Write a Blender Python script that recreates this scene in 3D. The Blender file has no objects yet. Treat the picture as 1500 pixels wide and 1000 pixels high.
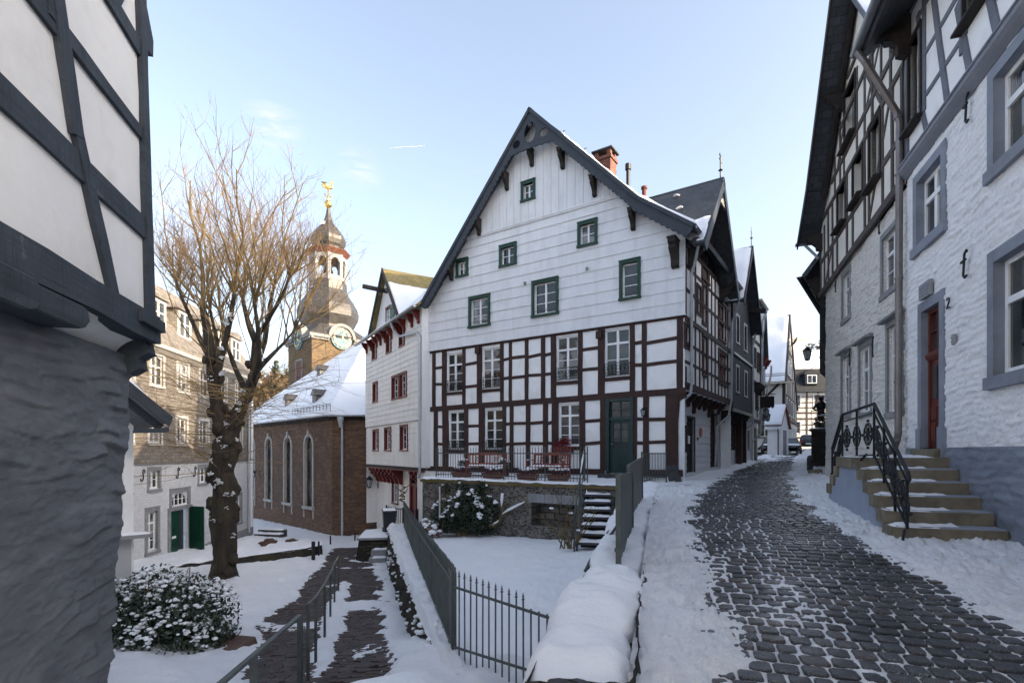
import bpy, math, random
import numpy as np
from mathutils import Vector, Matrix, noise
from mathutils.geometry import tessellate_polygon
RN = random.Random(11)
F, H, CX = 770., 662., 750.          # focal length, horizon row and centre column of the photograph (1500 px wide)
SC = bpy.context.scene
COL = SC.collection
SUN_AZ = (0.92, -0.392); SUN_EL = math.radians(21)

def nz(x, y, z=0., s=1.): return noise.noise(Vector((x*s, y*s, z*s)))
def fbm(x, y, z=0., s=1., o=4): return noise.fractal(Vector((x*s, y*s, z*s)), 1.0, 2.0, o)
def lerp(a, b, t): return a+(b-a)*t
def at(px, py, Y): return ((px-CX)/F*Y, Y, (H-py)/F*Y)

class Fr:
    """vertical facade frame: u to the right seen from outside, y inward, z up (world height, 0 = eye level)"""
    def __init__(s, ox, oy, dx, dy):
        l = math.hypot(dx, dy); s.o = (ox, oy); s.d = (dx/l, dy/l); s.n = (-s.d[1], s.d[0]); s.ang = math.atan2(dy, dx)
    def __call__(s, u, y, z):
        return (s.o[0]+s.d[0]*u+s.n[0]*y, s.o[1]+s.d[1]*u+s.n[1]*y, z)
    def pix(s, px, py, off=0.):
        D = ((px-CX)/F, 1., (H-py)/F)
        t = ((s.o[0]*s.n[0]+s.o[1]*s.n[1])-off)/(D[0]*s.n[0]+D[1]*s.n[1])
        X, Y = t*D[0]-s.o[0], t-s.o[1]
        return (X*s.d[0]+Y*s.d[1], t*D[2])
    def U(s, px, off=0.): return s.pix(px, H, off)[0]
    def sub(s, u, y, flip=1):
        """frame of the wall going inward from the corner at (u,y): flip=1 right-hand side wall"""
        p = s(u, y, 0)
        return Fr(p[0], p[1], s.n[0]*flip, s.n[1]*flip)
W0 = Fr(0, 0, 1, 0)

WM = {}
def tag(o, label=None, cat=None, group=None, kind=None):
    if label: o['label'] = label
    if cat: o['category'] = cat
    if group: o['group'] = group
    if kind: o['kind'] = kind
    return o
def thing(name, label, cat, loc=(0, 0, 0), ang=0., group=None):
    o = bpy.data.objects.new(name, None); COL.objects.link(o)
    o.empty_display_size = .3
    o.location = loc; o.rotation_euler = (0, 0, ang)
    WM[o.name] = Matrix.Translation(loc) @ Matrix.Rotation(ang, 4, 'Z')
    return tag(o, label, cat, group)

class MB:
    def __init__(s, fr=W0): s.v = []; s.f = []; s.m = []; s.fr = fr; s.mi = 0
    def mat(s, i): s.mi = i; return s
    def p(s, u, y, z): s.v.append(s.fr(u, y, z)); return len(s.v)-1
    def face(s, idx): s.f.append(tuple(idx)); s.m.append(s.mi)
    def poly(s, pts):
        s.face([s.p(*q) for q in pts]); return s
    def box(s, x0, x1, y0, y1, z0, z1):
        if x0 > x1: x0, x1 = x1, x0
        if y0 > y1: y0, y1 = y1, y0
        if z0 > z1: z0, z1 = z1, z0
        a = [s.p(x, y, z) for z in (z0, z1) for y in (y0, y1) for x in (x0, x1)]
        for q in ((0, 2, 3, 1), (4, 5, 7, 6), (0, 1, 5, 4), (2, 6, 7, 3), (0, 4, 6, 2), (1, 3, 7, 5)): s.face([a[i] for i in q])
        return s
    def hexa(s, b, t):
        """b, t: four corner points each (counter-clockwise seen from above)"""
        a = [s.p(*q) for q in list(b)+list(t)]
        for q in ((3, 2, 1, 0), (4, 5, 6, 7), (0, 1, 5, 4), (1, 2, 6, 5), (2, 3, 7, 6), (3, 0, 4, 7)): s.face([a[i] for i in q])
        return s
    def bar(s, p0, p1, w, h, up=(0, 0, 1)):
        a, b = Vector(p0), Vector(p1); d = (b-a).normalized(); u = Vector(up)
        r = d.cross(u)
        if r.length < 1e-4: r = d.cross(Vector((1, 0, 0)))
        r.normalize(); q = r.cross(d).normalized()
        c = []
        for e in (a, b):
            for (i, j) in ((-1, -1), (1, -1), (1, 1), (-1, 1)): c.append(s.p(*(e+r*(i*w/2)+q*(j*h/2))))
        for q_ in ((3, 2, 1, 0), (4, 5, 6, 7), (0, 1, 5, 4), (1, 2, 6, 5), (2, 3, 7, 6), (3, 0, 4, 7)): s.face([c[i] for i in q_])
        return s
    def prism(s, pts, y0, y1, axis='y', holes=()):
        """polygon given in (u,z) [axis y], (y,z) [axis u] or (u,y) [axis z], extruded from y0 to y1"""
        def P(a, b, c): return (a, c, b) if axis == 'y' else ((c, a, b) if axis == 'u' else (a, b, c))
        loops = [list(pts)]+[list(h) for h in holes]
        flat = [q for l in loops for q in l]
        i0 = [s.p(*P(q[0], q[1], y0)) for q in flat]; i1 = [s.p(*P(q[0], q[1], y1)) for q in flat]
        if holes or len(pts) > 4:
            for t in tessellate_polygon([[Vector((q[0], q[1], 0)) for q in l] for l in loops]):
                s.face([i0[k] for k in t]); s.face([i1[k] for k in reversed(t)])
        else:
            s.face(i0); s.face(i1[::-1])
        o = 0
        for l in loops:
            n = len(l)
            for k in range(n): s.face((i0[o+k], i0[o+(k+1) % n], i1[o+(k+1) % n], i1[o+k]))
            o += n
        return s
    def tube(s, pts, r, n=6, cap=True):
        P = [Vector(q) for q in pts]; m = len(P)
        rs = r if isinstance(r, (list, tuple)) else [r]*m
        ref = None; rings = []
        for i in range(m):
            d = (P[min(i+1, m-1)]-P[max(i-1, 0)])
            if d.length < 1e-7: d = Vector((0, 0, 1))
            d.normalize()
            if ref is None or abs(ref.dot(d)) > .95: ref = Vector((0, 0, 1)) if abs(d.z) < .9 else Vector((1, 0, 0))
            a = d.cross(ref).normalized(); b = a.cross(d)
            ref = b
            rings.append([s.p(*(P[i]+a*(math.cos(2*math.pi*k/n)*rs[i])+b*(math.sin(2*math.pi*k/n)*rs[i]))) for k in range(n)])
        for i in range(m-1):
            for k in range(n): s.face((rings[i][k], rings[i][(k+1) % n], rings[i+1][(k+1) % n], rings[i+1][k]))
        if cap: s.face(rings[0][::-1]); s.face(rings[-1])
        return s
    def lathe(s, prof, cx, cy, n=16, rot=0., sq=0):
        rings = []
        for (r, z) in prof:
            ring = []
            for k in range(n):
                a = rot+2*math.pi*k/n
                ring.append(s.p(cx+r*math.cos(a), cy+r*math.sin(a), z))
            rings.append(ring)
        for i in range(len(rings)-1):
            for k in range(n): s.face((rings[i][k], rings[i][(k+1) % n], rings[i+1][(k+1) % n], rings[i+1][k]))
        s.face(rings[0][::-1]); s.face(rings[-1])
        return s
    def ball(s, c, r, n=8, m=5, sq=(1, 1, 1), jit=0.):
        rings = []
        top = s.p(c[0], c[1], c[2]+r*sq[2]); bot = s.p(c[0], c[1], c[2]-r*sq[2])
        for i in range(1, m):
            t = math.pi*i/m; ring = []
            for k in range(n):
                a = 2*math.pi*k/n; rr = r*(1+jit*(RN.random()-.5))
                ring.append(s.p(c[0]+rr*math.sin(t)*math.cos(a)*sq[0], c[1]+rr*math.sin(t)*math.sin(a)*sq[1], c[2]+rr*math.cos(t)*sq[2]))
            rings.append(ring)
        for k in range(n):
            s.face((top, rings[0][k], rings[0][(k+1) % n])); s.face((bot, rings[-1][(k+1) % n], rings[-1][k]))
        for i in range(len(rings)-1):
            for k in range(n): s.face((rings[i][k], rings[i+1][k], rings[i+1][(k+1) % n], rings[i][(k+1) % n]))
        return s
    def grid(s, nx, ny, fn):
        a = [[s.p(*fn(i/nx, j/ny)) for i in range(nx+1)] for j in range(ny+1)]
        for j in range(ny):
            for i in range(nx): s.face((a[j][i], a[j][i+1], a[j+1][i+1], a[j+1][i]))
        return s
    def slab(s, q, t):
        """roof slab: q four points, thickened by t downward along the normal"""
        P = [Vector(x) for x in q]; n = (P[1]-P[0]).cross(P[3]-P[0]).normalized()
        if n.z < 0: n = -n
        return s.hexa([tuple(x-n*t) for x in P], [tuple(x) for x in P])
    def snow(s, q, nx, ny, th=.08, amp=.5, sc=1., seed=0., edge=.06):
        """snow sheet lying on quad q: thickness from noise, thinning to its edges"""
        P = [Vector(x) for x in q]; n = (P[1]-P[0]).cross(P[3]-P[0]).normalized()
        if n.z < 0: n = -n
        lx = (P[1]-P[0]).length; ly = (P[3]-P[0]).length
        def fn(a, b):
            c = P[0].lerp(P[1], a).lerp(P[3].lerp(P[2], a), b)
            e = min(a*lx, (1-a)*lx, b*ly, (1-b)*ly)
            k = min(1, e/edge) if edge > 0 else 1
            h = th*(.6+amp*fbm(c.x, c.y, c.z+seed, sc, 3))*k-.015*(1-k)
            return tuple(c+n*h)
        return s.grid(nx, ny, fn)
    # walls -----------------------------------------------------------------
    def wall(s, poly, holes=(), depth=.15, y=0., sub=None, disp=None, fade=.12):
        us = sorted(set([round(q[0], 5) for q in poly]+[round(h[i], 5) for h in holes for i in (0, 1)]))
        zs = sorted(set([round(q[1], 5) for q in poly]+[round(h[i], 5) for h in holes for i in (2, 3)]))
        if sub:
            def ref(a, sub):
                o = []
                for i in range(len(a)-1):
                    n = max(1, int(round((a[i+1]-a[i])/sub))); o += [a[i]+(a[i+1]-a[i])*k/n for k in range(n)]
                return o+[a[-1]]
            sb_ = sub if isinstance(sub, tuple) else (sub, sub); us, zs = ref(us, sb_[0]), ref(zs, sb_[1])
        cache = {}
        def V(u, z):
            k = (round(u, 4), round(z, 4))
            if k not in cache:
                yy = y
                if disp:
                    d = fade
                    for h in holes:
                        du = max(h[0]-u, 0, u-h[1]); dz = max(h[2]-z, 0, z-h[3]); d = min(d, math.hypot(du, dz))
                    yy = y-disp(u, z)*(d/fade)
                cache[k] = s.p(u, yy, z)
            return cache[k]
        for i in range(len(us)-1):
            for j in range(len(zs)-1):
                cu, cz = (us[i]+us[i+1])/2, (zs[j]+zs[j+1])/2
                if any(h[0] < cu < h[1] and h[2] < cz < h[3] for h in holes): continue
                c = clip([(us[i], zs[j]), (us[i+1], zs[j]), (us[i+1], zs[j+1]), (us[i], zs[j+1])], poly)
                if len(c) > 2: s.face([V(*q) for q in c])
        for (a, b, c, d) in holes:
            s.poly([(a, y, c), (a, y, d), (a, y+depth, d), (a, y+depth, c)][::-1]); s.poly([(b, y, c), (b, y+depth, c), (b, y+depth, d), (b, y, d)][::-1])
            s.poly([(a, y, c), (a, y+depth, c), (b, y+depth, c), (b, y, c)][::-1]); s.poly([(a, y, d), (b, y, d), (b, y+depth, d), (a, y+depth, d)][::-1])
        return s
    def clad(s, poly, holes, z0, z1, step, lap=.025, y=0., vert=False, wob=0.):
        """lapped boards (horizontal), or grooved upright boards when vert"""
        n = max(1, int(round((z1-z0)/step))); step = (z1-z0)/n
        for k in range(n):
            a = z0+k*step; b = a+step
            wa = wob*(RN.random()-.5)
            if vert:
                band = clip([(a+.008, -50), (b-.008, -50), (b-.008, 50), (a+.008, 50)], poly)
            else:
                band = clip([(-90, a), (90, a), (90, b), (-90, b)], poly)
            if len(band) < 3: continue
            lo = [q[0] for q in band]; zz = [q[1] for q in band]
            us = sorted(set([min(lo), max(lo)]+[h[i] for h in holes for i in (0, 1) if min(lo) < h[i] < max(lo)]))
            vs = sorted(set([min(zz), max(zz)]+[h[i] for h in holes for i in (2, 3) if min(zz) < h[i] < max(zz)]))
            for i in range(len(us)-1):
                for j in range(len(vs)-1):
                    cu, cz = (us[i]+us[i+1])/2, (vs[j]+vs[j+1])/2
                    if any(h[0] < cu < h[1] and h[2] < cz < h[3] for h in holes): continue
                    c = clip([(us[i], vs[j]), (us[i+1], vs[j]), (us[i+1], vs[j+1]), (us[i], vs[j+1])], band)
                    if len(c) < 3: continue
                    if vert:
                        s.prism(c, y-lap-wa*.3, y)
                    else:
                        f = lambda z: y-(lap+wa)*(1-(z-a)/step)-.002
                        s.poly([(q[0], f(q[1]), q[1]) for q in c])
                        bt = sorted([q for q in c if abs(q[1]-a) < 1e-4])
                        if len(bt) > 1:
                            q0, q1 = bt[0], bt[-1]
                            s.poly([(q0[0], f(a), a), (q0[0], y+.01, a), (q1[0], y+.01, a), (q1[0], f(a), a)])
                            
        return s
    def beam(s, a, b, w, proud=.025, wob=.012, y=0., back=.01):
        """hand-hewn timber in the wall plane from a to b (u,z), its edges slightly wavy"""
        ax, az = a; bx, bz = b
        L = math.hypot(bx-ax, bz-az)
        if L < 1e-3: return s
        dx, dz = (bx-ax)/L, (bz-az)/L; n = max(1, min(14, int(L/.35)))
        px_, pz_ = -dz, dx
        pr = proud+RN.random()*.010
        sd = RN.random()*50; le = []; ri = []
        for k in range(n+1):
            t = k/n*L
            e1 = w/2+wob*nz(t, sd, 0, 1.7); e2 = w/2+wob*nz(t, sd+9, 0, 1.7); mid = wob*.8*nz(t, sd+5, 0, .8)
            le.append((ax+dx*t+px_*(e1+mid), az+dz*t+pz_*(e1+mid))); ri.append((ax+dx*t-px_*(e2-mid), az+dz*t-pz_*(e2-mid)))
        fl = [s.p(q[0], y-pr, q[1]) for q in le]; fr = [s.p(q[0], y-pr, q[1]) for q in ri]
        bl = [s.p(q[0], y+back, q[1]) for q in le]; br = [s.p(q[0], y+back, q[1]) for q in ri]
        for k in range(n):
            s.face((fl[k], fr[k], fr[k+1], fl[k+1])); s.face((bl[k], fl[k], fl[k+1], bl[k+1])); s.face((fr[k], br[k], br[k+1], fr[k+1]))
        s.face((fl[0], bl[0], br[0], fr[0])); s.face((fl[-1], fr[-1], br[-1], bl[-1]))
        return s
    # -----------------------------------------------------------------------
    def build(s, name, mats, parent=None, smooth=False, bevel=0., loc=None, fixn=False):
        if not isinstance(mats, (list, tuple)): mats = [mats]
        v = np.array(s.v, dtype=np.float64).reshape(-1, 3)
        me = bpy.data.meshes.new(name)
        if parent is not None:
            Mi = np.array(WM[parent.name].inverted()); vl = v@Mi[:3, :3].T+Mi[:3, 3]; wm = WM[parent.name]
        else:
            if loc is None: loc = ((v[:, 0].min()+v[:, 0].max())/2, (v[:, 1].min()+v[:, 1].max())/2, v[:, 2].min())
            vl = v-np.array(loc); wm = Matrix.Translation(loc)
        me.from_pydata(vl.tolist(), [], s.f)
        for m in mats: me.materials.append(m)
        me.polygons.foreach_set('material_index', np.array(s.m, dtype=np.int32))
        if fixn:
            import bmesh
            bm = bmesh.new(); bm.from_mesh(me); bmesh.ops.recalc_face_normals(bm, faces=bm.faces); bm.to_mesh(me); bm.free()
        # metre-scaled box UVs
        nl = len(me.loops)
        if nl:
            vi = np.zeros(nl, np.int32); me.loops.foreach_get('vertex_index', vi)
            npol = len(me.polygons); ls = np.zeros(npol, np.int32); lt = np.zeros(npol, np.int32)
            me.polygons.foreach_get('loop_start', ls); me.polygons.foreach_get('loop_total', lt)
            no = np.zeros(npol*3); me.polygons.foreach_get('normal', no); no = no.reshape(-1, 3)
            R = np.array(wm)[:3, :3]; no = no@R.T
            t = np.stack([-no[:, 1], no[:, 0], np.zeros(npol)], 1); ln = np.linalg.norm(t, axis=1)
            fl = ln < .12; t[fl] = (1, 0, 0); ln[fl] = 1; t /= ln[:, None]
            b = np.cross(no, t)
            pl = np.repeat(np.arange(npol), lt); P = v[vi]
            uv = np.stack([(P*t[pl]).sum(1), (P*b[pl]).sum(1)], 1)
            me.uv_layers.new(name='UVMap').data.foreach_set('uv', uv.ravel())
        if smooth: me.polygons.foreach_set('use_smooth', np.ones(len(me.polygons), bool))
        me.update()
        o = bpy.data.objects.new(name, me); COL.objects.link(o)
        if parent is not None: o.parent = parent
        else: o.location = loc
        WM[o.name] = wm
        if bevel:
            md = o.modifiers.new('bevel', 'BEVEL'); md.width = bevel; md.segments = 1; md.limit_method = 'ANGLE'
        return o

def clip(sub, poly):
    """Sutherland-Hodgman: clip polygon sub by convex counter-clockwise polygon poly"""
    out = list(sub); n = len(poly)
    for i in range(n):
        if not out: return []
        (ax, az), (bx, bz) = poly[i], poly[(i+1) % n]; inp = out; out = []
        side = lambda q: (bx-ax)*(q[1]-az)-(bz-az)*(q[0]-ax)
        for k in range(len(inp)):
            c, d = inp[k], inp[(k+1) % len(inp)]; sc_, sd = side(c), side(d)
            if sc_ >= -1e-9: out.append(c)
            if (sc_ > 1e-9 and sd < -1e-9) or (sc_ < -1e-9 and sd > 1e-9):
                t = sc_/(sc_-sd); out.append((c[0]+(d[0]-c[0])*t, c[1]+(d[1]-c[1])*t))
    r = []
    for q in out:
        if not r or math.hypot(q[0]-r[-1][0], q[1]-r[-1][1]) > 1e-6: r.append(q)
    if len(r) > 1 and math.hypot(r[0][0]-r[-1][0], r[0][1]-r[-1][1]) < 1e-6: r.pop()
    return r
def rect(a, b, c, d): return [(a, c), (b, c), (b, d), (a, d)]
def arc(cx, cz, r, a0, a1, n, rz=None):
    rz = r if rz is None else rz
    return [(cx+r*math.cos(math.radians(lerp(a0, a1, k/n))), cz+rz*math.sin(math.radians(lerp(a0, a1, k/n)))) for k in range(n+1)]
def copy_tree(o, parent=None):
    c = o.copy(); COL.objects.link(c)
    if parent is not None: c.parent = parent
    for ch in list(o.children): copy_tree(ch, c)
    return c
# ------------------------------------------------------------------ materials
class NT:
    def __init__(s, m):
        m.use_nodes = True; s.t = m.node_tree; s.n = s.t.nodes; s.l = s.t.links
        s.b = s.n.get('Principled BSDF')
    def new(s, t, **k):
        n = s.n.new(t)
        for a, b in k.items():
            if a.startswith('i_'):
                key = a[2:].replace('_', ' ')
                n.inputs[key].default_value = b
            else: setattr(n, a, b)
        return n
    def link(s, a, b): s.l.new(a, b)
    def coord(s, kind='Object', scale=(1, 1, 1), rot=(0, 0, 0)):
        c = s.new('ShaderNodeTexCoord'); m = s.new('ShaderNodeMapping'); m.inputs['Scale'].default_value = scale; m.inputs['Rotation'].default_value = rot
        s.link(c.outputs[kind], m.inputs['Vector']); return m.outputs[0]
    def noise(s, v, sc, det=5, rough=.55):
        n = s.new('ShaderNodeTexNoise'); n.inputs['Scale'].default_value = sc; n.inputs['Detail'].default_value = det; n.inputs['Roughness'].default_value = rough
        s.link(v, n.inputs['Vector']); return n.outputs['Fac']
    def ramp(s, f, stops):
        r = s.new('ShaderNodeValToRGB'); e = r.color_ramp.elements
        while len(e) > len(stops): e.remove(e[-1])
        while len(e) < len(stops): e.new(1)
        for i, (p, c) in enumerate(stops): e[i].position = p; e[i].color = (c[0], c[1], c[2], 1) if isinstance(c, (tuple, list)) else (c, c, c, 1)
        s.link(f, r.inputs[0]); return r.outputs[0]
    def mix(s, f, a, b, mode='MIX'):
        n = s.new('ShaderNodeMix', data_type='RGBA', blend_type=mode)
        for k, x in ((0, f), (6, a), (7, b)):
            if isinstance(x, (int, float)): n.inputs[k].default_value = x
            elif isinstance(x, (tuple, list)): n.inputs[k].default_value = (x[0], x[1], x[2], 1)
            else: s.link(x, n.inputs[k])
        return n.outputs[2]
    def math(s, op, a, b=0.):
        n = s.new('ShaderNodeMath', operation=op)
        for k, x in ((0, a), (1, b)):
            if isinstance(x, (int, float)): n.inputs[k].default_value = x
            else: s.link(x, n.inputs[k])
        return n.outputs[0]
    def bump(s, h, st, d, prev=None):
        n = s.new('ShaderNodeBump'); n.inputs['Strength'].default_value = st; n.inputs['Distance'].default_value = d
        s.link(h, n.inputs['Height'])
        if prev is not None: s.link(prev, n.inputs['Normal'])
        return n.outputs[0]
MATS = {}
def newmat(name):
    m = bpy.data.materials.new(name); MATS[name] = m; return m, NT(m)

def surf(name, c1, c2, scale=3., rough=.75, bump=.3, bscale=30., bdist=.004, metal=0., stretch=(1, 1, 1), c3=None, s3=.7, m3=(.5, .68), spec=.4):
    """two-tone noise surface with fine bump and an optional third stain colour"""
    m, t = newmat(name)
    v = t.coord('Object', stretch)
    f = t.noise(v, scale, 6, .6)
    col = t.ramp(f, [(.32, c1), (.68, c2)])
    if c3:
        g = t.noise(t.coord('Object'), s3, 5, .65)
        col = t.mix(t.ramp(g, [(m3[0], 0.), (m3[1], 1.)]), col, c3)
    t.link(col, t.b.inputs['Base Color'])
    t.b.inputs['Roughness'].default_value = rough; t.b.inputs['Metallic'].default_value = metal
    t.b.inputs['Specular IOR Level'].default_value = spec
    if bump:
        b = t.noise(v, bscale, 6, .65)
        t.link(t.bump(b, bump, bdist), t.b.inputs['Normal'])
    return m
def wood(name, c1, c2, rough=.7, bump=.5, peel=None, grain=28, stain=0.):
    """painted or weathered timber; grain follows no axis in particular so it suits posts, rails and braces"""
    m, t = newmat(name)
    v = t.coord('Object')
    f = t.noise(v, 2.2, 6, .65)
    a = t.noise(t.coord('Object', (grain, grain, 1.5)), 1., 4, .6); b = t.noise(t.coord('Object', (1.5, 1.5, grain)), 1., 4, .6)
    g = t.math('MINIMUM', a, b)
    col = t.ramp(t.math('ADD', t.math('MULTIPLY', f, .6), t.math('MULTIPLY', g, .5)), [(.35, c1), (.7, c2)])
    if peel: col = t.mix(t.ramp(t.noise(v, 7, 6, .75), [(.62, 0.), (.7, 1.)]), col, peel)
    if stain:
        k = t.math('MULTIPLY', t.ramp(t.noise(t.coord('Object', (2.2, 2.2, .35)), 1.6, 7, .7), [(.45, 0.), (.75, 1.)]), stain)
        col = t.mix(k, col, t.mix(1., col, (.62, .61, .57), 'MULTIPLY'))
        k2 = t.math('MULTIPLY', t.ramp(t.noise(t.coord('Object', (9, 9, .5)), 2., 5, .7), [(.60, 0.), (.72, 1.)]), stain)
        col = t.mix(k2, col, t.mix(1., col, (.74, .73, .70), 'MULTIPLY'))
    t.link(col, t.b.inputs['Base Color']); t.b.inputs['Roughness'].default_value = rough; t.b.inputs['Specular IOR Level'].default_value = .3
    t.link(t.bump(g, bump, .012), t.b.inputs['Normal'])
    return m
def masonry(name, c1, c2, mortar, w, h, ms=.012, bump=.6, dist=.012, rough=.85, warp=.03, c3=None, off=.5, seedcol=.6, squash=1., fine=18, s3=.9):
    m, t = newmat(name)
    uv = t.coord('UV')
    nn = t.new('ShaderNodeTexNoise'); nn.inputs['Scale'].default_value = 2.5; nn.inputs['Detail'].default_value = 3; t.link(uv, nn.inputs['Vector'])
    vm = t.new('ShaderNodeVectorMath', operation='MULTIPLY_ADD'); t.link(nn.outputs['Color'], vm.inputs[0]); vm.inputs[1].default_value = (warp, warp, 0); t.link(uv, vm.inputs[2])
    br = t.new('ShaderNodeTexBrick'); br.offset = off; br.squash = squash
    for k, x in (('Scale', 1.), ('Mortar Size', ms), ('Mortar Smooth', .4), ('Bias', 0.), ('Brick Width', w), ('Row Height', h)): br.inputs[k].default_value = x
    br.inputs['Color1'].default_value = (*c1, 1); br.inputs['Color2'].default_value = (*c2, 1); br.inputs['Mortar'].default_value = (*mortar, 1)
    t.link(vm.outputs[0], br.inputs['Vector'])
    f = t.noise(t.coord('Object'), fine*.25, 6, .65)
    col = t.mix(t.ramp(f, [(.3, 0.), (.75, 1.)]), br.outputs['Color'], t.mix(1., br.outputs['Color'], (.55, .55, .57) if c1[0] < .5 else (.86, .86, .87), 'MULTIPLY'))
    if c3: col = t.mix(t.ramp(t.noise(t.coord('Object'), s3, 5, .6), [(.48, 0.), (.66, 1.)]), col, c3)
    t.link(col, t.b.inputs['Base Color']); t.b.inputs['Roughness'].default_value = rough; t.b.inputs['Specular IOR Level'].default_value = .3
    hgt = t.math('ADD', t.math('MULTIPLY', t.math('SUBTRACT', 1., br.outputs['Fac']), 1.), t.math('MULTIPLY', t.noise(t.coord('Object'), fine, 5, .6), .6))
    t.link(t.bump(hgt, bump, dist), t.b.inputs['Normal'])
    return m
def slate(name, c1, c2, w=.22, h=.16, rough=.5, bump=.9, dist=.02, c3=None):
    """overlapping slates: each row rises to its lower edge"""
    m, t = newmat(name)
    uv = t.coord('UV')
    br = t.new('ShaderNodeTexBrick'); br.offset = .5
    for k, x in (('Scale', 1.), ('Mortar Size', .006), ('Mortar Smooth', .3), ('Bias', 0.), ('Brick Width', w), ('Row Height', h)): br.inputs[k].default_value = x
    br.inputs['Color1'].default_value = (*c1, 1); br.inputs['Color2'].default_value = (*c2, 1); br.inputs['Mortar'].default_value = (c1[0]*.3, c1[1]*.3, c1[2]*.3, 1)
    t.link(uv, br.inputs['Vector'])
    col = br.outputs['Color']
    col = t.mix(t.ramp(t.noise(t.coord('Object'), 5, 6, .7), [(.35, 0.), (.7, 1.)]), col, t.mix(1., col, (.6, .6, .6), 'MULTIPLY'))
    if c3: col = t.mix(t.ramp(t.noise(t.coord('Object'), .8, 5, .6), [(.46, 0.), (.66, .8)]), col, c3)
    t.link(col, t.b.inputs['Base Color']); t.b.inputs['Roughness'].default_value = rough
    sx = t.new('ShaderNodeSeparateXYZ'); t.link(uv, sx.inputs[0])
    saw = t.math('FRACT', t.math('DIVIDE', sx.outputs['Y'], h))
    hgt = t.math('ADD', t.math('MULTIPLY', t.math('SUBTRACT', 1., saw), .8), t.math('MULTIPLY', t.math('SUBTRACT', 1., br.outputs['Fac']), .5))
    t.link(t.bump(hgt, bump, dist), t.b.inputs['Normal'])
    return m
def snowmat(name='snow', tint=(.86, .87, .89), dirty=None, amt=(.55, .75), bump=.35):
    m, t = newmat(name)
    v = t.coord('Object')
    f = t.noise(v, 1.6, 6, .6)
    col = t.ramp(f, [(.3, (tint[0]*.93, tint[1]*.94, tint[2]*.96)), (.7, tint)])
    if dirty: col = t.mix(t.ramp(t.noise(v, 1.3, 8, .75), [(amt[0], 0.), (amt[1], .85)]), col, dirty)
    t.link(col, t.b.inputs['Base Color']); t.b.inputs['Roughness'].default_value = .55; t.b.inputs['Specular IOR Level'].default_value = .25
    h = t.math('ADD', t.noise(v, 9, 8, .7), t.math('MULTIPLY', t.noise(v, 60, 4, .7), .35))
    t.link(t.bump(h, bump, .05), t.b.inputs['Normal'])
    return m
def glass(name='glass', c=(.012, .015, .018), rough=.03):
    """window pane: dark room behind a clear reflecting sheet, some curtain showing in places"""
    m, t = newmat(name)
    oi = t.new('ShaderNodeObjectInfo')
    v = t.coord('Object')
    a = t.new('ShaderNodeVectorMath', operation='ADD'); t.link(v, a.inputs[0]); t.link(oi.outputs['Location'], a.inputs[1])
    col = t.ramp(t.noise(a.outputs[0], 1.1, 2, .5), [(.42, c), (.6, (c[0]*3+.012, c[1]*3+.01, c[2]*3+.004)), (.78, (.10, .075, .05))])
    t.link(col, t.b.inputs['Base Color']); t.b.inputs['Roughness'].default_value = rough; t.b.inputs['IOR'].default_value = 1.52
    t.b.inputs['Specular IOR Level'].default_value = .5; t.b.inputs['Coat Weight'].default_value = .15; t.b.inputs['Coat Roughness'].default_value = .02
    t.link(t.bump(t.noise(v, 3.5, 2, .5), .03, .02), t.b.inputs['Normal']); 
    return m
def flat(name, c, rough=.5, metal=0., spec=.4): 
    return surf(name, c, tuple(min(1, x*1.12) for x in c), 6, rough, .12, 60, .002, metal, spec=spec)

PLASTER = surf('white_plaster', (.78, .785, .79), (.84, .845, .85), 2, .85, .35, 14, .008, c3=(.58, .57, .55), s3=.9, m3=(.54, .80))
PLASTER_OLD = surf('old_plaster', (.72, .715, .71), (.79, .785, .775), 1.6, .88, .35, 9, .012, c3=(.52, .49, .45), s3=.8, m3=(.50, .80))
PLASTER_WARM = surf('warm_plaster', (.66, .63, .57), (.74, .71, .65), 2, .88, .3, 12, .008, c3=(.52, .48, .41), s3=.6, m3=(.55, .8))
CREAM = surf('cream_render', (.62, .56, .45), (.70, .63, .52), 2, .88, .3, 12, .008)
TIMBER = wood('dark_red_timber', (.026, .013, .012), (.056, .029, .026), .7, .7, peel=(.085, .055, .048))
TIMBER_BROWN = wood('brown_timber', (.045, .036, .034), (.095, .075, .070), .75)
TIMBER_GREY = wood('grey_blue_timber', (.085, .095, .12), (.17, .185, .22), .7, .6)
TIMBER_SLATE = wood('slate_blue_timber', (.018, .024, .033), (.055, .068, .085), .75, .8, peel=(.10, .11, .125))
BARGE = wood('barge_paint', (.028, .036, .048), (.05, .06, .076), .6, .3)
BOARDS = wood('white_boards', (.65, .665, .695), (.74, .75, .775), .65, .25, stain=.42)
BOARDS_W = wood('cream_boards', (.70, .68, .65), (.80, .78, .75), .65, .25, stain=.5)
GREEN = wood('green_paint', (.010, .038, .026), (.018, .062, .042), .45, .2)
GREEN_DK = wood('dark_green_door', (.012, .030, .030), (.020, .048, .046), .4, .2)
GREENDOOR = wood('bottle_green_door', (.006, .040, .024), (.010, .060, .038), .4, .15)
RED = wood('dark_red_paint', (.10, .015, .012), (.17, .024, .02), .5, .2)
REDDOOR = wood('red_brown_door', (.085, .020, .014), (.14, .034, .022), .4, .2)
BENCHRED = wood('bench_red', (.20, .035, .018), (.30, .06, .03), .55, .3)
WHITE = flat('white_paint', (.74, .75, .76), .4)
GREYSTONE = surf('grey_blue_paint', (.19, .215, .265), (.245, .27, .325), 3, .7, .25, 40, .004, c3=(.16, .175, .20), s3=1.1)
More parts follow.
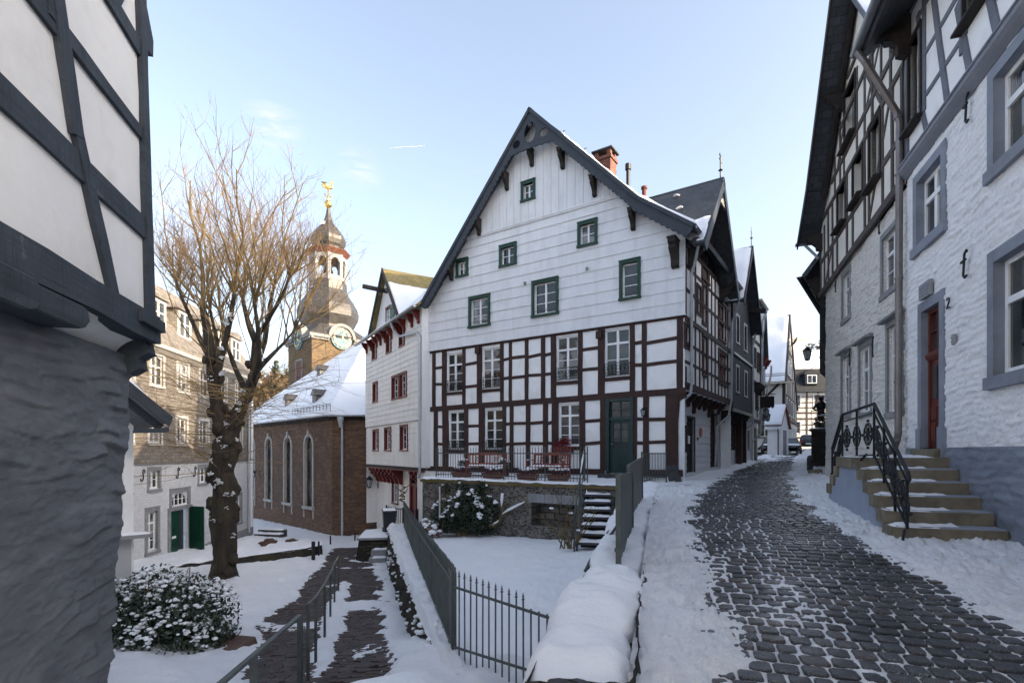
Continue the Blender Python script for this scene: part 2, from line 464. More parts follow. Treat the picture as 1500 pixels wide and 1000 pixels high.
GREYRUBBLE = surf('grey_rubble_paint', (.17, .195, .25), (.235, .265, .325), 1.4, .75, .6, 7, .03, stretch=(1, 1, 2.2), c3=(.11, .12, .13), s3=1.3, m3=(.56, .8))
DKRUBBLE = surf('slate_grey_wall', (.085, .092, .106), (.135, .145, .163), 1.3, .78, .45, 11, .02, stretch=(1, 1, 2.6), c3=(.055, .059, .067), s3=1.5, m3=(.56, .85))
RUBBLE_W = masonry('whitewashed_stone', (.83, .835, .85), (.77, .775, .79), (.74, .745, .76), .40, .10, .016, .5, .016, warp=.22, c3=(.76, .76, .765), squash=.8, fine=20)
RUBBLE_C = masonry('cream_whitewashed_stone', (.76, .735, .69), (.68, .655, .615), (.58, .555, .52), .34, .095, .016, .5, .016, warp=.22, c3=(.64, .61, .57), squash=.8, fine=20)
SURROUND = surf('weathered_stone_trim', (.19, .20, .215), (.28, .285, .29), 3, .8, .4, 25, .006)
SANDSTONE = surf('yellow_sandstone', (.135, .115, .082), (.235, .20, .148), 2.4, .85, .6, 22, .01, c3=(.075, .065, .04), s3=1.7, m3=(.5, .75))
CHURCHBRICK = masonry('church_stone', (.24, .13, .075), (.115, .072, .052), (.17, .13, .095), .36, .10, .012, .9, .025, warp=.06, c3=(.10, .062, .046))
TOWERBRICK = masonry('tower_stone', (.22, .15, .080), (.14, .096, .055), (.15, .115, .075), .36, .10, .010, .7, .02, warp=.05)
CHIMBRICK = masonry('chimney_brick', (.27, .085, .05), (.18, .06, .038), (.24, .20, .17), .23, .075, .010, .5, .01, warp=.005)
GARDENSTONE = masonry('terrace_stone', (.25, .225, .19), (.13, .125, .12), (.05, .046, .04), .36, .22, .02, .9, .03, warp=.10)
RUBBLEWALL = masonry('rubble_wall', (.075, .065, .05), (.035, .033, .03), (.018, .017, .015), .30, .12, .02, 1., .05, warp=.18, c3=(.05, .048, .025))
WHITEBRICK = masonry('whitewashed_brick', (.68, .69, .70), (.62, .63, .65), (.54, .55, .57), .30, .10, .012, .5, .012, warp=.04)
SLATEROOF = slate('slate_roof', (.040, .047, .060), (.062, .072, .088), .26, .19, .55)
SLATEWALL = slate('slate_cladding', (.20, .175, .145), (.31, .275, .23), .20, .14, .6, .6, .012)
SLATEDARK = slate('dark_slate_cladding', (.014, .015, .018), (.030, .032, .036), .18, .13, .8)
SLATETOWER = slate('tower_slate', (.046, .043, .041), (.082, .076, .070), .22, .16, .42, .4, .01)
SUNLITROOF = slate('sunlit_roof_slate', (.20, .16, .055), (.28, .22, .08), .24, .18, .7, c3=(.12, .11, .09))  # yellow of low sunlight painted into the slate colour
SNOW = snowmat(bump=.5)
SNOWDIRTY = snowmat('trodden_snow', (.85, .855, .87), (.60, .575, .54), (.60, .88), .9)
SNOWROOF = snowmat('roof_snow', (.82, .83, .86), None, bump=.2)
GLASS = glass()
def curtain_glass():
    m = glass('curtained_glass', (.02, .021, .023)); t = NT(m)
    w = t.new('ShaderNodeTexWave'); w.inputs['Scale'].default_value = 7; w.inputs['Distortion'].default_value = 3; w.inputs['Detail'].default_value = 2; t.link(t.coord('UV'), w.inputs['Vector'])
    k = t.ramp(t.noise(t.coord('Object', (.9, .9, 1.3)), 1.3, 2, .5), [(.44, 0.), (.50, 1.)])
    src = t.b.inputs['Base Color'].links[0].from_socket
    t.link(t.mix(k, src, t.ramp(w.outputs['Fac'], [(.2, (.13, .13, .135)), (.8, (.33, .33, .34))])), t.b.inputs['Base Color'])
    return m
GLASS_C = curtain_glass()
SOFTWHITE = flat('toned_white_paint', (.52, .51, .49), .5)  # white paint darkened to offset the strong sun on the mansion
GLASSWARM = glass('church_glass', (.045, .048, .046), .12)
IRON = flat('black_iron', (.012, .013, .015), .45, .3)
IRONGREY = surf('grey_green_iron', (.055, .066, .064), (.10, .115, .11), 5, .5, .3, 40, .003, .3, c3=(.09, .055, .03), s3=3, m3=(.62, .8))
ZINC = surf('zinc', (.19, .20, .215), (.28, .295, .31), 3, .4, .1, 20, .002, .8)
ZINCLIGHT = surf('painted_zinc', (.40, .43, .48), (.50, .53, .57), 3, .45, .1, 20, .002, .3)
GOLD = flat('gilded_metal', (.85, .55, .16), .22, 1.)
DKWOOD = wood('old_dark_wood', (.016, .013, .012), (.038, .032, .029), .75)
BLACKPL = flat('black_plastic', (.014, .016, .02), .4)
BARK = surf('bark', (.016, .013, .011), (.058, .045, .032), 5, .9, 1., 16, .08, stretch=(1, 1, .3), c3=(.05, .052, .026), s3=2.2, m3=(.52, .75))
TWIG = surf('young_twigs', (.15, .108, .042), (.25, .18, .07), 4, .7, .2, 30, .004)
TWIGRED = surf('red_twigs', (.16, .10, .068), (.25, .165, .11), 4, .7, .2, 30, .004)
BRANCH = surf('bare_branches', (.08, .058, .028), (.17, .12, .05), 4, .8, .4, 24, .008)
LEAF = surf('dark_leaf', (.008, .018, .009), (.024, .044, .018), 8, .4, .1, 40, .002, spec=.5)
LEAF2 = surf('mid_leaf', (.020, .032, .013), (.045, .055, .022), 8, .5, .1, 40, .002)
TERRACOTTA = flat('terracotta', (.16, .048, .03), .7)
HEATHER = flat('heather', (.10, .03, .045), .8)
ROCK = surf('dark_rock', (.025, .026, .029), (.075, .076, .08), 3, .8, 1., 8, .04)
PAPER = flat('paper', (.75, .76, .77), .6)
SIGNRED = flat('red_sign', (.35, .03, .025), .4)
CARBLACK = flat('car_paint', (.008, .009, .011), .15, .2, .6)
LAMPRED = flat('lamp_red', (.35, .01, .01), .2)
# ------------------------------------------------------------------ repeated building parts
def window(root, fr, u0, u1, z0, z1, depth=.10, casing=None, frame=None, cols=2, rows=3, transom=.0, glass=None, sill=None, y=0., fw=.055, mw=.024, arch=0., name='window', vmid=None, label=None):
    """casing=(material, width, proud) round the opening; frame with bars in it; the pane behind; arch = rise of the top"""
    frame = frame or WHITE; glass = glass or (GLASS_C if RN.random() < .42 else GLASS)
    b = MB(fr); mats = [frame]
    yf = y+depth-.045
    W = u1-u0
    b.box(u0, u0+fw, yf, yf+.05, z0, z1); b.box(u1-fw, u1, yf, yf+.05, z0, z1)
    b.box(u0+fw, u1-fw, yf, yf+.05, z0, z0+fw*1.2); b.box(u0+fw, u1-fw, yf, yf+.05, z1-fw, z1)
    zb, zt = z0+fw*1.2, z1-fw
    if transom:
        zm = lerp(z0, z1, transom); b.box(u0+fw, u1-fw, yf-.012, yf+.045, zm-fw*.6, zm+fw*.6)
        bands = [(zb, zm-fw*.6, rows), (zm+fw*.6, zt, 1)]
    else: bands = [(zb, zt, rows)]
    for k in range(1, cols):
        c = lerp(u0+fw*.5, u1-fw*.5, k/cols); w = fw*.75 if (cols == 2 or vmid) else mw
        for (a, d, r) in bands: b.box(c-w, c+w, yf-.006, yf+.04, a, d)
    cs = [lerp(u0+fw*.5, u1-fw*.5, k/cols) for k in range(cols+1)]
    for (a, d, r) in bands:
        for k in range(1, r):
            q = lerp(a, d, k/r)
            for i in range(cols): b.box(cs[i]+fw*.45, cs[i+1]-fw*.45, yf+.004, yf+.036, q-mw/2, q+mw/2)
    if arch:
        n = 10; c0 = (u0+u1)/2
        top = lambda u: z1-arch*(2*(u-c0)/W)**2
        for k in range(n):
            a, d = lerp(u0, u1, k/n), lerp(u0, u1, (k+1)/n)
            b.hexa([(a, yf-.02, top(a)-fw), (d, yf-.02, top(d)-fw), (d, yf+.06, top(d)-fw), (a, yf+.06, top(a)-fw)], [(a, yf-.02, z1+.01), (d, yf-.02, z1+.01), (d, yf+.06, z1+.01), (a, yf+.06, z1+.01)])
    if casing:
        cm, cw, cp = casing; b.mat(len(mats)); mats.append(cm)
        b.box(u0-cw, u0, y-cp, y+depth*.5, z0-cw*.2, z1+cw); b.box(u1, u1+cw, y-cp, y+depth*.5, z0-cw*.2, z1+cw)
        b.box(u0, u1, y-cp+.002, y+depth*.5, z1, z1+cw); b.box(u0-cw-.02, u1+cw+.02, y-cp-.025, y+depth*.5, z0-cw, z0-cw*.2-.001)
        b.box(u0-cw-.012, u1+cw+.012, y-cp-.02, y+.01, z1+cw+.001, z1+cw+.028)
    w = b.build(name, mats, root)
    if label: w['label'] = label
    g = MB(fr); g.poly([(u0+fw*.4, y+depth-.018, z0+fw*.4), (u1-fw*.4, y+depth-.018, z0+fw*.4), (u1-fw*.4, y+depth-.018, z1-fw*.4), (u0+fw*.4, y+depth-.018, z1-fw*.4)])
    g.build('pane', glass, w)
    if sill:
        sm, so, sh = sill
        MB(fr).box(u0-.05, u1+.05, y-so, y+depth, z0-sh, z0-.001).build('sill', sm, w)
    return w
def balconet(win, fr, u0, u1, z0, h=.42, y=-.10):
    """low wrought-iron guard with scrolls in front of a French window"""
    b = MB(fr); n = 6
    for z in (z0, z0+h*.28, z0+h): b.bar((u0, y, z), (u1, y, z), .02, .022)
    for k in range(n+1):
        u = lerp(u0, u1, k/n); b.bar((u, y, z0-.02), (u, y, z0+h), .014, .014)
    for k in range(n):
        c = lerp(u0, u1, (k+.5)/n); r = (u1-u0)/n*.36
        b.tube([(c+r*math.cos(t), y-.006, z0+h*.64+r*1.35*math.sin(t)) for t in [i*math.pi/5 for i in range(11)]], .009, 4, False)
        b.tube([(c+r*.5*math.cos(t), y-.006, z0+h*.14+r*.5*math.sin(t)) for t in [i*math.pi/4 for i in range(9)]], .007, 4, False)
    for u in (u0, u1): b.bar((u, y, z0+h*.9), (u, .06, z0+h*.9), .016, .016); b.bar((u, y, z0+.02), (u, .06, z0+.02), .016, .016)
    return b.build('balconet', IRON, win)
def console(root, fr, u, z1, h=.55, out=.40, w=.12, y=0., mat=None, name='bracket'):
    """carved bracket: deep at the top, scooped and tapering to its foot"""
    pr = [(y, z1), (y-out, z1), (y-out, z1-h*.16), (y-out*.80, z1-h*.24), (y-out*.86, z1-h*.36), (y-out*.55, z1-h*.52), (y-out*.36, z1-h*.70), (y-out*.34, z1-h*.92), (y-out*.12, z1-h), (y, z1-h*.98)]
    b = MB(fr); b.prism(pr, u-w/2, u+w/2, 'u'); b.box(u-w*.62, u+w*.62, y-out*1.03, y, z1-h*.03, z1+.03)
    return b.build(name, mat or DKWOOD, root)
def downpipe(root, fr, pts, r=.05, mat=None, name='downpipe', clips=True):
    b = MB(fr); b.tube(pts, r, 9)
    if clips:
        for i in range(len(pts)-1):
            a, c = Vector(pts[i]), Vector(pts[i+1])
            if abs((c-a).normalized().z) > .9:
                n = max(1, int((c-a).length/1.6))
                for k in range(n):
                    q = a.lerp(c, (k+.5)/n); b.tube([tuple(q-Vector((0, 0, .02))), tuple(q+Vector((0, 0, .02)))], r*1.22, 9)
    return b.build(name, mat or ZINC, root, smooth=False)
def gutter(root, fr, u0, u1, y, z, r=.075, mat=None, name='gutter'):
    b = MB(fr); n = 8
    for rr in (r, r-.006):
        P = [[(u, y+rr*math.cos(math.pi+math.pi*k/n), z+rr*math.sin(math.pi+math.pi*k/n)) for k in range(n+1)] for u in (u0, u1)]
        for k in range(n): b.poly([P[0][k], P[0][k+1], P[1][k+1], P[1][k]])
    for u in (u0, u1): b.prism([(y+r*math.cos(math.pi+math.pi*k/n), z+r*math.sin(math.pi+math.pi*k/n)) for k in range(n+1)], u-.004, u+.004, 'u')
    return b.build(name, mat or ZINC, root)
def wall_anchor(root, fr, u, z0, z1, lean=.07, y=-.03, name='wall_anchor', s=0):
    b = MB(fr); h = z1-z0
    if s:
        pts = [(u+.09*math.cos(a)*.8+.08, y, z1-.09+.09*math.sin(a)) for a in [math.radians(q) for q in (-40, 0, 50, 100, 150, 190)]]
        pts += [(u+.05, y, z0+h*.35)]+[(u-.06+.09*math.cos(a), y, z0+.09+.09*math.sin(a)) for a in [math.radians(q) for q in (10, -40, -90, -140, -190)]]
        b.tube(pts, .022, 5)
    else:
        b.tube([(u+lean, y, z0+.02), (u+lean*.2, y, z0), (u-lean*.5, y, z0+h*.12), (u-lean*.2, y, z0+h*.5), (u, y, z1-h*.1), (u+lean*.9, y, z1), (u+lean*1.1, y, z1-h*.08)], .017, 5)
        b.bar((u-lean*1.1, y-.012, z0+h*.62), (u+lean*.9, y-.012, z0+h*.66), .03, .025)
    return b.build(name, IRON, root)
def wall_lamp(name, label, fr, u, z, y=-.02, s=1., arm=.3, group=None, mat=None):
    """lantern on a bracket arm"""
    p = fr(u, y, z-.2*s); t = thing(name, label, 'lamp', p, fr.ang, group)
    b = MB(fr); yo = y-arm
    b.bar((u, y, z+.12*s), (u, yo, z+.12*s), .02, .022); b.tube([(u, y, z-.16*s), (u, y-arm*.3, z-.02*s), (u, y-arm*.55, z+.11*s)], .008, 5); b.box(u-.03, u+.03, y-.012, y+.02, z-.2*s, z+.18*s)
    b.build('bracket_arm', IRON, t)
    g = MB(fr); g.lathe([(.055*s, z-.16*s), (.095*s, z+.04*s)], u, yo, 6); g.build('lantern_glass', LAMPGLASS, t)
    c = MB(fr)
    c.lathe([(.115*s, z+.04*s), (.10*s, z+.065*s), (.04*s, z+.12*s), (.02*s, z+.15*s)], u, yo, 6); c.lathe([(.03*s, z-.19*s), (.066*s, z-.165*s), (.066*s, z-.155*s)], u, yo, 6)
    for k in range(6):
        a = k*math.pi/3; c.bar((u+.057*s*math.cos(a), yo+.057*s*math.sin(a), z-.16*s), (u+.1*s*math.cos(a), yo+.1*s*math.sin(a), z+.045*s), .01*s, .01*s)
    c.build('lantern_cage', IRON, t)
    return t
LAMPGLASS = flat('lamp_glass', (.30, .31, .32), .15)
def picket_run(t, fr, u0, u1, zb, zt, step, mat, y=0., r=.009, rails=(.12, .88), finial=True, name='pickets', post=None, zslope=0., post_w=.045, flat_=False):
    """iron railing from u0 to u1; zb, zt are heights at u0; zslope lifts it per metre"""
    b = MB(fr); n = max(1, int(round((u1-u0)/step)))
    for k in range(n+1):
        u = lerp(u0, u1, k/n); dz = zslope*(u-u0); j = RN.uniform(-.008, .008)
        if flat_: b.box(u-.03, u+.03, y-.006, y+.006, zb+dz, zt+dz+j)
        else: b.bar((u+j*.4, y, zb+dz), (u, y, zt+dz), r*2, r*2)
        if finial: b.lathe([(.004, zt+dz-.05), (.016, zt+dz-.035), (.005, zt+dz-.02), (.013, zt+dz), (.001, zt+dz+.055)], u, y, 4)
    b.build(name, mat, t)
    for f in rails:
        z = lerp(zb, zt, f); MB(fr).bar((u0-.01, y-.016, z), (u1+.01, y-.016, z+zslope*(u1-u0)), .014, .034).build('rail', mat, t)
    if post:
        for u in post:
            dz = zslope*(u-u0); MB(fr).bar((u, y, zb+dz-.12), (u, y, zt+dz+.05), post_w, post_w).build('post', mat, t)
    return t
def leaf_clump(b, c, rad, n, size, up=.3, shell=.55):
    """n leaf-sized faces spread through an ellipsoid, denser near its surface"""
    for _ in range(n):
        while True:
            d = Vector((RN.gauss(0, 1), RN.gauss(0, 1), RN.gauss(0, 1)))
            if d.length > .01: break
        d.normalize(); k = lerp(shell, 1.05, RN.random()**.6)
        p = Vector(c)+Vector((d.x*rad[0]*k, d.y*rad[1]*k, d.z*rad[2]*k))
        nrm = (d*.7+Vector((RN.gauss(0, .5), RN.gauss(0, .5), RN.gauss(0, .5)+up))).normalized()
        t = nrm.cross(Vector((RN.gauss(0, 1), RN.gauss(0, 1), RN.gauss(0, 1)))).normalized(); w = nrm.cross(t)
        s = size*RN.uniform(.6, 1.3)
        q = [p-t*s, p+w*s*.45+nrm*s*.1, p+t*s, p-w*s*.45+nrm*s*.1]
        b.poly([tuple(x) for x in q])
def snow_blob(b, c, r, flat_=.45, n=7, m=5):
    """small uneven cushion of snow"""
    sd = RN.random()*40
    rings = []
    for i in range(1, m):
        t = math.pi*i/m; ring = []
        for k in range(n):
            a = 2*math.pi*k/n; rr = r*(1+.35*nz(math.cos(a)+sd, math.sin(a), i*.4, 1.1))
            ring.append(b.p(c[0]+rr*math.sin(t)*math.cos(a), c[1]+rr*math.sin(t)*math.sin(a), c[2]+rr*math.cos(t)*flat_))
        rings.append(ring)
    top = b.p(c[0], c[1], c[2]+r*flat_); bot = b.p(c[0], c[1], c[2]-r*flat_*.6)
    for k in range(n):
        b.face((top, rings[0][k], rings[0][(k+1) % n])); b.face((bot, rings[-1][(k+1) % n], rings[-1][k]))
    for i in range(len(rings)-1):
        for k in range(n): b.face((rings[i][k], rings[i+1][k], rings[i+1][(k+1) % n], rings[i][(k+1) % n]))
def stump_tube(b, p, d, r, L, n=5):
    q = Vector(p)+Vector(d)*L; b.tube([p, tuple(q)], [r, r*.6], n)
# ------------------------------------------------------------------ heights of the place
def interp(tab, x):
    if x <= tab[0][0]: return tab[0][1]
    for (a, b), (c, d) in zip(tab, tab[1:]):
        if x <= c: 
            t = (x-a)/(c-a); return b+(d-b)*t
    return tab[-1][1]
ROADZ = [(-6, -1.95), (0, -1.72), (3.4, -1.52), (6.8, -1.20), (10, -1.05), (16.5, -.83), (24, -.56), (33, -.24), (40, .02), (48, .28), (60, .40), (90, .5)]
def road_z(X, Y):
    """street surface: rises away from the camera, falls a little to its left edge"""
    xl, xr = road_l(Y), road_r(Y)
    t = (X-xl)/max(.5, xr-xl)
    return interp(ROADZ, Y)+lerp(-.12, .04, min(1.2, max(-.3, t))) if Y < 18 else interp(ROADZ, Y)+lerp(-.12, .04, min(1.2, max(-.3, t)))*max(0, 1-(Y-18)/12)
ROADL = [(-6, -1.9), (0, -.18), (10.4, 2.80), (15.2, 4.35), (16.4, 5.75), (24, 10.84), (33, 16.7), (38, 19.6), (48, 26), (60, 32)]
ROADR = [(-6, 1.85), (6.5, 6.32), (17.1, 10.1), (22, 12.9), (30, 18.5), (40, 25.5), (48, 31), (60, 38)]
def road_l(Y): return interp(ROADL, Y)
def road_r(Y): return interp(ROADR, Y)
def road_pix(px, py):
    Y = 8.
    for _ in range(40):
        z = interp(ROADZ, Y)-.04; Y = lerp(Y, max(2., min(60, -z*F/max(1., py-H))), .5)
    return ((px-CX)/F*Y, Y)
PATHZ = [(-6, -2.3), (3, -2.5), (6.6, -2.90), (8, -3.18), (11, -3.50), (14, -3.74), (22, -4.36), (32, -5.05), (60, -5.7), (120, -6.5)]
FENCE_A, FENCE_B, FENCE_C = (-.71, 6.4), (-4.2, 20.5), (.42, 5.12)
def fence_x(Y): return lerp(FENCE_A[0], FENCE_B[0], (Y-FENCE_A[1])/(FENCE_B[1]-FENCE_A[1]))
def sm(a, b, x):
    t = min(1, max(0, (x-a)/(b-a))); return t*t*(3-2*t)
def low_z(X, Y):
    """the lower ground: the stepped path falling away to the church, banks to either side"""
    z = interp(PATHZ, Y)
    # bank against the garden wall near the camera
    d = X-(fence_x(max(Y, 2))-1.9)
    z += sm(0, 1.9, d)*max(0, (-2.5-z))*sm(10, 5.5, Y)
    # slightly raised snow on the left side of the path
    z += .12*sm(-3.6-.28*(Y-8), -6-.28*(Y-8), X)*sm(20, 14, Y)
    return z
# ------------------------------------------------------------------ the half-timbered gable house in the middle
M = Fr(-3.56, 22.5, .831, -.556)
S = Fr(5.42, 16.5, .556, .831)
def main_house():
    root = thing('half_timbered_house', 'big gabled house in the middle, white boarded gable over dark red half-timbering, green-framed attic windows', 'house', M(0, 0, -.85), M.ang)
    X = lambda zx: M.U(620+zx/3.7026)
    DEP = 6.9
    up = [(X(128), X(213), 2.50, 4.09), (X(320), X(418), 2.50, 4.10), (X(722), X(840), 2.56, 4.15), (X(985), X(1120), 2.55, 4.17)]
    lo = [(X(138), X(222), .10, 1.68), (X(335), X(430), .10, 1.69), (X(735), X(848), .22, 1.73)]
    door = (X(1000), X(1132), -.72, 1.74)
    b = MB(M); b.wall(rect(0, 10.8, 1.84, 4.36), up, .14); b.wall(rect(0, 10.46, -1.3, 1.84), lo+[door], .14)
    # plain back and far walls close the volume
    b.poly([(0, 0, -1.3), (0, 0, 6.5), (0, DEP, 6.5), (0, DEP, -1.3)]); b.poly([(0, DEP, -1.3), (0, DEP, 6.5), (5.39, DEP, 12.3), (10.8, DEP, 6.8), (10.8, DEP, -1.3)])
    b.build('plaster_wall', PLASTER, root)
    # timber frame ----------------------------------------------------------
    t = MB(M)
    belt = lambda u: 1.83+.09*u/10.8
    Zt, Zb = 4.33, -.62
    for (a, c) in [(50, 68), (103, 128), (213, 230), (292, 320), (418, 437), (465, 482), (552, 572), (640, 663), (693, 722), (840, 865), (948, 985), (1120, 1148), (1186, 1213), (1375, 1409)]:
        u0, u1 = X(a), X(c); w = max(.12, u1-u0); m = (u0+u1)/2
        t.beam((m, belt(m)), (m, Zt), w, .022)
    for (a, c) in [(58, 80), (105, 138), (222, 245), (302, 335), (430, 450), (470, 490), (558, 582), (650, 678), (698, 735), (848, 880), (960, 1000), (1132, 1160), (1193, 1225), (1315, 1384)]:
        u0, u1 = X(a), X(c); w = max(.12, u1-u0); m = (u0+u1)/2
        t.beam((m, Zb), (m, belt(m)), w, .022)
    t.beam((-.02, belt(0)), (10.84, belt(10.8)), .21, .040); t.beam((-.02, 4.27), (10.82, 4.29), .15, .036); t.beam((-.02, -.70), (X(985), -.68), .20, .034); t.beam((X(1140), -.68), (10.75, -.66), .22, .034)
    def rails(cols, zs):
        for (a, c) in cols:
            for z in zs: t.beam((X(a)-.02, z+RN.uniform(-.03, .03)), (X(c)+.02, z+RN.uniform(-.03, .03)), .115, .016)
    rails([(68, 103), (437, 465), (482, 552), (572, 640), (663, 693), (865, 948), (1148, 1186), (1213, 1375)], [3.58, 2.86])
    rails([(230, 292)], [3.57, 2.64])
    for (a, c, z) in [(128, 213, 2.42), (320, 418, 2.42), (722, 840, 2.48), (985, 1120, 2.47)]: t.beam((X(a)-.12, z), (X(c)+.12, z), .12, .045); 
    rails([(80, 105), (245, 302), (450, 470), (490, 558), (582, 650), (678, 698), (880, 960), (1160, 1193), (1225, 1315)], [1.08, .32])
    for (a, c, z) in [(138, 222, .02), (335, 430, .02), (735, 848, .14)]: t.beam((X(a)-.12, z), (X(c)+.12, z), .13, .04)
    # curved knee at the right-hand corner
    t.prism([(X(1384), 1.86), (X(1384)-.02, .6), (10.46, .95), (10.52, 1.35), (10.66, 1.62), (10.84, 1.72), (10.84, 1.86)], -.02, .10)
    t.build('timber_frame', TIMBER, root)
    for (u, z) in [(X(300), 4.05), (X(958), 4.02)]:
        MB(M).box(u-.10, u+.10, -.13, .02, z-.12, z+.13).build('beam_end', TIMBER, root)
    for i, h in enumerate(up):
        w = window(root, M, *h, depth=.12, cols=2, rows=3 if i < 3 else 2, transom=.70, fw=.06)
        balconet(w, M, h[0]-.01, h[1]+.01, h[2]+.03, .42)
    for i, h in enumerate(lo):
        w = window(root, M, *h, depth=.12, cols=2, rows=3, transom=.72, fw=.06)
        if i < 2: balconet(w, M, h[0]-.01, h[1]+.01, h[2]+.0, .36)
    # door ------------------------------------------------------------------
    d = MB(M); a, c, z0, z1 = door; yb = .10
    d.box(a-.05, a+.06, -.045, .13, z0, z1+.09); d.box(c-.06, c+.05, -.045, .13, z0, z1+.09); d.box(a+.06, c-.06, -.04, .13, z1-.03, z1+.088); d.box(a+.06, c-.06, -.02, .12, 1.08, 1.18)
    du0, du1 = a+.06, c-.06
    d.box(du0, du0+.11, yb-.04, yb+.03, z0+.02, 1.08); d.box(du1-.11, du1, yb-.04, yb+.03, z0+.02, 1.08); d.box(du0+.11, du1-.11, yb-.038, yb+.03, .98, 1.08)
    d.box(du0+.11, du1-.11, yb-.038, yb+.03, z0+.02, z0+.85)
    for k in range(5): u = lerp(du0+.14, du1-.14, (k+.5)/5); d.box(u-.06, u+.06, yb-.052, yb-.03, z0+.12, z0+.76)
    um = (du0+du1)/2; d.box(um-.02, um+.02, yb-.03, yb+.02, z0+.85, .98); d.box(um-.02, um+.02, yb-.03, yb+.02, 1.18, z1-.03)
    for z in (z0+1.18, z0+1.50): d.box(du0+.11, du1-.11, yb-.026, yb+.02, z-.013, z+.013)
    d.box(du0, du1, yb-.026, yb+.02, 1.42, 1.445)
    dd = d.build('door', GREEN_DK, root)
    MB(M).poly([(du0, yb, z0+.8), (du1, yb, z0+.8), (du1, yb, z1), (du0, yb, z1)]) .build('pane', GLASS, dd)
    MB(M).tube([(du0+.06, yb-.05, z0+1.0), (du0+.06, yb-.10, z0+1.0), (du0+.16, yb-.10, z0+1.0)], .012, 6).build('handle', ZINC, dd)
    MB(M).box(a-.15, c+.15, -.5, .05, -.9, -.725).build('doorstep', ROCK, root)
    # gable cladding ----------------------------------------------------------
    gab = [(-.06, 4.30), (10.84, 4.30), (10.84, 6.86), (5.39, 12.25), (-.06, 6.35)]
    wins = dict(top=(4.86, 5.29, 9.45, 10.0), m1=(1.70, 2.13, 7.20, 7.74), m2=(3.86, 4.46, 7.20, 7.84), m3=(7.22, 7.78, 7.24, 7.92), w1=(2.35, 3.22, 5.06, 6.10), w2=(5.33, 6.26, 5.06, 6.20), w3=(8.77, 9.31, 5.14, 6.26))
    H_ = list(wins.values())
    g = MB(M); g.wall(gab, H_, .2, y=-.055)
    g.clad(clip(rect(-1, 12, 4.3, 8.60), gab), H_, 4.30, 8.60, .391, .028, y=-.06, wob=.008)
    upper = clip(rect(-1, 12, 8.64, 13), gab)
    g.clad(upper, H_, 1.5, 9.3, .325, .022, y=-.075, vert=True, wob=.006)
    g.wall(upper, H_, .2, y=-.075)
    g.box(-.075, .15, -.10, .02, 4.29, 6.3)
    g.poly([(-.06, -.1, 4.30), (10.84, -.1, 4.30), (10.84, .02, 4.30), (-.06, .02, 4.30)])
    g.build('boarded_gable', BOARDS, root)
    l = MB(M); u0, u1 = 2.02, 9.06
    l.box(u0, u1, -.145, -.06, 8.585, 8.645); l.box(u0, u1, -.125, -.06, 8.53, 8.584)
    l.box(-.06, 10.86, -.115, -.05, 4.285, 4.325)
    l.build('ledge_moulding', BOARDS, root)
    for k, h in wins.items():
        big = k[0] == 'w'
        w = window(root, M, *h, depth=.10, y=-.06, casing=(GREEN, .095, .085), cols=1 if k == 'w3' else 2, rows=3 if big else 2, fw=.05 if big else .042)
        if k in ('w1', 'w2', 'w3'):
            MB(M).bar((h[0], -.10, h[2]+.13), (h[1], -.10, h[2]+.13), .012, .012).build('guard_rod', IRON, w)
    for (u, z) in ((7.5, 6.35), (4.95, 6.30)): MB(M).lathe([(.05, z-.05), (.06, z), (.05, z+.05)], u, -.14, 8).build('insulator', ZINC, root)
    # barge boards --------------------------------------------------------------
    A = (5.39, 12.50); LF = (-.02, 6.20); RB = (9.5, 8.16); RF = (11.26, 6.86)
    def offs(p, q, d):
        L = math.hypot(q[0]-p[0], q[1]-p[1]); return ((q[1]-p[1])/L*d, -(q[0]-p[0])/L*d)
    def scallop(p, q, d, step=.2, amp=.045):
        """edge parallel to p->q at distance d below it with a scalloped outline"""
        o = offs(p, q, d); L = math.hypot(q[0]-p[0], q[1]-p[1]); n = int(L/step); r = []
        for k in range(n):
            for j in range(4):
                tt = (k+j/4)/n; e = amp*math.sin(math.pi*j/4); oo = offs(p, q, e)
                r.append((lerp(p[0], q[0], tt)+o[0]+oo[0], lerp(p[1], q[1], tt)+o[1]+oo[1]))
        r.append((q[0]+o[0], q[1]+o[1])); return r
    bb = MB(M)
    onL = lambda u: (u, lerp(A[1], LF[1], (A[0]-u)/(A[0]-LF[0]))); onR = lambda u: (u, lerp(A[1], RB[1], (u-A[0])/(RB[0]-A[0])))
    AL, AR = onL(4.28), onR(6.52)
    lo_ = scallop(AL, LF, -.34, amp=-.045)
    bb.prism([AL]+lo_+[LF], -.52, -.46)
    r1 = scallop(AR, RB, .34); r2 = scallop(RB, RF, .40)
    bb.prism([AR, RB, RF]+list(reversed(r2))[0:]+list(reversed(r1)), -.521, -.461)
    # upper trim strips along the roof edge
    for (p, q) in ((A, LF), (A, RB), (RB, RF)):
        L = math.hypot(q[0]-p[0], q[1]-p[1]); s_ = 1 if q[0] > p[0] else -1
        o = offs(p, q, s_*.11)
        bb.prism([p, (p[0]+o[0], p[1]+o[1]), (q[0]+o[0], q[1]+o[1]), q], -.57, -.522)
    bb.build('bargeboard', BARGE, root, fixn=True)
    zc = 11.02; h1 = arc(5.40, 11.60, .25, 0, 360, 20, .36)[:-1]; h2 = arc(5.98, 11.40, .17, 0, 360, 14, .15)[:-1]; h3 = arc(4.82, 11.34, .17, 0, 360, 14, .15)[:-1]
    low = [(lerp(4.18, 6.55, k/28), 10.96+.10*math.sin(math.pi*k/28)-.045*abs(math.sin(math.pi*k/28*9))) for k in range(29)]
    fr_ = MB(M); fr_.prism([(4.02, 11.0)]+low+[(6.78, 11.08), (5.39, 12.46)], -.515, -.466, holes=(h1, h2, h3))
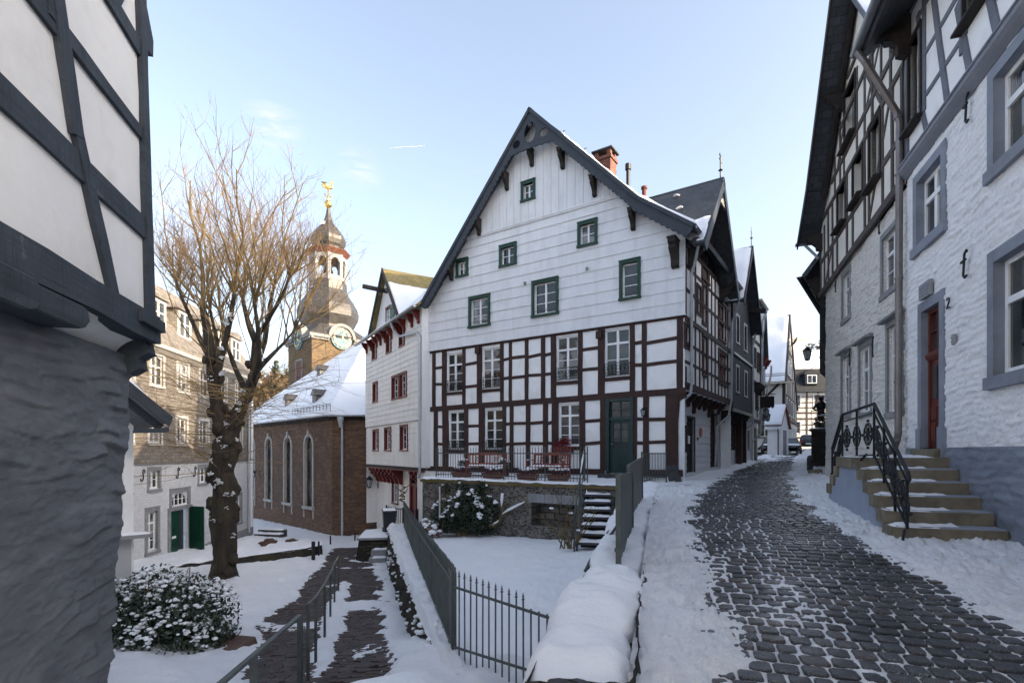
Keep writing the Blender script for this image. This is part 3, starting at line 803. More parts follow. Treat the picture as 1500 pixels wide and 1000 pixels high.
    fr_.ball((5.40, -.49, 11.86), .085)
    fr_.build('gable_fretwork', BARGE, root, fixn=True)
    for (zx, zy) in [(278, 480), (460, 412), (685, 380), (78, 835)]:
        u, z = M.pix(690+zx/5, 140+zy/5, -.0); z = min(z, 12.3-abs(u-5.39)*1.09-.34)
        console(root, M, u, z, .62, .40, .13, -.08)
    for (zx, zy) in [(782, 352), (942, 478), (300, 508), (185, 668)]:
        u, z = M.pix(600+zx/2.858, 130+zy/2.858); z = min(z, 12.3-abs(u-5.39)*1.07-.36)
        console(root, M, u, z, .62, .40, .13, -.08)
    console(root, M, 10.55, 6.62, .85, .52, .22, -.07)
    # roof ----------------------------------------------------------------------
    r = MB(M); y0, y1 = -.50, DEP+.3
    r.slab([(-.05, y0, 6.17), (5.39, y0, 12.52), (5.39, y1, 12.52), (-.05, y1, 6.17)], .12)
    r.slab([(5.39, y0, 12.52), (9.5, y0, 8.18), (9.5, y1, 8.18), (5.39, y1, 12.52)], .12); r.slab([(9.5, y0, 8.18), (11.28, y0, 6.87), (11.28, y1, 6.87), (9.5, y1, 8.18)], .12)
    rf = r.build('roof', SLATEROOF, root)
    s = MB(M); s.snow([(9.4, y0+.02, 8.28), (11.26, y0+.02, 6.90), (11.26, 1.2, 6.90), (9.4, 1.2, 8.28)], 14, 14, .10, .5, 2., 3)
    s.snow([(6.6, y0+.02, 11.25), (9.4, y0+.02, 8.29), (9.4, y0+.25, 8.29), (6.6, y0+.25, 11.25)], 40, 3, .05, .9, 3., 9)
    s.build('roof_snow', SNOWROOF, root, smooth=True)
    c = MB(M)
    cz = 10.0
    c.box(6.55, 7.24, 2.5, 3.1, cz, 11.66); c.box(6.50, 7.29, 2.45, 3.15, 11.54, 11.662)
    for (u, y) in ((6.55, 2.5), (7.08, 2.5), (6.55, 2.94), (7.08, 2.94)): c.box(u, u+.16, y, y+.16, 11.66, 11.88)
    ch = c.build('chimney', CHIMBRICK, root)
    MB(M).box(6.46, 7.33, 2.42, 3.18, 11.88, 11.94).build('cap_slab', ROCK, ch)
    p = MB(M); p.tube([(7.85, 2.8, 9.3), (7.85, 2.8, 11.05)], .075, 10); p.tube([(7.85, 2.8, 10.98), (7.85, 2.8, 11.2)], .115, 10); p.build('flue_pipe', BLACKPL, root)
    p = MB(M); p.lathe([(.09, 8.8), (.085, 9.9), (.12, 9.9), (.12, 9.98), (.08, 9.98)], 8.6, 2.5, 10); p.build('vent_pot', TERRACOTTA, root)
    for (u, y, z) in ((6.35, .3, 11.6), (7.35, .0, 10.5)): MB(M).tube([(u, y, z-.1), (u, y, z+.14), (u+.07, y, z+.1)], .02, 5).build('roof_hook', ZINC, root)
    # side facing the street -----------------------------------------------------
    A2 = lambda x, y, o=0.: S.pix(980+x/4, 460+y/4, o); A1 = lambda x, y, o=0.: S.pix(980+x/4.167, 240+y/4.167, o)
    L = 6.65
    win1 = [(A2(92, 0)[0], A2(118, 0)[0], 3.35, 4.0), (A2(195, 0)[0], A2(217, 0)[0], 2.75, 4.05), (A2(290, 0)[0], A2(340, 0)[0], 2.75, 3.95)]
    win2 = [(A1(203, 0)[0], A1(224, 0)[0], 4.55, 6.05), (A1(300, 0)[0], A1(342, 0)[0], 4.45, 5.85), (A1(170, 0)[0], A1(190, 0)[0], 4.75, 5.6)]
    dr = [(A1(200, 0)[0], A1(240, 0)[0], 6.10, 7.15)]
    cz0 = 9.35; ca = 2.55
    sg = [(0, 2.0), (L, 2.0), (L, 6.0), (5.05, 6.35), (ca, cz0), (.15, 6.6), (0, 6.6)]
    sb = MB(S); sb.wall(sg, win1+win2+dr, .14); sb.poly([(0, .5, 2.0), (L, .5, 2.0), (L, 0, 2.0), (0, 0, 2.0)])
    sb.build('street_wall', PLASTER, root)
    st = MB(S)
    for z, w in ((2.10, .22), (4.22, .16), (5.15, .11), (3.45, .10), (2.85, .09)): st.beam((-.0, z), (L, z), w, .03 if w > .12 else .016)
    k = 0; u = .10
    while u < L:
        if not any(h[0]-.05 < u < h[1]+.05 for h in win1): st.beam((u, 2.1), (u, 4.22), .12, .022)
        else: 
            st.beam((u, 2.1), (u, 2.7), .11, .022)
        if not any(h[0]-.05 < u < h[1]+.05 for h in win2): st.beam((u, 4.22), (u, min(6.6, 6.6 if u < 5 else 6.2)), .12, .022)
        if .5 < u < 4.9: 
            zt = cz0-.15-abs(u-ca)*1.2
            if zt > 6.7 and not (dr[0][0]-.05 < u < dr[0][1]+.05): st.beam((u, 6.55), (u, zt), .11, .022)
        u += .56
    for z in (5.9, 6.6, 7.3, 8.0):
        w = 9 if z < 6.5 else (cz0-.1-z)/1.22
        a_, b_ = max(.05, ca-w), min(L-.05 if z < 6.2 else 4.95, ca+w)
        if b_-a_ > .3: st.beam((a_, z), (b_, z), .11, .016)
    st.beam((.05, 6.55), (5.0, 6.55), .14, .03)
    for h in win1+win2+dr:
        for q in (h[0]-.04, h[1]+.04): st.beam((q, h[2]-.1), (q, h[3]+.08), .09, .035)
        st.beam((h[0]-.1, h[2]-.05), (h[1]+.1, h[2]-.05), .09, .05); st.beam((h[0]-.1, h[3]+.04), (h[1]+.1, h[3]+.04), .08, .045)
    st.build('street_timber_frame', TIMBER, root)
    for h in win1+win2: window(root, S, *h, depth=.10, frame=RED, cols=2 if h[1]-h[0] > .9 else 1, rows=3, fw=.05)
    MB(S).box(dr[0][0], dr[0][1], .02, .06, dr[0][2], dr[0][3]).build('loft_hatch', TIMBER_BROWN, root)
    # cross gable roof over the street side
    cr = MB(S); f = -.62
    def cross(u_e, z_e):
        # one slope: from the apex line inwards to where it meets the main roof
        ym = lambda z: (S_meet(z))
        q = [(ca, f, cz0+.22), (u_e, f, z_e), (u_e, ym(z_e), z_e), (ca, ym(cz0+.22), cz0+.22)]
        return q
    def S_meet(z):  # depth behind the street wall at which the main roof reaches height z
        return 1.4+(z-8.18)/1.056 if z > 8.18 else max(-.3, (z-6.87)/.736-.46)
    q1, q2 = cross(-.12, 6.42), cross(5.32, 6.05)
    cr.slab(q1, .10); cr.slab(q2, .10)
    cr.build('cross_gable_roof', SLATEROOF, root)
    s = MB(S)
    a0, a1 = Vector(q1[1]).lerp(Vector(q1[0]), .02), Vector(q1[1]).lerp(Vector(q1[0]), .40)
    b0, b1 = Vector(q1[2]).lerp(Vector(q1[3]), .02), Vector(q1[2]).lerp(Vector(q1[3]), .34)
    s.snow([tuple(a0), tuple(a1), tuple(b1), tuple(b0)], 16, 20, .06, 1.3, 1.6, 5)
    s.build('cross_gable_snow', SNOWROOF, root, smooth=True)
    for (y_, zf) in ((.6, .62), (1.5, .7), (.9, .86)):
        c_ = Vector(q1[1]).lerp(Vector(q1[0]), zf); c_.y = y_; sn = MB(S); snow_blob(sn, tuple(c_+Vector((0, 0, .03))), .13, .3); sn.build('snow_patch', SNOWROOF, root, smooth=True)
    cb = MB(S)
    for (p, q) in (((ca, cz0+.20), (-.14, 6.38)), ((ca, cz0+.20), (5.36, 6.0))):
        s_ = -1 if q[0] < p[0] else 1; lo_ = scallop(p, q, s_*.26, .16, s_*.03)
        cb.prism([p]+[q]+list(reversed(lo_)), f-.03, f+.02)
    cb.build('cross_gable_bargeboard', BARGE, root, fixn=True)
    fz = MB(S); fz.prism([(ca-.72, 8.62), (ca+.72, 8.62), (ca, 9.42)], f+.03, f+.07, holes=(arc(ca, 8.95, .16, 0, 360, 12)[:-1], arc(ca-.33, 8.76, .09, 0, 360, 10)[:-1], arc(ca+.33, 8.76, .09, 0, 360, 10)[:-1]))
    fz.build('cross_gable_fretwork', CREAM, root, fixn=True)
    for u in (.35, ca, 4.8): console(root, S, u, (cz0-.05-abs(u-ca)*1.22)-.2, .55, .5, .13, 0.)
    v = MB(S); v.tube([(ca, f+.1, cz0+.1), (ca, f+.1, cz0+.95)], .025, 6); v.lathe([(.02, cz0+.42), (.08, cz0+.47), (.02, cz0+.52)], ca, f+.1, 8); v.bar((ca-.2, f+.1, cz0+.8), (ca+.2, f+.1, cz0+.8), .02, .02)
    v.prism([(ca-.18, cz0+.94), (ca+.02, cz0+.92), (ca+.2, cz0+1.04), (ca+.05, cz0+1.0), (ca-.1, cz0+1.03)], f+.09, f+.11)
    v.build('weather_vane', IRON, root)
    # brackets under the jetty, boarded ground floor
    for k in range(9):
        u = lerp(.3, L-.35, k/8); console(root, S, u, 1.98, .62 if k % 3 == 0 else .42, .36, .13, .45, TIMBER)
    y = .45
    d1 = (A2(105, 0, -y)[0], A2(147, 0, -y)[0], -.72, 1.2); d2 = (A2(243, 0, -y)[0], A2(277, 0, -y)[0], -.62, 1.55); w_ = (A2(83, 0, -y)[0], A2(96, 0, -y)[0], .0, .85)
    gb = MB(S); gp = rect(.0, L, -1.2, 2.0); gb.wall(gp, [d1, d2, w_], .16, y=y); gb.clad(rect(.0, L, -.85, 2.0), [d1, d2, w_], -.85, 2.0, .24, .018, y=y, wob=.004)
    gb.poly([(0, 0, -1.2), (0, y, -1.2), (0, y, 2), (0, 0, 2)])
    gb.build('boarded_ground_floor', BOARDS, root)
    for (h, mt, nm) in ((d1, DKWOOD, 'door'), (d2, TIMBER, 'door'), (w_, TIMBER, 'window')):
        q = MB(S); q.box(h[0], h[1], y+.08, y+.12, h[2], h[3])
        for k in range(4): uu = lerp(h[0], h[1], (k+.5)/4); q.box(uu-.07*(h[1]-h[0]), uu+.07*(h[1]-h[0]), y+.06, y+.081, h[2]+.1, h[3]-.1)
        q.box(h[0]-.07, h[0], y-.03, y+.1, h[2], h[3]+.07); q.box(h[1], h[1]+.07, y-.03, y+.1, h[2], h[3]+.07); q.box(h[0], h[1], y-.03, y+.1, h[3], h[3]+.068)
        q.build(nm, mt, root)
    u, z = A2(131, 735, -y+.05); MB(S).box(u-.14, u+.14, y+.03, y+.058, z-.14, z+.14).build('notice', PAPER, root)
    u, z = A2(180, 692, -y); MB(S).prism(arc(u, z, .17, 0, 360, 18)[:-1], y-.06, y-.035).build('round_sign', SIGNRED, root)
    u, z = A2(162, 730, -y); MB(S).box(u-.06, u+.06, y-.05, y-.03, z-.05, z+.05).build('house_number', IRON, root)
    pipe_u = .42
    downpipe(root, S, [(.1, -.42, 6.55), (pipe_u-.1, -.25, 6.05), (pipe_u, -.10, 5.7), (pipe_u, -.10, 2.15), (pipe_u-.03, -.06, 1.85), (-.02+.1, .25, 1.5), (.12, .34, 1.3), (.12, .34, -.35)], .048, ZINCLIGHT)
    MB(S).tube([(.12, .34, -.9), (.12, .34, -.3)], .06, 10).build('downpipe_shoe', IRON, root)
    u = L-.12
    downpipe(root, S, [(u-.3, -.45, 6.1), (u-.02, -.12, 5.4), (u, -.10, 2.2), (u-.1, .0, 1.5), (u-.75, .32, 1.05), (u-.8, .36, -.5)], .045, ZINCLIGHT)
    gutter(root, M, 11.28, 11.29, -.5, 6.8, .07)
    return root
MAIN = main_house()
wall_lamp('wall_lantern', 'small dark lantern on the timber post right of the green front door', M, M.U(944.5), M.pix(944, 603)[1], -.05, .85, .12)
wall_lamp('wall_lantern', 'black lantern over the dark door in the boarded side of the gabled house', S, S.U(1039, -.45), S.pix(1039, 605, -.45)[1]+.1, .43, .9, .22)
# ------------------------------------------------------------------ ground, street, lower path, garden
def struct(o): o['kind'] = 'structure'; return o
def px_of(X, Y, z): return (CX+F*X/Y, H-F*z/Y)
def island_mat(name, cols, rough=.5, bump=.5, bs=25, bd=.006, dust=None):
    m, t = newmat(name)
    g = t.new('ShaderNodeNewGeometry')
    st = [(i/(len(cols)-1) if len(cols) > 1 else 0, c) for i, c in enumerate(cols)]
    col = t.ramp(g.outputs['Random Per Island'], st)
    v = t.coord('Object'); f = t.noise(v, 9, 6, .7)
    col = t.mix(t.ramp(f, [(.35, 0.), (.75, 1.)]), col, t.mix(1., col, (1.45, 1.45, 1.5), 'MULTIPLY'))
    if dust:
        g2 = t.math('MULTIPLY', t.ramp(t.noise(v, 1.1, 5, .65), [(.38, 0.), (.66, 1.)]), t.ramp(t.noise(v, 95, 4, .75), [(dust[0], 0.), (dust[1], 1.)]))
        col = t.mix(t.math('MULTIPLY', g2, .8), col, (.62, .64, .68))
    t.link(col, t.b.inputs['Base Color'])
    t.link(t.ramp(t.noise(v, 3, 4, .6), [(.35, rough-.12), (.7, rough+.15)]), t.b.inputs['Roughness']); t.b.inputs['Specular IOR Level'].default_value = .5
    t.link(t.bump(t.noise(v, bs, 6, .7), bump, bd), t.b.inputs['Normal'])
    return m
COBBLE = island_mat('cobble', [(.020, .021, .024), (.028, .029, .032), (.016, .017, .020), (.036, .037, .042), (.024, .025, .028), (.045, .034, .032), (.019, .020, .023), (.030, .031, .036)], .36, .6, 22, .008, dust=(.50, .80))
PAVER = island_mat('path_brick', [(.050, .031, .026), (.036, .027, .025), (.062, .040, .033), (.032, .027, .026), (.046, .033, .030), (.025, .022, .022)], .7, .6, 30, .008, dust=(.60, .9))
# snow edges of the street in the photograph, per row: (row, column)
ED_L = [(650, 1140), (668, 1112), (684, 1085), (700, 1056), (712, 1038), (735, 1018), (760, 1012), (790, 1022), (820, 1032), (860, 1042), (900, 1056), (950, 1078), (1000, 1100), (1060, 1130)]
ED_R = [(650, 1198), (658, 1184), (668, 1168), (680, 1160), (700, 1157), (720, 1163), (740, 1176), (768, 1216), (808, 1278), (830, 1322), (864, 1384), (900, 1446), (928, 1496), (980, 1580), (1060, 1720)]
ED_M = [(660, 1150), (680, 1112), (700, 1084), (712, 1078), (740, 1084), (770, 1098), (800, 1112), (840, 1140), (880, 1172), (940, 1215), (1000, 1262)]
def road_mask(X, Y, z):
    """(bank, streak): bank 1 = lying snow at the kerbs, streak = thin snow between the wheel tracks"""
    px, py = px_of(X, Y, z)
    py = min(1060, py)
    k = Y/F
    dl = (interp(ED_L, py)-px)*k+.30*fbm(X, Y, 0, 1.3, 4)+.12*fbm(X, Y, 5, 5., 3)
    dr = (px-interp(ED_R, py))*k+.22*fbm(X, Y, 3, 1.3, 4)+.10*fbm(X, Y, 8, 5., 3)
    a = max(sm(-.22, .34, dl), sm(-.20, .32, dr))
    d = abs(px-interp(ED_M, py))*k
    s = max(0, 1-d/.42)*sm(-.35, .35, fbm(X, Y, 7, .9, 4)+.05)
    # dusting left of the streak near the camera
    s = max(s, .75*sm(1.2, .1, -dl)*sm(-.1, .5, fbm(X, Y, 2, 1.1, 4)+.15))
    return a, s
def build_road():
    # bed
    b = MB(); 
    Ys = [-6+i*.5 for i in range(60)]+[24+i*1.5 for i in range(46)]
    def fn(a, c):
        Y = Ys[int(round(c*(len(Ys)-1)))]; xl, xr = road_l(Y)-(0 if Y < 17 else 1.5), road_r(Y)+(.5 if Y < 17 else 4+max(0, (Y-40)*.4)); X = lerp(xl, xr, a)
        return (X, Y, road_z(X, Y)-.035)
    b.grid(20, len(Ys)-1, fn)
    struct(b.build('road', surf('road_bed', (.016, .016, .018), (.03, .03, .033), 4, .8, .6, 30, .01)))
    # cobbles
    c = MB(); yk = 2.3; row = 0
    while yk < 27:
        rp = RN.uniform(.135, .165)
        xl, xr = road_l(yk)+.05, road_r(yk)-.1; xm = (xl+xr)/2; sl = .30 if yk < 15 else .30+.25*sm(15, 20, yk)
        x = xl-.3+RN.random()*.12
        while x < xr+.3:
            w = RN.uniform(.125, .20); dp = rp
            xc = x+w/2; Y = yk-sl*(xc-xm)
            x += w+.004
            if not (road_l(Y)+.04 < xc < road_r(Y)-.02) or Y < 1.8: continue
            z = road_z(xc, Y)
            if Y > 1.9:
                px, py = px_of(xc, Y, z)
                if px > 1640 or py > 1120: continue
                a, s_ = road_mask(xc, Y, z)
                if a > .93: continue
            hw, hd = w/2-RN.uniform(.001, .006), dp/2-RN.uniform(.001, .006); zt = z+RN.uniform(-.005, .004); ti = RN.uniform(-.025, .025); tj = RN.uniform(-.025, .025)
            ca, sa = math.cos(-sl+RN.uniform(-.04, .04)), math.sin(-sl+RN.uniform(-.04, .04))
            sh = [(i*RN.uniform(.90, 1.03), j*RN.uniform(.90, 1.03)) for (i, j) in ((-1, -.72), (-.76, -1), (.76, -1), (1, -.72), (1, .72), (.76, 1), (-.76, 1), (-1, .72))]
            rings = []
            for (f, dz) in ((1., -.035), (1., -.010), (.93, -.0005)):
                ring = []
                for (i, j) in sh:
                    dx, dy = i*hw*f, j*hd*f
                    ring.append(c.p(xc+dx*ca-dy*sa, Y+dx*sa+dy*ca, zt+dz+dx*ti+dy*tj))
                rings.append(ring)
            top = c.p(xc, Y, zt+.005)
            for r_ in (0, 1):
                for k in range(8): c.face((rings[r_][k], rings[r_][(k+1) % 8], rings[r_+1][(k+1) % 8], rings[r_+1][k]))
            for k in range(8): c.face((rings[2][k], rings[2][(k+1) % 8], top))
        yk += rp+.003
    struct(c.build('road_cobbles', COBBLE, smooth=False))
    # snow
    s = MB(); Y = 1.6; rows = []
    while Y < 62: rows.append(Y); Y += .035+max(0, Y-3)*.0065
    n = 170
    def fs(a, cc):
        Y = rows[int(round(cc*(len(rows)-1)))]
        xl, xr = road_l(Y)-(.06 if Y < 15 else 1.2), road_r(Y)+(.04 if Y < 17 else 2+max(0, (Y-40)*.4)); X = lerp(xl, xr, a)
        z = road_z(X, Y); m, st = road_mask(X, Y, max(z, -1e9) if Y > .5 else z)
        f1 = fbm(X, Y, 1, 2.2, 4); f2 = fbm(X, Y, 4, 11, 3); f3 = fbm(X, Y, 9, 30, 2)
        low = -.0225+.011*f1+.009*f2+.006*f3+st*(.016+.020*f2)-.005*sm(7, 10, Y)
        if Y > 24: low -= .012; 
        if Y > 24: low += st*.02+.02*sm(.1, .5, f1)
        tr = abs(fbm(X, Y, 14, 3.4, 3)); vd = noise.voronoi(Vector((X*3.3, Y*2.6, 0)))[0][0]; pit = sm(.42, .12, vd)*sm(-.15, .2, fbm(X, Y, 31, .9, 2)); hi = .055+.035*f1+.034*f2+.022*f3-.034*pit-.055*max(0, .22-tr)/.22*sm(-.2, .2, fbm(X, Y, 21, .8, 2)+.05)
        return (X, Y, z+lerp(low, hi, m**1.3)+m*(1-m)*(.06*f3+.03*f2))
    s.grid(210, len(rows)-1, fs)
    struct(s.build('road_snow', SNOWDIRTY, smooth=True))
build_road()

# lower path -----------------------------------------------------------------
PATH_R = [(790, 520), (806, 535), (826, 548), (846, 560), (866, 560), (888, 574), (916, 568), (958, 578), (1000, 592), (1060, 612)]
PATH_L = [(790, 490), (806, 482), (826, 468), (857, 440), (877, 434), (891, 400), (915, 372), (938, 376), (1000, 352), (1060, 330)]
STRIP = [(855, 500, 512), (880, 482, 505), (920, 466, 506), (950, 460, 494), (978, 457, 486), (992, 452, 470)]
def path_mask(X, Y, z):
    px, py = px_of(X, Y, z); k = Y/F
    py = max(770, min(1060, py))
    n = .22*fbm(X, Y, 2, 1.5, 4)+.14*fbm(X, Y, 6, 5, 3)
    d = min(px-interp(PATH_L, py), interp(PATH_R, py)-px)*k+n
    m = 1-sm(-.06, .20, d)
    if 850 < py < 995:
        a = interp([(q[0], q[1]) for q in STRIP], py); b = interp([(q[0], q[2]) for q in STRIP], py)
        e = min(px-a, b-px)*k+n*.6
        m = max(m, sm(-.05, .12, e))
    if Y > 22: m = max(m, .0)
    m = max(m, .85*sm(-.2, .55, fbm(X, Y, 12, .6, 4)-.35))
    return m
def build_low():
    g = MB(); nx, ny = 330, 380
    def fn(a, c):
        X = lerp(-26, 1.8, a**.72); Y = lerp(2.0, 42, c**1.35); z = low_z(X, Y)
        m = path_mask(X, Y, z) if Y > 4 else 1
        if X < -13: m = 1
        f1 = fbm(X, Y, 1, 1.6, 4); f2 = fbm(X, Y, 4, 6, 3)
        if Y > 28 and X > -24: m *= 1-.8*sm(28, 29.5, Y)*sm(-.2, .2, f1+.1)
        vd = noise.voronoi(Vector((X*2.8, Y*2.2, 0)))[0][0]; pit = sm(.42, .14, vd)*sm(-.1, .2, fbm(X, Y, 31, .5, 2))*(Y < 22)
        return (X, Y, z+lerp(-.030+.012*f2+.008*f1, .05+.06*f1+.035*f2-.05*pit, m))
    g.grid(nx, ny, fn)
    struct(g.build('snow_covered_bank', SNOWDIRTY, smooth=True))
    b = MB(); d = (-.25, .968); Yk = 5.0
    # rows of bricks laid across the path
    for r in range(270):
        yk = 5.4+r*.074; xc0 = lerp(-2.2, -6.6, (yk-5.4)/16.6); x = -2.7+RN.random()*.2
        while x < 2.6:
            L = RN.uniform(.17, .25); X, Y = xc0+x+L/2, yk+.20*(x+L/2); x += L+.012
            if X > fence_x(max(6.4, Y))-.5 or Y < 4: continue
            z = low_z(X, Y)
            if path_mask(X, Y, z) > .95: continue
            dz = RN.uniform(-.010, .006); zt = z+dz; a = .20; hw, hd = L/2, .031
            q = [(X+i*hw-a*j*hd, Y+j*hd+a*i*hw) for (i, j) in ((-1, -1), (1, -1), (1, 1), (-1, 1))]
            b.hexa([(u, v, zt-.06) for (u, v) in q], [(u, v, zt+RN.uniform(-.004, .004)) for (u, v) in q])
    struct(b.build('brick_path', PAVER))
    k = MB(); struct(k.grid(40, 60, lambda a, c: (lerp(-14, 0, a), lerp(3, 36, c), low_z(lerp(-14, 0, a), lerp(3, 36, c))-.055)).build('path_bed', surf('path_earth', (.02, .016, .014), (.035, .028, .025), 5, .9, .5)))
build_low()

# garden lawn under snow
def lawn_z(X, Y):
    l = interp([(4, -2.5), (6.4, -2.52), (14, -2.86), (20.5, -3.02), (24, -3.1)], Y); r = interp([(4, -2.40), (6.4, -2.42), (14, -2.50), (20, -2.8)], Y)
    xl, xr = fence_x(Y), road_l(Y)-.7
    return lerp(l, r, min(1, max(0, (X-xl)/max(.5, xr-xl))))
def build_lawn():
    g = MB()
    def fn(a, c):
        Y = lerp(4.3, 22.6, c**1.2); xl, xr = fence_x(Y)-.12, road_l(min(Y, 15.5))-.45
        if Y < 6.4: xl = lerp(fence_x(6.4)-.12, -2.2, sm(6.4, 5.4, Y))
        X = lerp(xl, xr, a)
        z = lawn_z(X, Y)+.05*fbm(X, Y, 1, .7, 4)+.018*fbm(X, Y, 3, 4, 3)+.010*fbm(X, Y, 9, 14, 2)
        if Y < 5.6: z -= .35*sm(5.6, 4.3, Y)-.10*fbm(X, Y, 2, 2.2, 3)
        # mound against the street wall
        z += .35*sm(.55, 0, xr-X)*sm(4.6, 5.6, Y)
        return (X, Y, z)
    g.grid(150, 240, fn)
    struct(g.build('garden_snow', SNOW, smooth=True))
build_lawn()

# retaining wall along the path, below the long fence
def path_wall():
    t = thing('retaining_wall', 'rough dark rubble retaining wall with snowy top below the long iron fence along the brick path', 'wall', (-2.5, 13, -4), 0)
    def d(Y): return interp([(5.5, .06), (6.4, .12), (10, .26), (15, .42), (21, .60)], Y)
    b = MB()
    def fn(a, c):
        Y = lerp(6.0, 21.4, c); xt = fence_x(Y)-d(Y)
        zt, zb = lawn_z(fence_x(Y), Y)-.02, low_z(xt-.3, Y)-.2
        z = lerp(zb, zt, a); x = xt-(1-a)*.16*sm(5.8, 8, Y)
        x += .10*fbm(Y, z, 2, 2.4, 4)+.05*fbm(Y, z*2, 5, 7, 3)
        return (x, Y+.05*fbm(Y, z, 8, 3, 2), z)
    b.grid(18, 230, fn); b.build('stone_face', RUBBLEWALL, t, smooth=True)
    s = MB()
    def fs(a, c):
        Y = lerp(5.8, 21.6, c); x0 = fence_x(Y)-d(Y)-.07-.05*fbm(Y, 0, 0, 2.5, 3); x1 = fence_x(Y)+.10; X = lerp(x0, x1, a)
        e = sm(0, .22, a)
        return (X, Y, lawn_z(fence_x(Y), Y)+.03+(.07+.09*fbm(X, Y, 1, 1.7, 4)+.04*fbm(X, Y, 3, 7, 3))*e-.09*(1-e)-.04*sm(.8, 1, a))
    s.grid(14, 260, fs); s.build('snow_cap', SNOWDIRTY, t, smooth=True)
    for k in range(60):
        Y = RN.uniform(7, 20.5); xt = fence_x(Y)-d(Y); zt, zb = lawn_z(fence_x(Y), Y), low_z(xt, Y)
        q = MB(); f = RN.uniform(.1, .95); snow_blob(q, (xt-.04-.12*(1-f), Y, lerp(zb, zt, f)), RN.uniform(.025, .075), .5, 8, 4); q.build('snow_patch', SNOW, t, smooth=True)
path_wall()

# street-side wall with thick snow cap
CAPZ = [(2.6, -1.50), (3.6, -1.47), (5, -1.41), (8, -1.28), (11.7, -1.08), (15, -.97), (16, -.95)]
def street_wall():
    t = thing('low_stone_wall', 'low dark stone wall between street and snowy garden, buried under a thick lumpy snow cap', 'wall', (2, 8, -2.6), 0)
    W = .70
    b = MB()
    def fn(a, c):
        Y = lerp(3.35, 15.4, c); x = road_l(Y)-.03; zt = interp(CAPZ, Y)+.02; zb = -2.9
        z = lerp(zb, zt, a)
        return (x+.05*fbm(Y, z, 1, 2.5, 4)+.025*fbm(Y, z, 5, 9, 3), Y, z)
    b.grid(30, 170, fn)
    b.grid(12, 90, lambda a, c: (road_l(lerp(3.35, 15.4, c))-W+.04*fbm(c*12, a*2, 3, 2, 3), lerp(3.35, 15.4, c), lerp(-2.9, interp(CAPZ, lerp(3.35, 15.4, c)), a)))
    x0 = road_l(3.35)
    b.grid(16, 12, lambda a, c: (lerp(x0-W, x0-.03, a)+.03*fbm(a*2, c*2, 7, 2, 3), 3.35+.05*fbm(a*3, c*3, 1, 2, 3), lerp(-2.9, -1.46, c)))
    b.build('stone_body', RUBBLEWALL, t, smooth=True)
    s = MB(); nA, nC = 34, 300
    def fs(a, c):
        Y = lerp(3.30, 15.6, c)
        lob = abs(math.sin(Y*1.55+.9*nz(Y, 3, 0, .6)))
        lob = lob**.45
        bulge = .05*nz(Y, 1, 0, 2.3)
        xr = road_l(Y)-.12+.11*lob+bulge*.9+.03*nz(Y, 4, 0, 6); xl = road_l(Y)-W-.02-.09*lob-.08*nz(Y, 9, 0, 1.5)
        ang = math.pi*(a)
        # cross-section: rounded cushion with overhanging sides
        cx, hw = (xl+xr)/2, (xr-xl)/2
        ee = abs(math.cos(ang))**.62*(1 if math.cos(ang) < 0 else -1)
        X = cx+hw*ee
        ends = sm(3.28, 3.85, Y)
        hgt = (.16+.09*fbm(X, Y, 2, 1.3, 3)+.03*fbm(X, Y, 4, 5, 3))*(.50+.50*lob)*(.35+.65*ends)
        z = interp(CAPZ, Y)-.07-.06*(1-ends)+.05*nz(Y*.9, X*1.2, 3, 1.)+(abs(math.sin(ang))**.75)*hgt+.02*fbm(X, Y, 7, 3, 3)-(.06*(1-abs(math.sin(ang))))
        return (X, Y, z)
    s.grid(nA, nC, fs)
    s.build('snow_cap', SNOW, t, smooth=True)
street_wall()
def rock(name, label, p, r, sq, grp=None, mat=None, snow=True):
    b = MB()
    sd = RN.random()*20
    n, m = 14, 9
    def fn(a, c):
        t, q = math.pi*c, 2*math.pi*a; v = Vector((math.sin(t)*math.cos(q), math.sin(t)*math.sin(q), math.cos(t)))
        k = r*(1+.35*fbm(v.x+sd, v.y, v.z, 1.3, 4)); return (p[0]+v.x*k*sq[0], p[1]+v.y*k*sq[1], p[2]+v.z*k*sq[2])
    b.grid(n*2, m*2, fn)
    o = b.build(name, mat or ROCK, smooth=True); tag(o, label, 'rock', grp)
    return o
rock('boulder', 'dark bare stone poking out of snow at near end of low street wall', (.37, 3.30, -1.56), .22, (1.1, .7, .55))
def far_ground():
    b = MB()
    def h(X, Y):
        up = sm(-4, 3, (X-5.5)-.62*(Y-17))*sm(14, 18, Y)
        up = max(up, sm(3, 8, X-(4+.357*Y))*sm(-14, -8, Y))
        z = lerp(-6.6, interp(ROADZ, max(0, Y))-.25, up)
        d = math.hypot(X, Y)
        hill = max(0, d-75)*.16*sm(70, 130, d)*(1+.3*fbm(X, Y, 0, .01, 3))
        hill = min(hill, 40)
        return z+(hill if Y > 20 else hill*.5)
    def fn(a, c):
        X = lerp(-260, 260, a); Y = lerp(-160, 380, c); return (X, Y, h(X, Y))
    b.grid(110, 110, fn)
    struct(b.build('ground', snowmat('distant_snow', (.70, .72, .76), (.12, .095, .07), (.38, .6))))
far_ground()
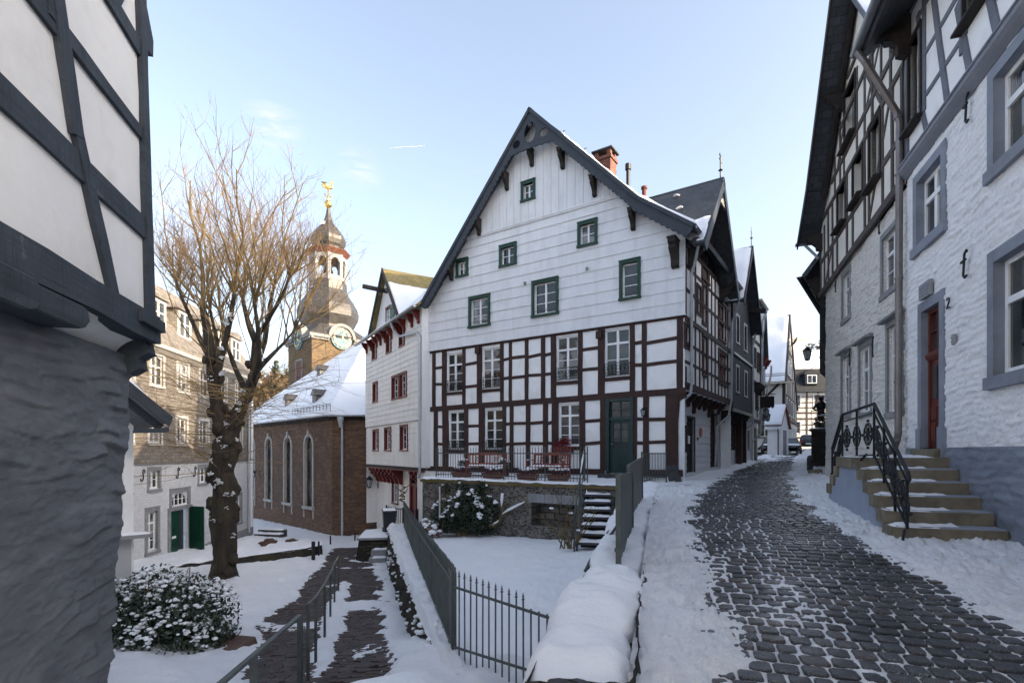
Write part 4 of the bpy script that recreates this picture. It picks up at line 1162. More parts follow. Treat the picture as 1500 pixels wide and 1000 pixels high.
# ------------------------------------------------------------------ houses on the right-hand side of the street
R = Fr(10.07, 17.1, -.336, -.942)
def surround(b, fr, h, w, proud=.02, deep=.03, y=0., sill=.04):
    a, c, z0, z1 = h
    b.box(a-w, a, y-proud, y+deep, z0, z1+w); b.box(c, c+w, y-proud, y+deep, z0, z1+w)
    b.box(a, c, y-proud+.002, y+deep, z1, z1+w-.001); b.box(a-w-.02, c+w+.02, y-proud-sill, y+deep, z0-w, z0)
def rub(k=1., s=1.):
    def f(u, z):
        w = .35*nz(u, z, 2, 1.3)
        a = fbm(u*1.1*s, z*2.6*s, 3, 1., 4); c = fbm(u*4.2*s, z*11*s+w, 9, 1., 3)
        # flat stones laid in rough courses: a ledge where each one stands out of the limewash
        r = z*10.5*s+.9*nz(u, z, 5, .9)+.5*nz(u*2.1, z*1.2, 8, 1.); i = math.floor(r); f = r-i
        q = u*2.7*s+i*.37+1.1*nz(i*3.1, u*.8, 1, 1.); j = math.floor(q); g = q-j
        st = nz(i*7.3+.5, j*5.1+.5, 3, 1.)
        e = min(1, min(f, 1-f)*3.6)*min(1, min(g, 1-g)*7)
        return k*(.014*a+.010*c+(.009+.018*st)*e)
    return f
def right_white_house():
    t = thing('whitewashed_house', 'whitewashed stone house at right with blue-grey window surrounds and red-brown door above steps', 'house', R(9.5, 0, -1.3), R.ang)
    U0, U1 = 7.48, 20.
    door = (8.26, 8.99, .06, 2.48); w1 = (8.03, 9.05, 3.71, 4.87); w2 = (10.69, 11.75, 3.81, 5.0); w3 = (10.69, 11.75, 1.01, 2.54); w4 = (13.6, 14.7, 1.01, 2.54); w5 = (13.6, 14.7, 3.81, 5.0)
    pl = .075
    b = MB(R)
    b.wall(rect(U0, 12.4, pl, 5.2), [door, w1, w2, w3], .14, sub=(.03, .021), disp=rub(1.25))
    b.wall(rect(12.4, U1, pl, 5.2), [w4, w5], .14, sub=.3, disp=rub())
    b.build('stone_wall', RUBBLE_W, t, smooth=True)
    p = MB(R); ff = rub(1.5, .8); p.wall(rect(U0, 12.4, -2.0, pl), [(8.26, 8.99, -.2, pl)], .14, y=-.015, sub=(.035, .025), disp=ff); p.wall(rect(12.4, U1, -2.2, pl), (), sub=.35, y=-.015, disp=ff)
    p.build('plinth', GREYRUBBLE, t, smooth=True)
    DP = .135
    for h in (w1, w2, w3, w4, w5):
        s = MB(R); surround(s, R, h, .165, .035)
        a, c, z0, z1 = h; e = .004
        s.poly([(a+e, -.02, z0), (a+e, DP-.02, z0), (a+e, DP-.02, z1), (a+e, -.02, z1)]); s.poly([(c-e, -.02, z0), (c-e, -.02, z1), (c-e, DP-.02, z1), (c-e, DP-.02, z0)])
        s.poly([(a, -.02, z1-e), (c, -.02, z1-e), (c, DP-.02, z1-e), (a, DP-.02, z1-e)]); s.poly([(a, -.02, z0+e), (a, DP-.02, z0+e), (c, DP-.02, z0+e), (c, -.02, z0+e)]); s.build('window_surround', GREYSTONE, t)
    a, c, z0, z1 = door; e = .004; s = MB(R)
    s.box(a-.165, a, -.035, .03, -.1, z1+.17); s.box(c, c+.165, -.035, .03, -.1, z1+.17); s.box(a, c, -.033, .03, z1, z1+.169)
    s.box(c-.01, c+.19, -.06, .03, -.1, .42); s.box(a-.19, a+.01, -.06, .03, -.1, .42)
    s.poly([(a+e, -.02, -.1), (a+e, .13, -.1), (a+e, .13, z1), (a+e, -.02, z1)]); s.poly([(c-e, -.02, -.1), (c-e, -.02, z1), (c-e, .13, z1), (c-e, .13, -.1)]); s.poly([(a, -.02, z1-e), (c, -.02, z1-e), (c, .13, z1-e), (a, .13, z1-e)])
    s.build('door_surround', GREYSTONE, t)
    for h in (w1, w2, w3, w4, w5): window(t, R, *h, depth=DP, cols=2, rows=1, transom=.64, fw=.075)
    # door
    d = MB(R); yb = .095
    d.box(a+.01, c-.01, yb, yb+.05, z0, 1.62)
    d.box(a+.01, a+.08, yb-.03, yb+.04, z0, z1); d.box(c-.08, c-.01, yb-.03, yb+.04, z0, z1); d.box(a+.08, c-.08, yb-.03, yb+.04, z1-.07, z1-.005)
    d.prism([(yb-.03, 1.60), (yb-.075, 1.66), (yb-.075, 1.71), (yb-.03, 1.75), (yb+.03, 1.75), (yb+.03, 1.60)], a+.01, c-.01, 'u')
    for (u0_, u1_) in ((a+.12, (a+c)/2-.02), ((a+c)/2+.02, c-.12)):
        d.box(u0_, u1_, yb-.025, yb+.001, z0+.12, z0+.45); d.box(u0_+.03, u1_-.03, yb-.035, yb-.02, z0+.16, z0+.41); d.box(u0_, u1_, yb-.025, yb+.001, z0+.5, z0+.72)
    d.box((a+c)/2-.015, (a+c)/2+.015, yb-.02, yb+.03, 1.74, z1-.07); d.box(a+.08, c-.08, yb-.02, yb+.03, 2.08, 2.105)
    dd = d.build('door', REDDOOR, t)
    g = MB(R); g.poly([(a+.08, yb+.02, 1.75), (c-.08, yb+.02, 1.75), (c-.08, yb+.02, z1-.07), (a+.08, yb+.02, z1-.07)]); g.box(a+.16, (a+c)/2-.04, yb-.012, yb+.0, .92, 1.5); g.box((a+c)/2+.04, c-.16, yb-.012, yb+.0, .92, 1.5); g.build('pane', GLASS, dd)
    MB(R).ball((c-.1, yb-.05, .95), .03).build('handle', GOLD, dd)
    # cornice between stone and timber
    q = MB(R); q.prism([(-.00, 5.19), (-.03, 5.19), (-.10, 5.27), (-.14, 5.33), (-.14, 5.40), (-.16, 5.41), (-.16, 5.44), (0., 5.47)], U0-.03, U1, 'u'); q.build('cornice', wood('cornice_paint', (.14, .155, .185), (.21, .225, .26), .6, .2), t)
    # timbered upper floor
    pw = lambda px, py, o=.0: R.pix(px, py, o)
    ow1 = (7.66, 8.22, 6.02, 7.62); ow2 = (9.85, 10.7, 6.32, 7.7)
    b = MB(R); b.wall(rect(U0, U1, 5.4, 8.6), [ow1, ow2], .16); b.build('upper_wall', PLASTER, t)
    tm = MB(R)
    L_ = lambda p, q, w, pr=.022: tm.beam(pw(*p), pw(*q), w, pr)
    L_((1366, -30), (1392, 172), .15); L_((1404, 6), (1426, 124), .145); L_((1450, -12), (1466, 60), .15); L_((1349, 150), (1363, 210), .13)
    L_((1404, -6), (1350, 90), .085, .015); L_((1418, 44), (1358, 138), .085, .015); L_((1364, -8), (1346, 26), .08, .015); L_((1346, 20), (1352, 100), .12)
    tm.beam((7.53, 5.45), (7.53, 8.5), .14, .03); tm.beam((U0, 8.3), (U1, 8.3), .2, .03)
    for u in (8.32, 9.75, 10.8): tm.beam((u, 6.0), (u, 8.3), .13, .022)
    u = 11.9
    while u < U1: 
        tm.beam((u, 5.45), (u, 8.3), .14, .022); tm.beam((u-.9, 6.6), (u, 6.6), .1, .015); tm.beam((u-.9, 7.5), (u, 7.5), .1, .015); u += .95
    tm.build('upper_timber_frame', TIMBER_GREY, t)
    for h in (ow1, ow2):
        q = MB(R); q.box(h[0]-.05, h[0], -.05, .1, h[2], h[3]); q.box(h[1], h[1]+.05, -.05, .1, h[2], h[3]); q.box(h[0]-.05, h[1]+.05, -.06, .1, h[3], h[3]+.06); q.prism([(-.16, h[2]-.07), (-.16, h[2]-.03), (.1, h[2]), (.1, h[2]-.07)], h[0]-.1, h[1]+.1, 'u')
        ww = q.build('window', DKWOOD, t); MB(R).poly([(h[0], .12, h[2]), (h[1], .12, h[2]), (h[1], .12, h[3]), (h[0], .12, h[3])]).build('pane', GLASS, ww)
    # eave, roof, gutter
    r = MB(R); ye, ze, yr, zr = -.78, 7.86, 4.4, 11.7
    r.slab([(7.30, ye, ze), (U1, ye, ze), (U1, yr, zr), (7.30, yr, zr)], .12); r.slab([(7.30, 9.6, ze), (U1, 9.6, ze), (U1, yr, zr), (7.30, yr, zr)], .12)
    r.build('roof', SLATEROOF, t)
    q = MB(R); q.poly([(7.33, ye+.06, 7.88), (U1, ye+.06, 7.88), (U1, 0, 8.28), (7.33, 0, 8.28)]); q.build('soffit', DKWOOD, t)
    console(t, R, 7.62, 8.2, .75, .62, .16, 0.)
    MB(R).bar((7.62, -.1, 8.02), (7.62, -.85, 7.92), .16, .16).build('beam_end', DKWOOD, t)
    v = MB(R); v.wall([(0, 0, 0)][:0]+rect(0, 1, 0, 1), ()) if False else None
    v.poly([(U0, 0, 5.2), (U0, 8.8, 5.2), (U0, 8.8, 8.6), (U0, yr, 11.6), (U0, 0, 8.6)]); v.poly([(U1, 0, -2), (U1, 8.8, -2), (U1, 8.8, 8.6), (U1, yr, 11.6), (U1, 0, 8.6)]); v.poly([(U0, 8.8, -2), (U1, 8.8, -2), (U1, 8.8, 8.6), (U0, 8.8, 8.6)])
    v.build('back_walls', PLASTER_OLD, t)
    gutter(t, R, 7.38, U1, ye-.06, 7.88, .085)
    P = [(1272, 52), (1318, 128)]
    gp = R.pix(1268, 52, .80); 
    downpipe(t, R, [(7.56, -.84, 7.80), (7.60, -.72, 7.55), (7.44, -.16, 6.55), (7.44, -.11, 6.35), (7.44, -.13, .35), (7.36, -.16, .12), (7.20, -.30, -.1)], .062, surf('brown_zinc', (.15, .135, .13), (.22, .20, .195), 3, .45, .2, 20, .002, .6))
    wall_anchor(t, R, 10.03, 4.80, 5.21, .06, -.07); wall_anchor(t, R, 9.97, 2.56, 2.95, .07, -.07)
    # number, plaque, bell
    u, z = R.pix(1394.5, 443); n2 = MB(R); h = .16; wd = .05
    n2.tube([(u-wd, -.05, z+h*.28), (u-wd*.7, -.05, z+h*.44), (u, -.05, z+h*.5), (u+wd*.8, -.05, z+h*.40), (u+wd*.8, -.05, z+h*.18), (u+wd*.1, -.05, z-h*.15), (u-wd, -.05, z-h*.5), (u+wd*1.1, -.05, z-h*.5)], .012, 5)
    n2.build('house_number', IRON, t)
    u0_, z_ = R.pix(1353, 430); u1_, _ = R.pix(1369, 424)
    q = MB(R); q.box(u0_, u1_, -.075, -.02, z_-.13, z_+.13); q.mat(1)
    for k in range(3): 
        x = u0_+.04
        while x < u1_-.05:
            w = RN.uniform(.015, .035); q.box(x, x+w, -.079, -.07, z_+.06-.065*k-.018, z_+.06-.065*k+.018); x += w+.012
    q.build('stone_plaque', [SURROUND, GREYSTONE], t)
    u, z = R.pix(1402, 497); q = MB(R); q.box(u-.035, u+.035, -.06, -.02, z-.08, z+.08); q.ball((u, -.065, z+.03), .018); q.ball((u, -.065, z-.03), .018); q.build('door_bell', SURROUND, t)
    return t
right_white_house()
def right_gable_house():
    t = thing('stone_and_timber_house', 'cream stone house on the right with steep brown-timbered gable, beyond the whitewashed house', 'house', R(4, 0, -1.2), R.ang)
    U0, U1 = .45, 7.46
    low = [(6.30, 7.12, .83, 2.62), (4.22, 5.10, .96, 2.55), (2.50, 3.30, 1.04, 2.60)]; up = [(5.95, 6.95, 3.42, 4.62), (2.56, 3.28, 3.66, 4.86)]
    b = MB(R); b.wall(rect(U0, U1, -2., 5.12), low+up, .12, sub=(.036, .026), disp=rub(1.5), y=.04)
    b.build('stone_wall', RUBBLE_C, t, smooth=True)
    # rounded far corner
    b = MB(R); n = 10
    b.grid(24, 60, lambda a, c: (U0+.02-.5*math.sin(a*math.pi/2)+.03*fbm(a*3, c*20, 1, 1, 3), .04+.5*(1-math.cos(a*math.pi/2))+.03*fbm(a*3, c*20, 5, 1, 3), lerp(-2, 5.12, c)))
    b.poly([(U0-.48, .54, -2), (U0-.48, 8, -2), (U0-.48, 8, 5.12), (U0-.48, .54, 5.12)])
    b.build('corner_wall', RUBBLE_C, t, smooth=True)
    for h in low+up:
        s = MB(R); surround(s, R, h, .12, .012, y=.02, sill=.02)
        if h in low: s.prism([(-.01, h[3]+.12), (-.12, h[3]+.13), (-.13, h[3]+.17), (-.01, h[3]+.22)], h[0]-.2, h[1]+.2, 'u')
        s.build('window_surround', SURROUND, t)
    for h in low+up: window(t, R, *h, depth=.11, y=.04, cols=2, rows=2, transom=.66, fw=.055)
    w0, w1, w2, w3 = (3.12, 4.15, 8.12, 9.55), (5.32, 6.08, 6.02, 7.42), (3.95, 4.8, 6.25, 7.32), (2.35, 3.2, 6.25, 7.3)
    w4 = (4.2, 4.75, 9.9, 10.5)
    g = MB(R); A = (4.55, 11.45)
    gp = [(.0, 5.0), (7.5, 5.16), (7.5, 7.95), A, (1.2, 8.05), (.1, 7.35)]
    g.wall(clip(rect(-1, 9, 4, 12), [(.0, 5.0), (7.5, 5.14), (7.5, 8.0), (4.55, 11.4), (.0, 7.0)]), [w0, w1, w2, w3], .18, y=-.03)
    g.build('gable_wall', PLASTER_WARM, t)
    tm = MB(R); yy = -.03
    def top(u): return 11.2-abs(u-4.55)*(1.04 if u < 4.55 else 1.17)
    B5 = lambda x, y: R.pix(1180+x/3.3333, y/3.3333)
    def line(*p, w=.12, pr=.022): tm.beam(B5(*p[:2]), B5(*p[2:]), w, pr, y=yy)
    tm.beam((.0, 5.08), (7.46, 5.22), .17, .05, y=yy)
    for (z) in (6.1, 7.4): tm.beam((.15, z), (7.46, z+.05), .13, .03, y=yy)
    tm.beam((1.6, 8.0), (6.9, 8.05), .13, .03, y=yy); tm.beam((2.5, 9.0), (6.2, 9.05), .12, .03, y=yy); tm.beam((3.4, 9.9), (5.6, 9.95), .12, .03, y=yy)
    for u in (.1, .62, 1.15, 1.7, 2.25, 3.3, 3.85, 4.9, 5.22, 6.18, 6.8, 7.36):
        tm.beam((u+.03, 5.15), (u, min(7.42, top(u))), .12, .024, y=yy)
    for u in (2.0, 2.6, 3.0, 4.25, 4.9, 5.5, 6.1, 6.7):
        if top(u) > 7.9: tm.beam((u, 7.45), (u, min(top(u), 9.6 if 3 < u < 4.3 else 11)), .11, .024, y=yy)
    for (a, c) in (((5.2, 5.3), (6.7, 7.35)), ((6.15, 7.5), (4.95, 9.0)), ((.7, 5.2), (1.6, 6.05)), ((5.0, 8.1), (6.0, 8.95)), ((2.3, 8.1), (3.0, 8.95))): tm.beam(a, c, .10, .014, y=yy)
    tm.build('timber_frame', TIMBER_BROWN, t)
    for h in (w0, w1, w2, w3):
        q = MB(R); q.box(h[0]-.06, h[0], -.08, .08, h[2], h[3]); q.box(h[1], h[1]+.06, -.08, .08, h[2], h[3]); q.box(h[0]-.06, h[1]+.06, -.09, .08, h[3], h[3]+.07); q.prism([(-.22, h[2]-.07), (-.22, h[2]-.03), (.05, h[2]), (.05, h[2]-.07)], h[0]-.12, h[1]+.12, 'u')
        q.box((h[0]+h[1])/2-.03, (h[0]+h[1])/2+.03, .05, .1, h[2], h[3])
        ww = q.build('window', DKWOOD, t); MB(R).poly([(h[0], .12, h[2]), (h[1], .12, h[2]), (h[1], .12, h[3]), (h[0], .12, h[3])]).build('pane', GLASS, ww)
    # roof
    yb, yf = 8.5, -.62
    r = MB(R)
    r.slab([(1.15, yf, 8.06), (4.55, yf, 11.6), (4.55, yb, 11.6), (1.15, yb, 8.06)], .1); r.slab([(-.35, yf, 7.02), (1.15, yf, 8.06), (1.15, yb, 8.06), (-.35, yb, 7.02)], .1)
    r.slab([(4.55, -.42, 11.6), (7.7, -.42, 7.78), (7.7, yb, 7.78), (4.55, yb, 11.6)], .1)
    r.build('roof', SLATEROOF, t)
    sn = MB(R); sn.snow([(4.6, -.40, 11.56), (7.65, -.40, 7.86), (7.65, 5, 7.86), (4.6, 5, 11.56)], 34, 34, .09, .5, 1.2, 2, .05); sn.build('roof_snow', SNOWROOF, t, smooth=True)
    bb = MB(R); bb.prism([(4.55, 11.62), (1.15, 8.10), (-.40, 7.02), (-.40, 6.80), (1.2, 7.82), (4.55, 11.34)], yf-.04, yf)
    bb.prism([(1.1, 7.9), (4.5, 11.4), (4.55, 11.32), (4.5, 11.1), (1.2, 7.7)], -.20, -.12)
    bb.build('bargeboard', DKWOOD, t, fixn=True)
    gd = MB(R)
    for k in range(9): y = .2+.35*k; gd.bar((6.05, y, 9.80), (6.15, y, 10.12), .02, .02)
    gd.bar((6.05, .1, 9.86), (6.05, 3.2, 9.86), .025, .025); gd.bar((6.15, .1, 10.12), (6.15, 3.2, 10.12), .025, .025); gd.build('snow_guard', IRON, t)
    for (u, z) in ((.25, 6.95), (3.05, 9.75)): console(t, R, u, z, .5, .5, .16, -.03)
    gutter(t, R.sub(-.42, 0, 1), -.7, 8, -.06, 6.98, .09)
    MB(R).tube([(-.38, -.4, 6.9), (-.2, -.15, 6.5), (.05, -.12, 6.3)], .045, 8).build('spout_pipe', ZINCLIGHT, t)
    for (u, z0, z1) in ((5.55, 2.15, 2.6), (3.6, 2.25, 2.7), (6.0, 4.75, 5.05), (2.1, 4.6, 4.9)): wall_anchor(t, R, u, z0, z1, .05, -.05)
    v = MB(R); v.poly([(-.0, 8.4, -2), (7.46, 8.4, -2), (7.46, 8.4, 7.9), (4.55, 8.4, 11.4), (0, 8.4, 7.2)]); v.poly([(0, 0, 5.05), (0, 8.4, 5.05), (0, 8.4, 7.1), (0, 0, 7.1)]); v.build('back_walls', PLASTER_OLD, t)
right_gable_house()
R3 = Fr(15.1, 24., -.6, -.8)
def right_slate_house():
    t = thing('slate_hung_house', 'dark slate-hung jettied house just past the cream stone corner, hidden length added to shade the street end', 'house', R3(4, .5, -.8), R3.ang)
    b = MB(R3); b.box(-42, 8.0, 0, 9, 2.66, 6.0)  # unseen far length added to keep sun off the street end
    b.build('slate_wall', SLATEDARK, t); MB(R3).box(-42, 7.7, .55, 9, -1.5, 2.655).build('ground_floor', PLASTER_OLD, t)
    r = MB(R3); r.slab([(-42.1, -.5, 5.95), (8.25, -.5, 5.95), (8.25, 4.5, 12.5), (-42.1, 4.5, 12.5)], .14); r.slab([(-42.1, 9.5, 5.95), (8.25, 9.5, 5.95), (8.25, 4.5, 12.5), (-42.1, 4.5, 12.5)], .14); r.poly([(8.0, 0, 6), (8.0, 9, 6), (8.0, 4.5, 12.4)]); r.build('roof', SLATEROOF, t)  # ridge raised so its hidden part shades the far houses
    s = MB(R3); s.snow([(-42.1, -.48, 5.99), (8.25, -.48, 5.99), (8.25, 4.5, 12.52), (-42.1, 4.5, 12.52)], 90, 24, .09, .5, 1.2, 5); s.build('roof_snow', SNOWROOF, t, smooth=True)
    gutter(t, R3, -42.1, 8.3, -.56, 5.9, .09, DKWOOD)
    for u in (7.85, 5.5, 3): console(t, R3, u, 5.85, .6, .4, .15, 0)
right_slate_house()
wall_lamp('hanging_lantern', 'old street lantern hanging beside the dark slate wall at the end of the right-hand row', R3, 7.65, 3.42, -.03, 1.45, .38)

# steps with iron railing -------------------------------------------------------------
OFF = 1.24
STZ = lambda i: -.085-.185*i
STU = lambda i: 9.34+.345*i
def stone_steps():
    t = thing('stone_steps', 'worn yellow sandstone steps with snow on the treads leading up to the red-brown door', 'steps', R(9.4, -.6, -1.25), R.ang)
    side = MB(R)
    pts = [(7.35, -1.6), (11.0, -1.6)]
    prof = [(7.05, -1.7), (11.02, -1.7), (11.02, STZ(5)-.17)]
    for i in range(5, -1, -1): prof += [(STU(i)-.05, STZ(i)-.17 if i == 5 else STZ(i)-.17)]+([(STU(i)-.05, STZ(i-1)-.17)] if i else [])
    prof += [(7.9, STZ(0)-.17), (7.9, STZ(1)-.17), (7.6, STZ(1)-.17), (7.6, STZ(2)-.17), (7.3, STZ(2)-.17), (7.3, STZ(3)-.17), (7.05, STZ(3)-.17)]
    side.prism(prof, -OFF+.02, -.03); side.build('side_wall', surf('stair_side_plaster', (.24, .28, .36), (.31, .35, .43), 1.5, .8, .3, 12, .008, c3=(.14, .14, .12), s3=1.3, m3=(.56, .8)), t, fixn=True)
    for i in range(6):
        z1, u1 = STZ(i), STU(i); u0 = 7.88 if i == 0 else STU(i-1)-.06
        b = MB(R); ex = (0, .10, .10, .12, .12, .42)[i] if i else 0
        w0 = -OFF-.03-(.0 if i < 5 else .02); w1 = -.02 if i == 0 else -.03
        n = 7
        # slab with worn, uneven front edge
        fe = [u1+.008*nz(k*1.7, i*3, 0, .8)-(0.02 if 2 < k < 5 else 0)*.4 for k in range(n+1)]
        for k in range(n):
            ya, yb_ = lerp(w0, w1, k/n), lerp(w0, w1, (k+1)/n)
            za, zb = z1-.006*math.sin(math.pi*k/n), z1-.006*math.sin(math.pi*(k+1)/n); h = .185 if i < 5 else .30
            b.hexa([(u0, ya, z1-h), (fe[k], ya, z1-h), (fe[k+1], yb_, z1-h), (u0, yb_, z1-h)], [(u0, ya, za), (fe[k], ya, za), (fe[k+1], yb_, zb), (u0, yb_, zb)])
        st = b.build('step', SANDSTONE, t)
        s = MB(R); lim = (w1-.12) if i == 0 else lerp(w0, w1, RN.uniform(.66, .80))
        def fs(a, c, i=i, z1=z1, u0=u0, u1=u1, w0=w0, lim=lim):
            y = lerp(w0+.02, lim, c); ub = (u0+.055) if i else u0+.01; uf = u1-.02-.05*abs(nz(y, i*5, 0, 4.))-.02*nz(y, i, 0, 11)
            if i: uf -= max(0, c-.55)*.28
            u = lerp(ub, uf, a); e = min(a, 1-a)*5; e2 = min(1, min(c, 1-c)*9); e = min(1, e)*e2
            return (u, y, z1+.004+(.032+.022*fbm(u, y, i, 5, 3))*e-.008*(1-e))
        s.grid(14, 40, fs); s.build('tread_snow', SNOW, st, smooth=True)
    for i in range(1, 4):
        b = MB(R); b.box(7.9-.30*i, 7.88-.30*(i-1), -OFF-.02, -.03, STZ(i)-.2, STZ(i)); st = b.build('step', SANDSTONE, t, bevel=.012)
        s = MB(R); s.snow([(7.9-.30*i+.02, -OFF, STZ(i)+.002), (7.9-.30*(i-1), -OFF, STZ(i)+.002), (7.9-.30*(i-1), -.1, STZ(i)+.002), (7.9-.30*i+.02, -.1, STZ(i)+.002)], 8, 20, .04, .6, 4, i, .05); s.build('tread_snow', SNOW, st, smooth=True)
    MB(R).box(8.12, 9.12, -.16, .25, -.2, .055).build('threshold', SANDSTONE, t, bevel=.01)
stone_steps()
def railing():
    t = thing('iron_railing', 'black wrought-iron stair railing with scrolls and a handrail on the sandstone steps', 'railing', R(9.3, -1.2, -.1), R.ang)
    o = 1.17; P = lambda px, py: R.pix(px, py, o)
    A, B_, C_, D = P(1219, 657), P(1234, 607), P(1280.5, 591), P(1330, 692)
    y = -o
    h = MB(R); h.tube([(A[0], y, A[1]), (B_[0], y, B_[1]), (C_[0], y, C_[1]), (lerp(C_[0], D[0], .5), y, lerp(C_[1], D[1], .5)), (D[0], y, D[1]), (D[0]+.05, y, D[1]-.09), (D[0]-.02, y, D[1]-.13)], .026, 8); h.build('handrail', IRON, t)
    r = MB(R)
    def under(q, d): return (q[0], y, q[1]-d)
    for d, w in ((.14, .022), (.80, .024)):
        for (a, c) in ((A, B_), (B_, C_), (C_, D)):
            e = 1.
            r.bar(under(a, d if d < .5 else (.80 if a is not A else .62)), under(c, d if d < .5 else (.80 if c is not D else .72)), w, w)
    r.build('rails', IRON, t)
    def post(u, z1, z0): MB(R).bar((u, y, z0), (u, y, z1), .03, .03).build('post', IRON, t)
    post(A[0], A[1], -1.05); post(B_[0], B_[1], -.1); post(C_[0], C_[1], -.1); post((B_[0]+C_[0])/2, (B_[1]+C_[1])/2, -.1); post(D[0]-.03, D[1]-.02, STZ(5)); post(lerp(C_[0], D[0], .33), lerp(C_[1], D[1], .33), STZ(2)); post(lerp(C_[0], D[0], .66), lerp(C_[1], D[1], .66), STZ(4))
    q = P(1312, 791); MB(R).tube([(D[0]-.05, y-.02, D[1]-.75), (D[0]-.02, y-.06, D[1]-.95), (D[0]+.02, y-.08, -1.25)], .018, 6).build('post', IRON, t)
    MB(R).tube([(lerp(B_[0], C_[0], .8), y, B_[1]-.75), (lerp(B_[0], C_[0], .72), y-.06, -.15), (lerp(B_[0], C_[0], .72), y-.07, -.3)], .018, 6).build('post', IRON, t)
    def scroll(cu, cz, s, sl=0.):
        sc = MB(R)
        for q in range(4):
            a0 = math.pi/2*q+math.pi/4
            for sg in (1, -1):
                pts = []
                for i in range(13):
                    tt = i/12; ang = a0+sg*tt*2.6; rr = s*(.12+.62*math.sin(math.pi*min(1, tt*1.05))**.8*(1-.25*tt))
                    uu = cu+1.45*rr*math.cos(ang); pts.append((uu, y, cz+rr*math.sin(ang)*1.15+sl*(uu-cu)))
                sc.tube(pts, .010, 5, False)
        sc.ball((cu, y, cz), .028, 6, 4)
        for q in range(4):
            a = math.pi/2*q; uu = cu+1.45*s*.78*math.cos(a); sc.ball((uu, y, cz+s*.9*math.sin(a)+sl*(uu-cu)), .026, 6, 4)
        sc.build('scroll_panel', IRON, t)
    for (a, c, n) in ((A, B_, 2), (B_, C_, 3), (C_, D, 4)):
        for k in range(n):
            tt = (k+.5)/n; cu, cz = lerp(a[0], c[0], tt), lerp(a[1], c[1], tt)-.46
            scroll(cu, cz, .24, (c[1]-a[1])/(c[0]-a[0]))
railing()
